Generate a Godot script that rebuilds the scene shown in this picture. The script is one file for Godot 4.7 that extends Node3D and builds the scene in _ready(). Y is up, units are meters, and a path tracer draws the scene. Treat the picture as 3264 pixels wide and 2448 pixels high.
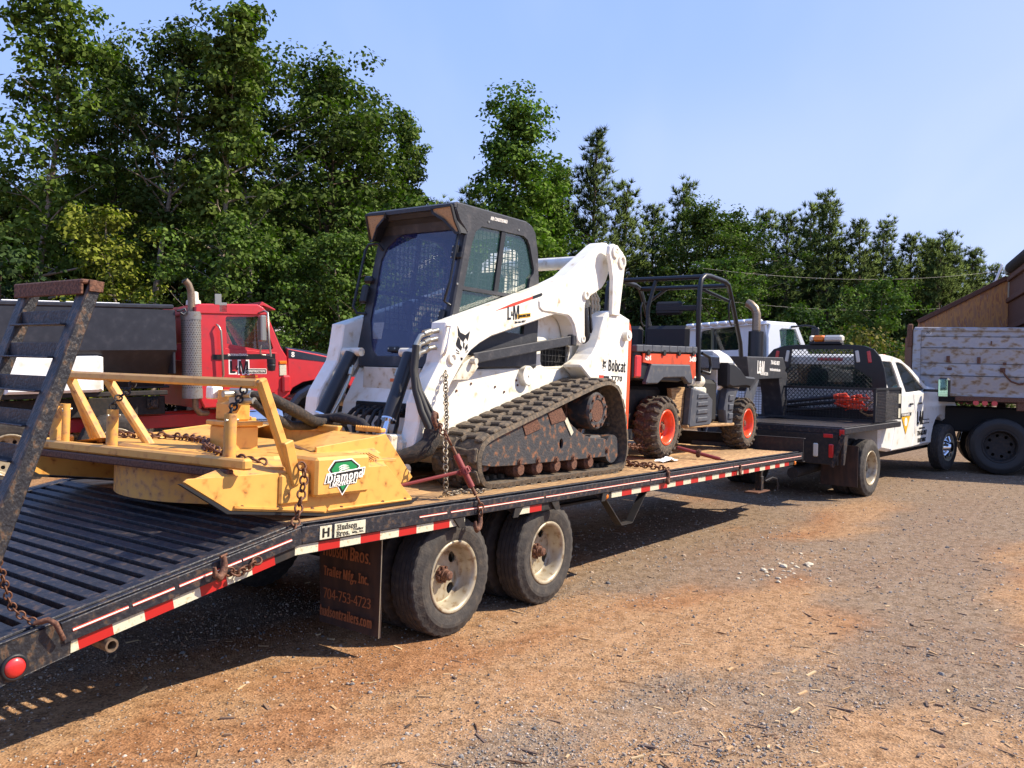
extends Node3D
# A yard with a loaded flatbed trailer. World axes: x runs along the trailer towards its truck, y up, z to the trailer's right; metres.

class MB:
	var st := SurfaceTool.new()
	var o := Vector3.ZERO
	var xf := Transform3D.IDENTITY
	func _init(origin := Vector3.ZERO):
		o = origin
		st.begin(Mesh.PRIMITIVE_TRIANGLES)
		st.set_smooth_group(-1)
	func sm(g): st.set_smooth_group(g)
	func v(p): st.add_vertex(xf * p - o)
	func tri(a, b, c):
		v(a); v(c); v(b)
	func quad(a, b, c, d):
		tri(a, b, c); tri(a, c, d)
	func otri(a, b, c, out):
		if (b - a).cross(c - a).dot(out) >= 0: tri(a, b, c)
		else: tri(a, c, b)
	func oquad(a, b, c, d, out):
		if (b - a).cross(c - a).dot(out) >= 0: quad(a, b, c, d)
		else: quad(a, d, c, b)
	func box(c, s, bev = 0.0):
		var h = s * 0.5
		var b = minf(bev, minf(h.x, minf(h.y, h.z)) * 0.9)
		var p = func(sx, sy, sz, ax):
			var q = Vector3(sx * (h.x - b), sy * (h.y - b), sz * (h.z - b))
			q[ax] = [sx, sy, sz][ax] * h[ax]
			return c + q
		for ax in 3:
			var a1 = (ax + 1) % 3
			var a2 = (ax + 2) % 3
			for s0 in [-1, 1]:
				var pts = []
				for k in [[-1, -1], [1, -1], [1, 1], [-1, 1]]:
					var g = [0, 0, 0]
					g[ax] = s0; g[a1] = k[0]; g[a2] = k[1]
					pts.append(p.call(g[0], g[1], g[2], ax))
				var out = Vector3.ZERO
				out[ax] = s0
				oquad(pts[0], pts[1], pts[2], pts[3], out)
				if b > 0:
					for s1 in [-1, 1]:
						var g = [0, 0, 0]
						g[ax] = s0; g[a1] = s1; g[a2] = -1
						var e = [0, 0, 0]
						e[ax] = s0; e[a1] = s1; e[a2] = 1
						out = Vector3.ZERO
						out[ax] = s0; out[a1] = s1
						oquad(p.call(g[0], g[1], g[2], ax), p.call(e[0], e[1], e[2], ax), p.call(e[0], e[1], e[2], a1), p.call(g[0], g[1], g[2], a1), out)
		if b > 0:
			for sx in [-1, 1]:
				for sy in [-1, 1]:
					for sz in [-1, 1]:
						otri(p.call(sx, sy, sz, 0), p.call(sx, sy, sz, 1), p.call(sx, sy, sz, 2), Vector3(sx, sy, sz))
	func pieces(outer, holes):
		var list = [outer]
		for h in holes:
			var lo = 1e9
			var hi = -1e9
			for q in h:
				lo = minf(lo, q.x); hi = maxf(hi, q.x)
			var cx = (lo + hi) * 0.5
			var nl = []
			for pc in list:
				for r in [Rect2(cx - 1e3, -1e3, 1e3, 2e3), Rect2(cx, -1e3, 1e3, 2e3)]:
					var half = PackedVector2Array([r.position, r.position + Vector2(r.size.x, 0), r.end, r.position + Vector2(0, r.size.y)])
					for q in Geometry2D.intersect_polygons(pc, half):
						for w in Geometry2D.clip_polygons(q, h):
							if not Geometry2D.is_polygon_clockwise(w): nl.append(w)
			list = nl
		return list
	# a flat piece: the outline in x and y, from z0 to z1
	func plate(outline, z0, z1, bev = 0.0, holes = []):
		var poly = PackedVector2Array(outline)
		if Geometry2D.is_polygon_clockwise(poly): poly.reverse()
		var hs = []
		for h in holes:
			var q = PackedVector2Array(h)
			if Geometry2D.is_polygon_clockwise(q): q.reverse()
			hs.append(q)
		var n = poly.size()
		var inner = poly.duplicate()
		if bev > 0:
			for i in n:
				var d1 = (poly[i] - poly[i - 1]).normalized()
				var d2 = (poly[(i + 1) % n] - poly[i]).normalized()
				var n1 = Vector2(-d1.y, d1.x)
				var n2 = Vector2(-d2.y, d2.x)
				var m = n1 + n2
				inner[i] = poly[i] + m * (bev / maxf(0.35, 1.0 + n1.dot(n2)))
		for pc in pieces(inner, hs):
			var idx = Geometry2D.triangulate_polygon(pc)
			for i in range(0, idx.size(), 3):
				var a = pc[idx[i]]
				var b = pc[idx[i + 1]]
				var c = pc[idx[i + 2]]
				otri(Vector3(a.x, a.y, z1), Vector3(b.x, b.y, z1), Vector3(c.x, c.y, z1), Vector3(0, 0, 1))
				otri(Vector3(a.x, a.y, z0), Vector3(b.x, b.y, z0), Vector3(c.x, c.y, z0), Vector3(0, 0, -1))
		for i in n:
			var a = poly[i]
			var b = poly[(i + 1) % n]
			quad(Vector3(a.x, a.y, z0 + bev), Vector3(b.x, b.y, z0 + bev), Vector3(b.x, b.y, z1 - bev), Vector3(a.x, a.y, z1 - bev))
			if bev > 0:
				var c = inner[i]
				var d = inner[(i + 1) % n]
				quad(Vector3(a.x, a.y, z1 - bev), Vector3(b.x, b.y, z1 - bev), Vector3(d.x, d.y, z1), Vector3(c.x, c.y, z1))
				quad(Vector3(c.x, c.y, z0), Vector3(d.x, d.y, z0), Vector3(b.x, b.y, z0 + bev), Vector3(a.x, a.y, z0 + bev))
		for h in hs:
			for i in h.size():
				var a = h[i]
				var b = h[(i + 1) % h.size()]
				quad(Vector3(b.x, b.y, z0), Vector3(a.x, a.y, z0), Vector3(a.x, a.y, z1), Vector3(b.x, b.y, z1))
	func tube(pts, radii, n = 8, closed = false):
		var k = pts.size()
		var ups = []
		var tg = []
		for i in k:
			var a = pts[i - 1] if (i > 0 or closed) else pts[0]
			var b = pts[(i + 1) % k] if (i < k - 1 or closed) else pts[k - 1]
			tg.append((b - a).normalized())
		var u = tg[0].cross(Vector3.UP if absf(tg[0].y) < 0.9 else Vector3.RIGHT).normalized()
		for i in k:
			u = (u - tg[i] * u.dot(tg[i])).normalized()
			ups.append(u)
		var rad = func(i): return radii[i] if radii is Array else radii
		var ring = func(i, j):
			var a = TAU * j / n
			return pts[i] + (ups[i] * cos(a) + tg[i].cross(ups[i]) * sin(a)) * rad.call(i)
		st.set_smooth_group(1)
		for i in (k if closed else k - 1):
			var i2 = (i + 1) % k
			for j in n:
				quad(ring.call(i, j), ring.call(i, j + 1), ring.call(i2, j + 1), ring.call(i2, j))
		st.set_smooth_group(-1)
		if not closed:
			for j in range(1, n - 1):
				tri(ring.call(0, 0), ring.call(0, j + 1), ring.call(0, j))
				tri(ring.call(k - 1, 0), ring.call(k - 1, j), ring.call(k - 1, j + 1))
	# turned round the local y axis; prof holds (radius, y) from bottom to top on the outside
	func lathe(prof, n = 24, rounded = false, mod = null):
		for i in prof.size() - 1:
			st.set_smooth_group(1 if rounded else i + 1)
			for j in n:
				var q = []
				for e in [[i, j], [i + 1, j], [i + 1, j + 1], [i, j + 1]]:
					var a = TAU * (e[1] % n) / n
					var r = prof[e[0]].x
					if mod != null: r += mod.call(e[0], e[1] % n)
					q.append(Vector3(cos(a) * r, prof[e[0]].y, sin(a) * r))
				if prof[i].x < 1e-6: tri(q[0], q[1], q[2])
				elif prof[i + 1].x < 1e-6: tri(q[0], q[1], q[3])
				else: quad(q[0], q[1], q[2], q[3])
		st.set_smooth_group(-1)
	# a straight bar of width w (across) and height h (along up) from a to b
	func bar(a, b, w, h, up = Vector3.UP, bev = 0.0):
		var keep = xf
		var d = (b - a).normalized()
		var s = d.cross(up).normalized()
		var u = s.cross(d)
		xf = keep * Transform3D(Basis(d, u, s), (a + b) * 0.5)
		box(Vector3.ZERO, Vector3((b - a).length(), h, w), bev)
		xf = keep
	func cyl(a, b, r, n = 14, r2 = -1.0):
		var keep = xf
		var d = (b - a).normalized()
		var s = d.cross(Vector3.RIGHT if absf(d.x) < 0.9 else Vector3.UP).normalized()
		xf = keep * Transform3D(Basis(s, d, s.cross(d)), a)
		var l = (b - a).length()
		var q = r if r2 < 0 else r2
		lathe([Vector2(0, 0), Vector2(r, 0), Vector2(q, l), Vector2(0, l)], n)
		xf = keep
	func done():
		st.generate_normals()
		return st.commit()

const AXZ := Basis(Vector3(1, 0, 0), Vector3(0, 0, 1), Vector3(0, -1, 0))   # turns the lathe's axis to z
var O := Vector3.ZERO
var M := {}
var used := {}
var rng := RandomNumberGenerator.new()

func numbered(parent, called):
	var key = str(parent.get_instance_id()) + called
	used[key] = used.get(key, -1) + 1
	return called if used[key] == 0 else "%s_%03d" % [called, used[key]]

func tag(o, label = "", category = "", group = "", kind = ""):
	if label: o.set_meta("label", label)
	if category: o.set_meta("category", category)
	if group: o.set_meta("group", group)
	if kind: o.set_meta("kind", kind)
	return o

func thing(called, label, category, at = Vector3.ZERO, group = ""):
	var o = Node3D.new()
	o.name = numbered(self, called)
	add_child(o)
	o.position = at
	O = at
	return tag(o, label, category, group)

func mb(): return MB.new(O)

func obj(m, called, material, parent):
	var o = MeshInstance3D.new()
	o.mesh = m.done() if m is MB else m
	o.material_override = material
	o.name = numbered(parent, called)
	parent.add_child(o)
	return o

func copy(o, label = "", turn = null):
	var c = o.duplicate()
	var p = o.get_parent()
	c.name = numbered(p, str(o.name).rstrip("0123456789").trim_suffix("_"))
	p.add_child(c)
	if label: c.set_meta("label", label)
	return c

func text(s, parent, called, material, at, right, up, w, h = 0.0, bold = true, face = "Droid Sans"):
	var t = TextMesh.new()
	var f = SystemFont.new()
	f.font_names = PackedStringArray([face])
	f.font_weight = 700 if bold else 400
	t.font = f
	t.text = s
	t.font_size = 48
	t.pixel_size = 1.0 / 48.0
	t.depth = 0.03
	t.curve_step = 3.0
	var bb = t.get_aabb()
	var sx = w / maxf(bb.size.x, 1e-4)
	var sy = h / maxf(bb.size.y, 1e-4) if h > 0 else sx
	var o = MeshInstance3D.new()
	o.mesh = t
	o.material_override = material
	o.name = numbered(parent, called)
	parent.add_child(o)
	var b = Basis(right.normalized() * sx, up.normalized() * sy, right.cross(up).normalized() * 0.1)
	o.transform = Transform3D(b, at - O - b * (bb.position + bb.size * 0.5))
	return o

func lin(r, g, b): return Color(r, g, b).linear_to_srgb()

func noise_tex(stops, colors, freq, type = FastNoiseLite.TYPE_SIMPLEX_SMOOTH, size = 512, oct = 5, normal = false, seed_ = 1):
	var n = FastNoiseLite.new()
	n.noise_type = type
	n.frequency = freq
	n.fractal_octaves = oct
	n.seed = seed_
	if type == FastNoiseLite.TYPE_CELLULAR:
		n.fractal_type = FastNoiseLite.FRACTAL_NONE
		n.cellular_return_type = FastNoiseLite.RETURN_DISTANCE if normal else FastNoiseLite.RETURN_CELL_VALUE
	var t = NoiseTexture2D.new()
	t.width = size
	t.height = size
	t.seamless = true
	t.noise = n
	if normal:
		t.as_normal_map = true
		t.bump_strength = 6.0
	else:
		var g = Gradient.new()
		g.offsets = PackedFloat32Array(stops)
		g.colors = PackedColorArray(colors)
		t.color_ramp = g
	return t

func paint(called, c, rough = 0.5, metal = 0.0, coat = 0.0):
	var m = StandardMaterial3D.new()
	m.resource_name = called
	m.albedo_color = c
	m.roughness = rough
	m.metallic = metal
	if coat > 0:
		m.clearcoat_enabled = true
		m.clearcoat = coat
		m.clearcoat_roughness = 0.08
	M[called] = m
	return m

# paint that is worn or dirty: colours a to b to c over a noise of that scale (repeats per metre)
func worn(called, stops, colors, rep = 1.0, rough = 0.6, metal = 0.0, freq = 0.02, stretch = Vector3.ONE, seed_ = 1, bump = 0.0):
	var m = paint(called, Color.WHITE, rough, metal)
	m.albedo_texture = noise_tex(stops, colors, freq, FastNoiseLite.TYPE_SIMPLEX_SMOOTH, 512, 6, false, seed_)
	m.uv1_triplanar = true
	m.uv1_scale = stretch * rep
	m.uv1_triplanar_sharpness = 6.0
	if bump > 0:
		m.normal_enabled = true
		m.normal_scale = bump
		m.normal_texture = M.fine_bump
	return m

func glass(called, c, alpha):
	var m = paint(called, Color(c.r, c.g, c.b, alpha), 0.03)
	m.transparency = BaseMaterial3D.TRANSPARENCY_ALPHA
	return m

func P(a):   # flat list of numbers to points of a plane
	var r = []
	for i in range(0, a.size(), 2): r.append(Vector2(a[i], a[i + 1]))
	return r

func gy(x, z):
	var h = 0.033 * maxf(0.0, x - 10.0) * smoothstep(10.0, 13.0, x)
	return minf(h, 0.9)

func _ready():
	rng.seed = 7
	# camera
	var cam = Camera3D.new()
	cam.name = "camera"
	cam.fov = 48.78
	cam.near = 0.05
	cam.far = 2000.0
	cam.transform = Transform3D(Basis(Vector3(0.585178, 0.036212, 0.810096), Vector3(-0.019816, 0.999343, -0.030357), Vector3(-0.810663, 0.001711, 0.585511)).orthonormalized(), Vector3(0, 1.70, 0))
	add_child(cam)
	cam.current = true
	# sky, sun, exposure
	var we = WorldEnvironment.new()
	we.name = "world_environment"
	var env = Environment.new()
	env.background_mode = Environment.BG_SKY
	var sky = Sky.new()
	sky.sky_material = sky_material()
	env.sky = sky
	env.background_energy_multiplier = 1.0
	env.tonemap_mode = Environment.TONE_MAPPER_LINEAR
	env.tonemap_exposure = 1.75
	env.sdfgi_enabled = true
	env.ssao_enabled = true
	env.ssil_enabled = true
	we.environment = env
	add_child(we)
	var sun = DirectionalLight3D.new()
	sun.name = "sun"
	sun.light_color = Color(1.0, 0.95, 0.87)
	sun.light_energy = 1.55
	sun.light_angular_distance = 0.5
	sun.shadow_enabled = true
	sun.look_at_from_position(Vector3(0.62, 1.0, 0.79) * 50.0, Vector3.ZERO)
	add_child(sun)
	materials()
	ground()
	trees()
	trailer()
	mower()
	loader()
	utility_vehicle()
	pickup()
	red_truck()
	white_truck()
	dump_truck()
	small_things()

# computed air: blue overhead, paler low down, thin high cirrus that thickens on one side
func sky_material():
	var w = 1024
	var h = 512
	var im = Image.create(w, h, false, Image.FORMAT_RGBF)
	var n = FastNoiseLite.new()
	n.seed = 5
	n.frequency = 1.1
	n.fractal_octaves = 5
	var n2 = FastNoiseLite.new()
	n2.seed = 9
	n2.frequency = 0.6
	n2.fractal_octaves = 3
	for y in h:
		var el = PI * (0.5 - (y + 0.5) / h)
		for x in w:
			var az = TAU * (x + 0.5) / w
			var d = Vector3(sin(az) * cos(el), sin(el), -cos(az) * cos(el))
			var s = clampf(d.y, 0.0, 1.0)
			var c = (Vector3(0.40, 0.53, 0.86).lerp(Vector3(0.13, 0.26, 0.68), pow(s, 0.6))) * 0.86
			if d.y > 0.0:
				var q = Vector3(d.x / (d.y + 0.25), d.z / (d.y + 0.25), 0.0)
				q = q.rotated(Vector3(0, 0, 1), 0.5)
				var veil = n2.get_noise_3d(q.x * 0.5 + 1.3, q.y * 0.5, 0.0) * 0.5 + 0.5
				var wisp = n.get_noise_3d(q.x * 0.5, q.y * 1.9, 3.0) * 0.5 + 0.5
				# the veil lies towards +x, where the photograph's sky turns milky
				var side = smoothstep(-0.15, 1.0, d.x * 0.94 + d.z * 0.34)
				var a = clampf(0.02 + 0.55 * side * smoothstep(0.2, 0.75, veil) + 0.12 * smoothstep(0.5, 0.85, wisp), 0.0, 0.75)
				c = c.lerp(Vector3(0.70, 0.76, 0.93) * 0.72, a)
			im.set_pixel(x, y, Color(c.x, c.y, c.z))
	var m = PanoramaSkyMaterial.new()
	m.panorama = ImageTexture.create_from_image(im)
	return m

func materials():
	M.fine_bump = noise_tex([], [], 0.06, FastNoiseLite.TYPE_SIMPLEX_SMOOTH, 512, 5, true, 4)
	var k = func(r, g, b): return Color8(r, g, b)
	worn("black_steel", [0.0, 0.5, 0.66, 0.76, 0.86, 1.0], [k.call(27, 28, 34), k.call(36, 37, 44), k.call(50, 48, 52), k.call(74, 62, 54), k.call(84, 66, 54), k.call(60, 58, 60)], 1.6, 0.48, 0.1, 0.02, Vector3.ONE, 1, 0.25)
	worn("frame_steel", [0.0, 0.5, 1.0], [k.call(22, 21, 22), k.call(36, 32, 30), k.call(58, 46, 38)], 1.2, 0.7)
	worn("ramp_steel", [0.0, 0.48, 0.6, 0.7, 0.8, 1.0], [k.call(28, 29, 34), k.call(40, 40, 45), k.call(56, 52, 50), k.call(84, 70, 58), k.call(92, 68, 52), k.call(54, 52, 52)], 2.2, 0.5, 0.15, 0.02, Vector3(1, 0.6, 1), 3, 0.3)
	worn("rusty_steel", [0.0, 0.45, 0.7, 1.0], [k.call(58, 40, 32), k.call(96, 62, 46), k.call(120, 82, 62), k.call(70, 58, 54)], 3.0, 0.8, 0.1, 0.03, Vector3.ONE, 2, 0.4)
	worn("chain_steel", [0.0, 0.5, 1.0], [k.call(66, 46, 36), k.call(112, 72, 50), k.call(88, 76, 66)], 6.0, 0.6, 0.4, 0.03)
	worn("bare_chain", [0.0, 0.5, 1.0], [k.call(92, 84, 74), k.call(138, 128, 112), k.call(104, 84, 66)], 6.0, 0.45, 0.5, 0.03)
	for i in 4:
		var t = [0.92, 1.0, 1.06, 0.85][i]
		worn("wood_%d" % i, [0.0, 0.4, 0.6, 0.85], [Color8(104, 80, 56) * t, Color8(158, 122, 82) * t, Color8(186, 148, 100) * t, Color8(206, 170, 122) * t], 1.0, 0.85, 0.0, 0.02, Vector3(0.5, 7.0, 7.0), 11 + i, 0.3)
	paint("reflector_red", k.call(176, 36, 34), 0.3)
	worn("reflector_white", [0.0, 0.6, 0.8, 1.0], [k.call(198, 194, 170), k.call(206, 202, 180), k.call(184, 174, 140), k.call(150, 132, 92)], 3.0, 0.35)
	paint("pinstripe_red", k.call(196, 60, 44), 0.4)
	paint("pinstripe_white", k.call(250, 238, 222), 0.3)
	var lens = paint("red_lens", k.call(196, 30, 28), 0.15)
	lens.clearcoat_enabled = true
	paint("amber_lens", k.call(224, 120, 26), 0.15)
	paint("clear_lens", k.call(206, 202, 186), 0.12)
	worn("tyre_rubber", [0.0, 0.5, 0.78, 1.0], [k.call(48, 45, 43), k.call(58, 54, 51), k.call(70, 64, 58), k.call(88, 78, 66)], 1.6, 0.85, 0.0, 0.015, Vector3.ONE, 6, 0.25)
	worn("muddy_rubber", [0.0, 0.45, 0.7, 1.0], [k.call(52, 47, 42), k.call(72, 63, 54), k.call(98, 84, 68), k.call(122, 102, 80)], 2.4, 0.92, 0.0, 0.02, Vector3.ONE, 8, 0.4)
	worn("track_rubber", [0.0, 0.45, 0.7, 1.0], [k.call(66, 59, 51), k.call(88, 78, 66), k.call(110, 96, 78), k.call(122, 90, 64)], 2.0, 0.9, 0.0, 0.02, Vector3.ONE, 9, 0.4)
	worn("rim_paint", [0.0, 0.6, 0.8, 1.0], [k.call(178, 168, 146), k.call(166, 154, 130), k.call(140, 120, 92), k.call(104, 82, 60)], 2.0, 0.4, 0.25, 0.012, Vector3.ONE, 12)
	worn("bobcat_white", [0.0, 0.5, 0.74, 0.86, 0.94, 1.0], [k.call(240, 237, 226), k.call(236, 232, 219), k.call(229, 222, 205), k.call(212, 198, 172), k.call(178, 154, 124), k.call(140, 112, 84)], 0.8, 0.35, 0.0, 0.012, Vector3.ONE, 14)
	worn("dirty_white", [0.0, 0.55, 0.74, 0.86, 0.94, 1.0], [k.call(216, 212, 198), k.call(208, 202, 186), k.call(196, 186, 164), k.call(168, 150, 122), k.call(126, 104, 80), k.call(92, 72, 54)], 1.4, 0.5, 0.0, 0.015, Vector3.ONE, 15)
	worn("cab_black", [0.0, 0.6, 0.85, 1.0], [k.call(40, 41, 46), k.call(48, 49, 54), k.call(66, 64, 66), k.call(92, 86, 82)], 1.0, 0.55, 0.0, 0.012, Vector3.ONE, 16, 0.1)
	paint("black_plastic", k.call(26, 27, 31), 0.5)
	worn("grey_plastic", [0.0, 0.66, 0.84, 1.0], [k.call(62, 66, 74), k.call(72, 75, 83), k.call(90, 88, 86), k.call(120, 102, 84)], 1.2, 0.6, 0.0, 0.014, Vector3.ONE, 17)
	paint("dark_inside", k.call(16, 16, 18), 0.8)
	paint("hose_black", k.call(28, 27, 27), 0.6)
	worn("sleeve_cloth", [0.0, 0.5, 1.0], [k.call(24, 22, 22), k.call(40, 35, 32), k.call(84, 66, 50)], 2.0, 0.85, 0.0, 0.02, Vector3.ONE, 18, 0.6)
	paint("chrome", k.call(226, 228, 232), 0.08, 1.0)
	paint("zinc", k.call(176, 172, 158), 0.35, 0.8)
	paint("cylinder_black", k.call(34, 33, 35), 0.35)
	worn("track_frame", [0.0, 0.5, 0.62, 0.74, 0.86, 1.0], [k.call(50, 51, 55), k.call(62, 61, 63), k.call(78, 68, 62), k.call(112, 80, 62), k.call(136, 90, 62), k.call(112, 70, 50)], 1.3, 0.65, 0.1, 0.016, Vector3.ONE, 21, 0.3)
	worn("mower_yellow", [0.0, 0.6, 0.76, 0.88, 0.95, 1.0], [k.call(222, 168, 84), k.call(217, 162, 80), k.call(208, 150, 76), k.call(190, 132, 60), k.call(140, 92, 50), k.call(104, 68, 42)], 1.3, 0.42, 0.0, 0.014, Vector3.ONE, 22)
	worn("dusty_yellow", [0.0, 0.5, 0.68, 0.82, 0.93, 1.0], [k.call(214, 162, 74), k.call(204, 152, 78), k.call(186, 140, 86), k.call(166, 120, 72), k.call(124, 82, 50), k.call(96, 62, 38)], 1.6, 0.6, 0.0, 0.016, Vector3.ONE, 23)
	paint("decal_green", k.call(28, 130, 72), 0.4)
	paint("decal_black", k.call(24, 22, 22), 0.4)
	paint("decal_white", k.call(244, 240, 230), 0.4)
	paint("decal_red", k.call(206, 66, 44), 0.4)
	paint("decal_orange", k.call(214, 112, 62), 0.5)
	paint("decal_gold", k.call(222, 170, 46), 0.4)
	paint("decal_bronze", k.call(150, 92, 56), 0.5)
	worn("flap_rubber", [0.0, 0.5, 1.0], [k.call(40, 32, 30), k.call(58, 42, 36), k.call(78, 54, 42)], 1.0, 0.7, 0.0, 0.02, Vector3(1, 0.3, 1), 24)
	paint("bobcat_orange", k.call(226, 84, 42), 0.35)
	worn("utv_orange", [0.0, 0.6, 1.0], [k.call(222, 86, 46), k.call(206, 78, 44), k.call(150, 70, 44)], 0.8, 0.35, 0.0, 0.01, Vector3.ONE, 26)
	paint("rim_orange", k.call(236, 84, 48), 0.3)
	paint("rops_black", k.call(20, 21, 24), 0.4)
	worn("pickup_white", [0.0, 0.7, 0.88, 1.0], [k.call(240, 239, 234), k.call(236, 234, 226), k.call(224, 216, 198), k.call(196, 178, 148)], 0.7, 0.25, 0.0, 0.01, Vector3.ONE, 27)
	M.pickup_white.clearcoat_enabled = true
	paint("truck_white", k.call(236, 238, 240), 0.25, 0.0, 0.6)
	var red = worn("truck_red", [0.0, 0.7, 0.9, 1.0], [k.call(196, 16, 26), k.call(188, 18, 28), k.call(172, 30, 34), k.call(150, 60, 56)], 0.8, 0.28, 0.0, 0.012, Vector3.ONE, 28)
	red.clearcoat_enabled = true
	worn("dump_black", [0.0, 0.6, 1.0], [k.call(36, 38, 46), k.call(44, 46, 54), k.call(60, 60, 66)], 0.8, 0.45, 0.1, 0.012, Vector3.ONE, 29)
	paint("navy_hood", k.call(30, 33, 44), 0.25, 0.0, 0.7)
	worn("stack_grey", [0.0, 0.5, 1.0], [k.call(128, 126, 122), k.call(146, 143, 138), k.call(120, 104, 88)], 1.6, 0.4, 0.5, 0.02)
	worn("stack_pipe", [0.0, 0.5, 1.0], [k.call(120, 104, 86), k.call(150, 132, 112), k.call(104, 84, 66)], 2.0, 0.4, 0.6, 0.02)
	worn("bed_aluminium", [0.0, 0.45, 0.62, 0.76, 0.88, 1.0], [k.call(150, 152, 160), k.call(164, 164, 166), k.call(156, 150, 142), k.call(140, 126, 108), k.call(118, 94, 72), k.call(176, 178, 186)], 0.7, 0.55, 0.25, 0.012, Vector3(1, 1.6, 1), 31)
	worn("rust_orange", [0.0, 0.35, 0.55, 0.75, 1.0], [k.call(150, 112, 84), k.call(176, 124, 82), k.call(196, 140, 78), k.call(158, 104, 72), k.call(176, 160, 138)], 0.9, 0.7, 0.1, 0.014, Vector3(1.4, 0.35, 1.4), 32)
	worn("tank_plastic", [0.0, 0.6, 1.0], [k.call(244, 246, 248), k.call(236, 238, 238), k.call(214, 206, 186)], 0.5, 0.4, 0.0, 0.01)
	paint("seat_vinyl", k.call(20, 20, 22), 0.6)
	paint("binder_red", k.call(128, 48, 44), 0.5)
	paint("orange_net", k.call(222, 70, 36), 0.7)
	paint("rag_white", k.call(228, 228, 226), 0.9)
	glass("clear_glass", Color(0.12, 0.20, 0.17), 0.25)
	glass("dark_glass", Color(0.08, 0.12, 0.13), 0.72)
	glass("door_glass", Color(0.17, 0.21, 0.46), 0.24)
	glass("green_glass", Color(0.18, 0.34, 0.28), 0.24)
	paint("mirror_glass", k.call(150, 190, 178), 0.06, 0.9)
	worn("lamp_lens_dusty", [0.0, 0.5, 1.0], [k.call(150, 126, 100), k.call(176, 146, 112), k.call(126, 100, 80)], 3.0, 0.3, 0.0, 0.03)
	paint("wire_grey", k.call(150, 146, 134), 0.7)
	worn("bark_pale", [0.0, 0.4, 0.6, 1.0], [k.call(96, 84, 72), k.call(140, 126, 110), k.call(166, 152, 136), k.call(104, 92, 78)], 2.0, 0.9, 0.0, 0.02, Vector3(2, 0.6, 2), 33, 0.6)
	worn("bark_dark", [0.0, 0.5, 1.0], [k.call(62, 50, 42), k.call(92, 74, 60), k.call(76, 62, 52)], 2.0, 0.95, 0.0, 0.02, Vector3(2, 0.6, 2), 34, 0.6)

func ground_height(x, z):
	return gy(x, z) + 0.012 * sin(x * 1.7 + z * 0.9) * sin(z * 1.3 - x * 0.4) * smoothstep(0.5, 3.0, absf(z + 3.7)) 

func ground():
	O = Vector3.ZERO
	var cn = FastNoiseLite.new()
	cn.seed = 21
	cn.frequency = 0.22
	cn.fractal_octaves = 4
	var fn = FastNoiseLite.new()
	fn.seed = 4
	fn.frequency = 1.6
	fn.fractal_octaves = 4
	var rings = 190
	var seg = 260
	var pv = PackedVector3Array()
	var pc = PackedColorArray()
	var idx = PackedInt32Array()
	for i in rings:
		var r = 0.6 * pow(400.0 / 0.6, float(i) / (rings - 1))
		for j in seg:
			var a = TAU * j / seg
			var x = cos(a) * r
			var z = sin(a) * r
			var fade = clampf(1.0 - r / 30.0, 0.0, 1.0)
			var y = ground_height(x, z) + fade * 0.010 * fn.get_noise_2d(x, z)
			pv.append(Vector3(x, y, z))
			pc.append(soil(x, z, cn))
	for i in rings - 1:
		for j in seg:
			var a = i * seg + j
			var b = i * seg + (j + 1) % seg
			idx.append_array(PackedInt32Array([a, b, b + seg, a, b + seg, a + seg]))
	var ar = []
	ar.resize(Mesh.ARRAY_MAX)
	ar[Mesh.ARRAY_VERTEX] = pv
	ar[Mesh.ARRAY_COLOR] = pc
	ar[Mesh.ARRAY_INDEX] = idx
	var t = SurfaceTool.new()
	t.create_from_arrays(ar)
	t.generate_normals()
	var m = StandardMaterial3D.new()
	m.resource_name = "dirt_and_gravel"
	m.vertex_color_use_as_albedo = true
	m.roughness = 0.95
	m.metallic_specular = 0.25
	m.uv1_triplanar = true
	m.uv1_world_triplanar = true
	m.uv1_scale = Vector3.ONE * 0.9
	m.albedo_texture = noise_tex([0.0, 0.25, 0.45, 0.6, 0.72, 0.84, 0.93, 1.0], [Color8(150, 140, 132), Color8(205, 196, 188), Color8(214, 205, 196), Color8(176, 170, 168), Color8(222, 212, 200), Color8(196, 186, 176), Color8(130, 128, 130), Color8(244, 238, 228)], 0.09, FastNoiseLite.TYPE_CELLULAR, 1024, 1, false, 3)
	m.normal_enabled = true
	m.normal_scale = 0.7
	m.normal_texture = noise_tex([], [], 0.09, FastNoiseLite.TYPE_CELLULAR, 1024, 1, true, 3)
	m.detail_enabled = true
	m.detail_blend_mode = BaseMaterial3D.BLEND_MODE_MUL
	m.detail_uv_layer = BaseMaterial3D.DETAIL_UV_2
	m.uv2_triplanar = true
	m.uv2_world_triplanar = true
	m.uv2_scale = Vector3.ONE * 0.21
	m.detail_albedo = noise_tex([0.0, 0.4, 0.6, 1.0], [Color8(206, 196, 186), Color8(236, 232, 226), Color8(255, 255, 255), Color8(226, 216, 206)], 0.03, FastNoiseLite.TYPE_SIMPLEX_SMOOTH, 1024, 6, false, 8)
	var g = obj(t.commit(), "ground", m, self)
	g.set_meta("kind", "structure")
	gravel(cn)

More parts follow.
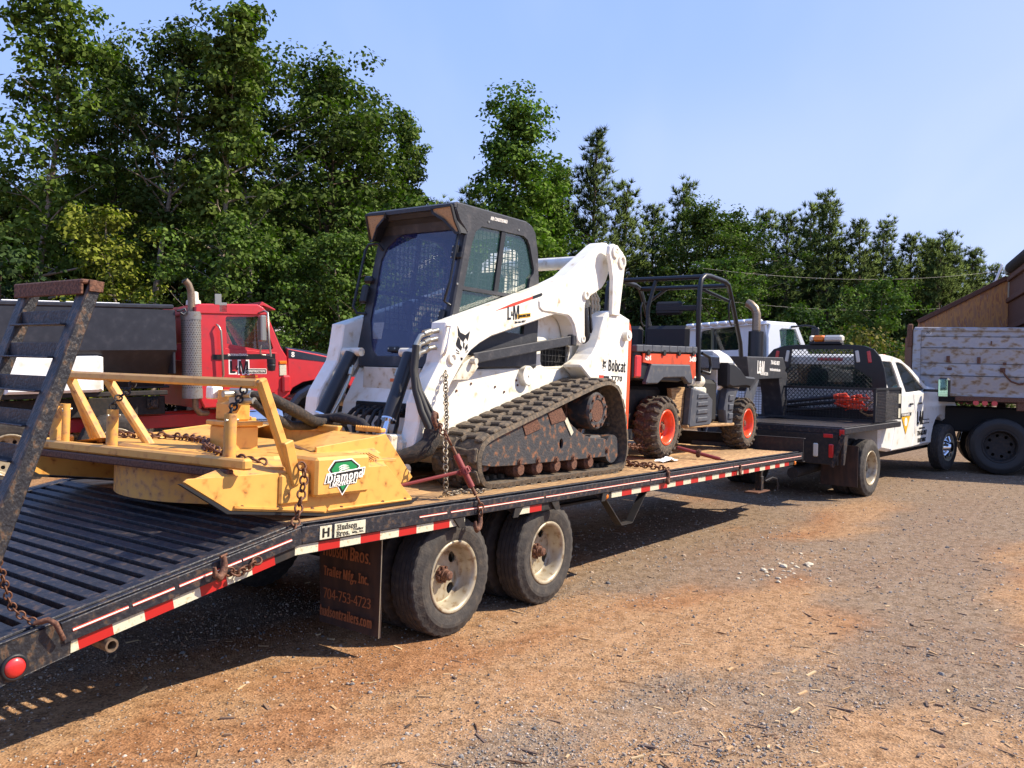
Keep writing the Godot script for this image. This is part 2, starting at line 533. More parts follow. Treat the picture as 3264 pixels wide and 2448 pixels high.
# colour of the yard's surface: orange clay, tan dust and grey crushed stone in patches along the wheel paths
func soil(x, z, cn):
	var clay = Color(0.560, 0.315, 0.165)
	var tan = Color(0.640, 0.435, 0.260)
	var stone = Color(0.410, 0.345, 0.275)
	var n1 = cn.get_noise_2d(x * 0.7, z * 1.6)
	var n2 = cn.get_noise_2d(x * 1.1 + 70.0, z * 2.4 + 40.0)
	var n3 = cn.get_noise_2d(x * 5.0 + 11.0, z * 5.0 + 90.0)
	var gravelly = smoothstep(-0.12, 0.22, n1 + 0.35 * n3 + 0.55 * smoothstep(9.5, 14.0, x + 0.5 * z + 1.6) - 0.1 + 0.16 * smoothstep(-3.2, -2.2, z) * smoothstep(3.5, 5.5, x))
	var reddish = smoothstep(-0.05, 0.3, n2 + 0.25 * n3 + 0.25 * smoothstep(-2.6, -3.6, z))
	var c = tan.lerp(clay, reddish)
	c = c.lerp(stone, gravelly * 0.85)
	return c

func stone_mesh(seed_):
	var r = RandomNumberGenerator.new()
	r.seed = seed_
	var m = MB.new()
	var ring = []
	for i in 3:
		for j in 5:
			var a = TAU * (j + 0.5 * i) / 5 + r.randf_range(-0.25, 0.25)
			var rr = [0.62, 1.0, 0.6][i] * r.randf_range(0.8, 1.15)
			ring.append(Vector3(cos(a) * rr, [-0.45, 0.0, 0.5][i] * r.randf_range(0.8, 1.1), sin(a) * rr * 0.8))
	for i in 2:
		for j in 5:
			var a = ring[i * 5 + j]
			var b = ring[i * 5 + (j + 1) % 5]
			var c = ring[(i + 1) * 5 + j]
			var d = ring[(i + 1) * 5 + (j + 1) % 5]
			m.otri(a, b, c, a + b + c)
			m.otri(b, d, c, b + d + c)
	for j in 5:
		m.otri(ring[10 + j], ring[10 + (j + 1) % 5], Vector3(0, 0.62, 0), Vector3.UP)
	return m.done()

func scatter(called, label, category, mesh, mat, xs, cols):
	var mm = MultiMesh.new()
	mm.transform_format = MultiMesh.TRANSFORM_3D
	mm.use_colors = true
	mm.mesh = mesh
	mm.instance_count = xs.size()
	for i in xs.size():
		mm.set_instance_transform(i, xs[i])
		mm.set_instance_color(i, cols[i])
	var o = MultiMeshInstance3D.new()
	o.multimesh = mm
	o.material_override = mat
	o.name = numbered(self, called)
	add_child(o)
	return tag(o, label, category, "", "stuff")

func ground_point(r0, r1):
	# even in the view's wedge by distance, so that far gravel thins out as it shrinks
	var a = deg_to_rad(rng.randf_range(-90.0, 2.0)) + deg_to_rad(6.0)
	var r = r0 * pow(r1 / r0, rng.randf())
	return Vector3(cos(a) * r, 0, sin(a) * r)

func gravel(cn):
	var mat = StandardMaterial3D.new()
	mat.vertex_color_use_as_albedo = true
	mat.roughness = 0.9
	var palette = [Color(0.19, 0.18, 0.17), Color(0.27, 0.24, 0.21), Color(0.36, 0.29, 0.22), Color(0.43, 0.32, 0.22), Color(0.11, 0.105, 0.10), Color(0.40, 0.23, 0.13), Color(0.46, 0.40, 0.33)]
	for b in 3:
		var xs = []
		var cols = []
		var count = [42000, 34000, 2600][b]
		while xs.size() < count:
			var p = ground_point(1.9, [7.0, 22.0, 24.0][b])
			var g = cn.get_noise_2d(p.x * 0.7, p.z * 1.6) + 0.55 * smoothstep(9.5, 14.0, p.x + 0.5 * p.z + 1.6)
			if rng.randf() > 0.30 + 1.1 * smoothstep(-0.15, 0.3, g): continue
			p.y = ground_height(p.x, p.z)
			var s = [0.0036, 0.0060, 0.0105][b] * rng.randf_range(0.5, 1.5) * (1.0 if rng.randf() < 0.96 else 1.7)
			if p.length() > 8.0: s *= 1.3
			xs.append(Transform3D(Basis.from_euler(Vector3(rng.randf_range(-0.5, 0.5), rng.randf() * TAU, rng.randf_range(-0.5, 0.5))).scaled(Vector3.ONE * s), p + Vector3(0, s * 0.15, 0)))
			var c = palette[rng.randi() % 7] * rng.randf_range(0.75, 1.2)
			c.a = 1.0
			cols.append(c)
		scatter("gravel", ["fine crushed stone and grit strewn over the tan dirt yard", "small grey and tan gravel scattered over the whole dirt yard", "coarser loose stones lying on the dirt yard"][b], "gravel", stone_mesh(31 + b), mat, xs, cols)
	# bark chips and straw
	var xs2 = []
	var cols2 = []
	for i in 2600:
		var p = ground_point(1.9, 11.0)
		if rng.randf() > 0.25 + smoothstep(-3.4, -0.6, p.z - 0.15 * p.x + 0.6 * cn.get_noise_2d(p.x * 2.0, p.z * 2.0)): continue
		p.y = ground_height(p.x, p.z)
		var l = rng.randf_range(0.010, 0.045) * (1.0 if rng.randf() < 0.9 else 2.2)
		var w = rng.randf_range(0.0012, 0.0045)
		xs2.append(Transform3D(Basis.from_euler(Vector3(0, rng.randf() * TAU, rng.randf_range(-0.12, 0.12))) * Basis.from_scale(Vector3(l, w, w * 1.6)), p + Vector3(0, w, 0)))
		var c = [Color(0.44, 0.28, 0.14), Color(0.24, 0.15, 0.09), Color(0.55, 0.40, 0.22), Color(0.12, 0.08, 0.06)][rng.randi() % 4] * rng.randf_range(0.8, 1.2)
		c.a = 1.0
		cols2.append(c)
	var chip = MB.new()
	chip.box(Vector3.ZERO, Vector3.ONE * 2.0)
	scatter("bark_chips", "bits of bark, straw and wood strewn over the dirt in the foreground", "wood chips", chip.done(), mat, xs2, cols2)
	# pale broken rocks in a patch, and sticks that can be told apart
	var pale = paint("pale_rock", Color8(196, 184, 160), 0.9)
	var rocks = []
	for i in 34:
		var o = MeshInstance3D.new()
		o.mesh = stone_mesh(60 + i % 6)
		o.material_override = pale
		o.name = numbered(self, "pale_rock")
		add_child(o)
		var q = Vector3(8.1 + rng.randfn(0, 0.36), 0, -2.62 + rng.randfn(0, 0.16))
		var s = rng.randf_range(0.012, 0.032)
		if i < 3:
			q = [Vector3(8.26, 0, -2.63), Vector3(8.52, 0, -2.47), Vector3(7.95, 0, -2.72)][i]
			s = [0.055, 0.062, 0.045][i]
		q.y = ground_height(q.x, q.z) + s * 0.2
		o.transform = Transform3D(Basis.from_euler(Vector3(rng.randf_range(-0.3, 0.3), rng.randf() * TAU, 0)) * Basis.from_scale(Vector3(s, s * 0.6, s)), q)
		tag(o, "pale broken rock in the stone patch on the open yard", "rock", "pale rocks in the gravel patch")
	var woods = [paint("stick_brown", Color8(104, 74, 50), 0.9), paint("stick_tan", Color8(168, 126, 80), 0.9), paint("stick_dark", Color8(62, 48, 40), 0.9)]
	for i in 46:
		var p = ground_point(2.2, 8.5)
		p.z = maxf(p.z, -2.9 + rng.randf_range(0, 1.2))
		p.y = ground_height(p.x, p.z)
		var l = rng.randf_range(0.05, 0.14)
		var m = MB.new()
		var pts = []
		for k in 5: pts.append(Vector3((k / 4.0 - 0.5) * l, 0.004 + rng.randf_range(-0.002, 0.003), rng.randf_range(-0.006, 0.006)))
		var w = rng.randf_range(0.0022, 0.006)
		m.tube(pts, [w * 0.6, w, w * 1.05, w * 0.9, w * 0.4], 5)
		var o = obj(m, "stick", woods[i % 3], self)
		o.position = p
		o.rotation.y = rng.randf() * TAU
		tag(o, "thin broken stick lying on the open dirt", "stick", "sticks on the open dirt")

# leaves collected as plain arrays
class Leaves:
	var v := PackedVector3Array()
	var n := PackedVector3Array()
	var c := PackedColorArray()
	func leaf(p, dir, side, nrm, s, w, col):
		var t = p + dir * s
		var m = p + dir * s * 0.45
		var a = m + side * w * s + nrm * s * 0.08
		var b = m - side * w * s + nrm * s * 0.08
		for q in [p, t, a, p, b, t]:
			v.append(q); n.append(nrm); c.append(col)
	func needle(p, t, side, nrm, col):
		var sd = side if side.cross(t - p).dot(nrm) < 0.0 else side * -1.0
		for q in [p + sd, t, p - sd]:
			v.append(q); n.append(nrm); c.append(col)
	func done():
		var ar = []
		ar.resize(Mesh.ARRAY_MAX)
		ar[Mesh.ARRAY_VERTEX] = v
		ar[Mesh.ARRAY_NORMAL] = n
		ar[Mesh.ARRAY_COLOR] = c
		var m = ArrayMesh.new()
		m.add_surface_from_arrays(Mesh.PRIMITIVE_TRIANGLES, ar)
		return m

func leaf_material(called, back):
	var m = StandardMaterial3D.new()
	m.resource_name = called
	m.vertex_color_use_as_albedo = true
	m.roughness = 0.75
	m.metallic_specular = 0.12
	m.backlight_enabled = true
	m.backlight = back
	m.cull_mode = BaseMaterial3D.CULL_DISABLED
	M[called] = m
	return m

func cluster(L, r, at, rad, count, size, w, col, flat = 0.7):
	var tone = r.randf_range(0.62, 1.3)
	for i in count:
		var d = Vector3(r.randfn(), r.randfn() * 0.8 + 0.15, r.randfn()).normalized()
		var p = at + Vector3(d.x, d.y * flat, d.z) * rad * pow(r.randf(), 0.45)
		var nrm = (d + Vector3.UP * 0.7 + Vector3(r.randfn(), r.randfn(), r.randfn()) * 0.55).normalized()
		var dir = nrm.cross(Vector3(r.randfn(), r.randfn(), r.randfn())).normalized()
		var k = col * (1.12 * tone * r.randf_range(0.75, 1.25))
		k.a = 1.0
		L.leaf(p, dir, dir.cross(nrm), nrm, size * r.randf_range(0.7, 1.3), w, k)

# prof(t) gives the crown's radius at the fraction t of its height
func hardwood(h, base, spread, prof, seed_, col, leaf, limbs, per, bark, lean = Vector2.ZERO, fork = 0.0):
	var r = RandomNumberGenerator.new()
	r.seed = seed_
	var root = Node3D.new()
	var wood = MB.new()
	var L = Leaves.new()
	var stems = [[Vector2.ZERO, lean, h]]
	if fork > 0: stems.append([Vector2.ZERO, lean + Vector2(1.3, 0.25), h * 0.93])
	for s in stems.size():
		var pts = []
		var rad = []
		var n = 12
		var t0 = 0.0 if s == 0 else fork
		var ph = r.randf() * TAU
		for i in n:
			var t = lerpf(t0, 1.0, i / (n - 1.0))
			var e = stems[s][1] * (t - t0) * (1.0 if s == 0 else 1.2)
			pts.append(Vector3(e.x + 0.16 * sin(t * 6.0 + ph) * (1.0 if t > 0.02 else 0.0), t * stems[s][2] * 0.97, e.y + 0.13 * cos(t * 5.0 + ph)))
			rad.append(lerpf(0.0125 * h, 0.012, pow(t, 0.8)) * (1.0 if s == 0 else 0.75))
		wood.tube(pts, rad, 7)
		for i in limbs:
			var t = base + (1.0 - base) * pow((i + r.randf()) / limbs, 0.9)
			var f = (t - base) / (1.0 - base)
			var k = clampf((t - t0) / (1.0 - t0) * (n - 1.0), 0.0, n - 1.01)
			var st = pts[int(k)].lerp(pts[int(k) + 1], k - int(k))
			var len = spread * prof.call(f) * r.randf_range(0.55, 1.15)
			var az = i * 2.4 + r.randf_range(-0.5, 0.5)
			var rise = lerpf(0.35, 1.1, f) * r.randf_range(0.5, 1.2)
			var dir = Vector3(cos(az), rise, sin(az)).normalized()
			var lp = [st]
			var lr = [maxf(0.008, 0.006 * h * (1.0 - f) * 0.7)]
			for q in 4:
				dir = (dir + Vector3(r.randfn(), r.randfn() * 0.6 + 0.1, r.randfn()) * 0.16).normalized()
				lp.append(lp[-1] + dir * len / 4.0)
				lr.append(lr[0] * (1.0 - (q + 1) / 4.5))
			wood.tube(lp, lr, 5)
			for q in range(1, 5):
				if q == 1 and r.randf() < 0.6: continue
				var side = Vector3(r.randfn(), r.randfn() * 0.5, r.randfn()) * spread * 0.13
				cluster(L, r, lp[q] + side, spread * 0.19 * r.randf_range(0.65, 1.3), per, leaf, 0.36, col, 0.62)
			if len > 0.7:
				var side = dir.cross(Vector3.UP).normalized() * (1.0 if r.randf() < 0.5 else -1.0)
				var tip = lp[2] + (side + dir * 0.5) * len * 0.38
				wood.tube([lp[2], tip], [lr[2] * 0.7, 0.005], 4)
				cluster(L, r, tip, spread * 0.19, per, leaf, 0.36, col, 0.62)
		cluster(L, r, pts[n - 1], spread * 0.2, per, leaf, 0.42, col)
	obj(wood, "trunk", bark, root)
	obj(L.done(), "crown", M.leaf, root)
	return root

func pine(h, base, spread, seed_, col):
	var r = RandomNumberGenerator.new()
	r.seed = seed_
	var root = Node3D.new()
	var wood = MB.new()
	var L = Leaves.new()
	wood.tube([Vector3.ZERO, Vector3(0.05, h * 0.4, 0.03), Vector3(-0.03, h * 0.75, 0), Vector3(0.02, h * 0.99, 0.02)], [0.13, 0.1, 0.05, 0.012], 7)
	var rows = 24
	for i in rows:
		var t = base + (1.0 - base) * (i + 0.3 * r.randf()) / rows
		var f = (t - base) / (1.0 - base)
		var count = 6 if f < 0.8 else 4
		for b in count:
			var az = TAU * b / count + i * 0.9 + r.randf_range(-0.3, 0.3)
			var len = spread * (pow(1.0 - f, 0.75) * 0.95 + 0.12) * r.randf_range(0.6, 1.15)
			var rise = lerpf(0.05, 1.5, f * f) + r.randf_range(-0.1, 0.2)
			var d = Vector3(cos(az), rise, sin(az)).normalized()
			var st = Vector3(0, t * h, 0)
			var tip = st + d * len + Vector3.UP * len * 0.12
			wood.tube([st, tip], [0.022 * (1.2 - f), 0.006], 4)
			var n = 3 + int(len * 4.5)
			var tone = r.randf_range(0.75, 1.25)
			for q in n:
				var e = lerpf(0.3, 1.0, (q + r.randf()) / n)
				var c = st.lerp(tip, e) + Vector3(r.randfn(), r.randfn() * 0.5, r.randfn()) * 0.13 * (1.0 + len * 0.3)
				for j in 22:
					var nd = (d * 0.9 + Vector3(r.randfn(), r.randfn() + 0.5, r.randfn()) * 0.75).normalized()
					var sd = nd.cross(Vector3(r.randfn(), r.randfn(), r.randfn())).normalized() * 0.017
					var k = col * (1.15 * tone * r.randf_range(0.7, 1.3))
					k.a = 1.0
					L.needle(c, c + nd * r.randf_range(0.16, 0.30), sd, (nd * 0.5 + Vector3(cos(az), 0.9, sin(az)) + Vector3(r.randfn(), r.randfn(), r.randfn()) * 0.35).normalized(), k)
	obj(wood, "trunk", M.bark_dark, root)
	obj(L.done(), "crown", M.needle, root)
	return root

func bush(h, spread, seed_, col, leaf, count, per):
	var r = RandomNumberGenerator.new()
	r.seed = seed_
	var root = Node3D.new()
	var wood = MB.new()
	var L = Leaves.new()
	for i in count:
		var az = i * 2.4 + r.randf()
		var f = r.randf()
		var d = spread * sqrt(r.randf()) * sin(acos(clampf(f * 2.0 - 0.9, -1.0, 1.0)))
		var p = Vector3(cos(az) * d, h * (0.1 + 0.85 * f), sin(az) * d)
		if i % 4 == 0: wood.tube([Vector3(0, 0, 0), p * Vector3(0.4, 0.6, 0.4), p], [0.03, 0.018, 0.005], 4)
		cluster(L, r, p, 0.16 * (spread + h * 0.5), per, leaf, 0.42, col)
	obj(wood, "stem", M.bark_dark, root)
	obj(L.done(), "foliage", M.leaf, root)
	return root

func plant(proto, called, label, x, z, s, turn, group = "", category = "tree"):
	var t = proto.duplicate()
	t.name = numbered(self, called)
	add_child(t)
	t.transform = Transform3D(Basis(Vector3.UP, turn) * Basis.from_scale(s if s is Vector3 else Vector3.ONE * s), Vector3(x, gy(x, z), z))
	return tag(t, label, category, group)

func trees():
	O = Vector3.ZERO
	leaf_material("leaf", Color(0.55, 0.70, 0.20))
	leaf_material("needle", Color(0.12, 0.16, 0.04))
	var cone = func(f): return (1.0 - f) * 0.9 + 0.14 if f > 0.12 else 0.6 + f * 3.0
	var round_ = func(f): return sin(PI * clampf(f * 0.86 + 0.14, 0.0, 1.0)) * 0.95 + 0.1
	var narrow = func(f): return 0.75 * (1.0 - f) + 0.25
	var sweet = [hardwood(10.6, 0.2, 2.5, cone, 3, Color(0.105, 0.150, 0.030), 0.140, 40, 64, M.bark_pale), hardwood(10.4, 0.10, 2.75, cone, 5, Color(0.100, 0.155, 0.028), 0.140, 60, 78, M.bark_pale)]
	var oak = [hardwood(10.6, 0.48, 2.6, round_, 8, Color(0.064, 0.090, 0.026), 0.130, 36, 64, M.bark_pale, Vector2(0.3, 0.0)), hardwood(10.4, 0.34, 2.6, round_, 15, Color(0.078, 0.110, 0.028), 0.130, 50, 70, M.bark_dark)]
	var tulip = hardwood(10.8, 0.40, 1.7, narrow, 23, Color(0.100, 0.138, 0.032), 0.140, 40, 60, M.bark_pale, Vector2(1.1, 0.1))
	var maple = hardwood(5.2, 0.16, 1.9, round_, 27, Color(0.085, 0.130, 0.030), 0.110, 32, 60, M.bark_pale)
	var yellow = hardwood(5.2, 0.14, 1.8, cone, 33, Color(0.170, 0.185, 0.030), 0.105, 30, 52, M.bark_pale)
	var pines = [pine(8.6, 0.1, 1.9, 41, Color(0.085, 0.118, 0.030)), pine(8.2, 0.06, 2.0, 44, Color(0.078, 0.108, 0.030)), pine(9.8, 0.25, 1.6, 47, Color(0.066, 0.092, 0.030))]
	var thicket = [bush(3.4, 1.7, 51, Color(0.045, 0.072, 0.026), 0.11, 54, 44), bush(2.4, 1.5, 55, Color(0.16, 0.14, 0.045), 0.09, 44, 30)]
	# the front of the woods, from left to right
	plant(sweet[0], "sweetgum_tree", "tall sweetgum at the far left with pale trunk and crown cut by the picture's top", 10.16, -21.8, 1.08, 0.3)
	plant(oak[1], "oak_tree", "thin dark oak just right of the far left sweetgum", 12.18, -22.4, Vector3(0.75, 1.0, 0.75), 1.2)
	plant(oak[0], "oak_tree", "dark round-crowned oak on a bare pale trunk behind the black dump bed", 12.41, -20.4, 1.0, 0.0)
	plant(tulip, "tulip_tree", "slender leaning pale tree with the highest narrow top left of the middle", 12.1, -18.4, 1.0, -0.5)
	plant(oak[0], "oak_tree", "oak with full crown right behind the leaning slender tree", 14.3, -19.2, 0.98, 2.2)
	plant(oak[1], "oak_tree", "broad bushy oak standing left above the black machine cab", 16.26, -18.5, Vector3(1.05, 1.0, 1.05), 0.4)
	plant(oak[1], "oak_tree", "lower oak filling the gap right of the broad bushy oak", 18.0, -18.9, Vector3(0.9, 0.88, 0.9), 3.0)
	plant(tulip, "tulip_tree", "small bright treetop poking up left of the big green sweetgum", 20.15, -18.2, Vector3(0.8, 0.9, 0.8), 2.6)
	plant(sweet[1], "sweetgum_tree", "big bright green cone-shaped sweetgum behind the machine's arm", 21.74, -16.0, 1.0, 0.2)
	plant(sweet[1], "sweetgum_tree", "second lower sweetgum at the right shoulder of the big one", 24.3, -16.2, Vector3(0.8, 0.82, 0.8), 2.0)
	plant(yellow, "young_tree", "young tree with yellowing leaves behind the raised ramp", 10.2, -18.6, 1.0, 0.0)
	plant(thicket[0], "shrub", "green shrub at the far left edge behind the black dump bed", 8.4, -19.9, 1.3, 0.0, "", "shrub")
	plant(yellow, "young_tree", "small yellow-green sapling in front of the far left shrub", 7.6, -19.4, Vector3(0.6, 0.55, 0.6), 1.0)
	plant(maple, "young_tree", "young maple under the oaks behind the red cab's left side", 12.0, -16.9, 0.98, 0.5)
	plant(maple, "young_tree", "young maple directly behind the red cab's roof", 13.7, -16.8, 0.86, 2.5)
	plant(maple, "young_tree", "young maple right of the red cab beside the far white cab", 14.2, -15.6, 0.95, 4.0)
	plant(maple, "young_tree", "leafy understory tree right behind the black machine cab", 16.9, -16.2, 1.2, 1.0)
	plant(pines[2], "pine_tree", "tallest pine with an open spiky top right of the big sweetgum", 25.91, -15.4, 1.03, 0.0)
	var spots = [[27.5, -15.0, 0.98], [26.9, -17.4, 1.12], [30.5, -14.1, 1.03], [32.9, -10.8, 0.95], [33.9, -9.5, 1.0], [34.5, -8.5, 0.92], [36.2, -8.0, 0.9], [36.8, -7.1, 0.88], [37.8, -5.8, 0.85], [39.4, -5.2, 0.84], [35.5, -10.7, 1.0], [30.8, -15.5, 1.0], [39.5, -6.8, 0.86], [34.3, -12.2, 1.0]]
	var where = ["just right of the tallest pine", "half hidden behind the big sweetgum", "above the four-wheeler's roll cage left post", "above the white cab's roof", "above the white cab's mirror", "above the pickup's amber light bar", "above the pickup's cab", "right of the pickup's roof, behind the power lines", "left of the rusty dump body", "directly at the rusty dump body's low end", "behind the white cab's exhaust stack", "behind the dark hardwood by the roll cage", "last in the row, its tip right above the dump body's slope", "between the dark hardwood and the white cab"]
	for i in spots.size():
		var s = spots[i]
		plant(pines[i % 2], "pine_tree", "bushy green pine " + where[i], s[0], s[1], s[2], i * 1.7, "pines along the right-hand wood edge")
	plant(oak[1], "oak_tree", "dark glossy hardwood among the pines, left of the roll cage's middle", 28.3, -12.1, Vector3(0.85, 0.73, 0.85), 1.0)
	plant(oak[0], "oak_tree", "dark glossy hardwood among the pines, over the white cab", 30.0, -11.4, Vector3(0.85, 0.7, 0.85), 2.0)
	plant(thicket[1], "shrub", "brownish dry shrub behind the pickup's light bar", 25.2, -6.2, 1.3, 0.0, "", "shrub")
	plant(maple, "young_tree", "leafy young tree between the light bar and the rusty dump body", 28.6, -6.4, 0.9, 0.3)
	plant(maple, "young_tree", "leafy young tree behind the white cab and roll cage", 25.8, -10.4, 1.02, 1.3)
	# deeper in the woods
	for i in 74:
		var a = deg_to_rad(-76.0 + 70.0 * (i + rng.randf()) / 74.0)
		var d = rng.randf_range(29.0, 34.0) if a < deg_to_rad(-38.0) else rng.randf_range(36.0, 44.0)
		var x = cos(a) * d
		var z = sin(a) * d
		var pr = pines[i % 2] if i % 3 == 0 or a > deg_to_rad(-34.0) else oak[i % 2]
		var hh = (8.2 if a < deg_to_rad(-38.0) else 7.0) * rng.randf_range(0.78, 1.05)
		var own = 5.2 if pr == maple else (10.5 if pr in oak else 8.4)
		plant(pr, "forest_tree", "shaded tree deep in the woods behind the front row of trees", x, z, Vector3(hh / own * 1.15, hh / own, hh / own * 1.15), rng.randf() * TAU, "trees deep in the woods")
	for i in 46:
		var a = deg_to_rad(-78.0 + 68.0 * (i + rng.randf()) / 46.0)
		var d = rng.randf_range(26.5, 29.0) if a < deg_to_rad(-38.0) else rng.randf_range(31.0, 34.0)
		plant(thicket[0], "undergrowth_bush", "dark green bush in the undergrowth along the wood edge", cos(a) * d, sin(a) * d, rng.randf_range(0.8, 1.25), rng.randf() * TAU, "undergrowth bushes along the wood edge", "shrub")

# a pneumatic tyre: axis y, outer face at y = 0, going to y = -w
func tyre_mesh(radius, w, rim, lugs, lug_depth, segs):
	var m = MB.new()
	m.xf = Transform3D(AXZ, Vector3.ZERO)
	var R = radius
	var bulge = 0.012
	var prof = [Vector2(rim, -w * 0.90), Vector2(rim + 0.03, -w * 0.985), Vector2(lerpf(rim, R, 0.55), -w - bulge), Vector2(R - 0.03, -w * 0.97), Vector2(R - 0.008, -w * 0.93)]
	var ribs = 5
	for i in ribs:
		var a = -w * 0.90 + w * 0.80 * i / ribs
		var b = -w * 0.90 + w * 0.80 * (i + 1) / ribs
		prof.append(Vector2(R, a + 0.003))
		prof.append(Vector2(R, b - 0.003))
		if i < ribs - 1:
			prof.append(Vector2(R - 0.012, b - 0.002))
			prof.append(Vector2(R - 0.012, b + 0.002))
	prof += [Vector2(R - 0.008, -w * 0.07), Vector2(R - 0.03, -w * 0.03), Vector2(lerpf(rim, R, 0.62), bulge * 0.9), Vector2(lerpf(rim, R, 0.5), bulge), Vector2(lerpf(rim, R, 0.2), 0.002), Vector2(rim + 0.012, -w * 0.03), Vector2(rim, -w * 0.1)]
	var n = prof.size()
	m.lathe(prof, segs, false, func(i, j):
		var shoulder = (i >= 3 and i <= 6) or (i >= n - 9 and i <= n - 6)
		return -lug_depth if shoulder and j % lugs == 0 else 0.0)
	return m.done()

# dished steel wheel inside the tyre, outer lip at z = 0, disc set back by dish
func wheel_mesh(rim, w, dish, holes, hole_r):
	var m = MB.new()
	m.xf = Transform3D(AXZ, Vector3.ZERO)
	m.lathe([Vector2(rim - 0.012, -w * 0.12), Vector2(rim + 0.012, -0.018), Vector2(rim + 0.016, -0.002), Vector2(rim + 0.006, 0.004), Vector2(rim - 0.012, -0.006), Vector2(rim - 0.02, -0.03), Vector2(rim - 0.028, -0.055), Vector2(rim - 0.03, -dish * 0.9), Vector2(rim - 0.05, -dish - 0.005)], 40, true)
	m.lathe([Vector2(rim - 0.03, -w * 0.9), Vector2(rim - 0.028, -w * 0.5)], 32)
	m.xf = Transform3D.IDENTITY
	var outline = []
	for i in 40: outline.append(Vector2.from_angle(TAU * i / 40) * (rim - 0.045))
	var hs = []
	for i in holes:
		var h = []
		var c = Vector2.from_angle(TAU * (i + 0.3) / holes) * (rim * 0.66)
		for k in 14: h.append(c + Vector2.from_angle(TAU * k / 14) * hole_r)
		hs.append(h)
	var mid = []
	for k in 16: mid.append(Vector2.from_angle(TAU * k / 16) * 0.02)
	m.plate(outline, -dish - 0.012, -dish, 0.0, hs)
	return m.done()

func hub_mesh(dish, r, length):
	var m = MB.new()
	m.xf = Transform3D(AXZ, Vector3(0, 0, -dish))
	m.lathe([Vector2(r * 1.7, 0), Vector2(r * 1.7, 0.012), Vector2(r * 1.25, 0.02), Vector2(r * 1.2, length * 0.5), Vector2(r, length * 0.55), Vector2(r * 0.95, length * 0.9), Vector2(r * 0.6, length), Vector2(0, length)], 20)
	for i in 8:
		var a = TAU * i / 8
		var p = Vector3(cos(a) * r * 1.48, sin(a) * r * 1.48, 0)
		m.xf = Transform3D(AXZ, Vector3(p.x, p.y, -dish))
		m.lathe([Vector2(0.011, 0), Vector2(0.011, 0.03), Vector2(0, 0.032)], 6)
	return m.done()

func put_wheel(parent, at, meshes, mats, spin = 0.0, flip = false):
	var w = MeshInstance3D.new()
	w.mesh = meshes[1]
	w.material_override = mats[1]
	w.name = numbered(parent, "wheel")
	parent.add_child(w)
	w.transform = Transform3D((Basis(Vector3.UP, PI) if flip else Basis.IDENTITY) * Basis(Vector3(0, 0, 1), spin), at - O)
	obj(meshes[0], "tyre", mats[0], w)
	if meshes.size() > 2: obj(meshes[2], "hub", mats[2], w)
	return w

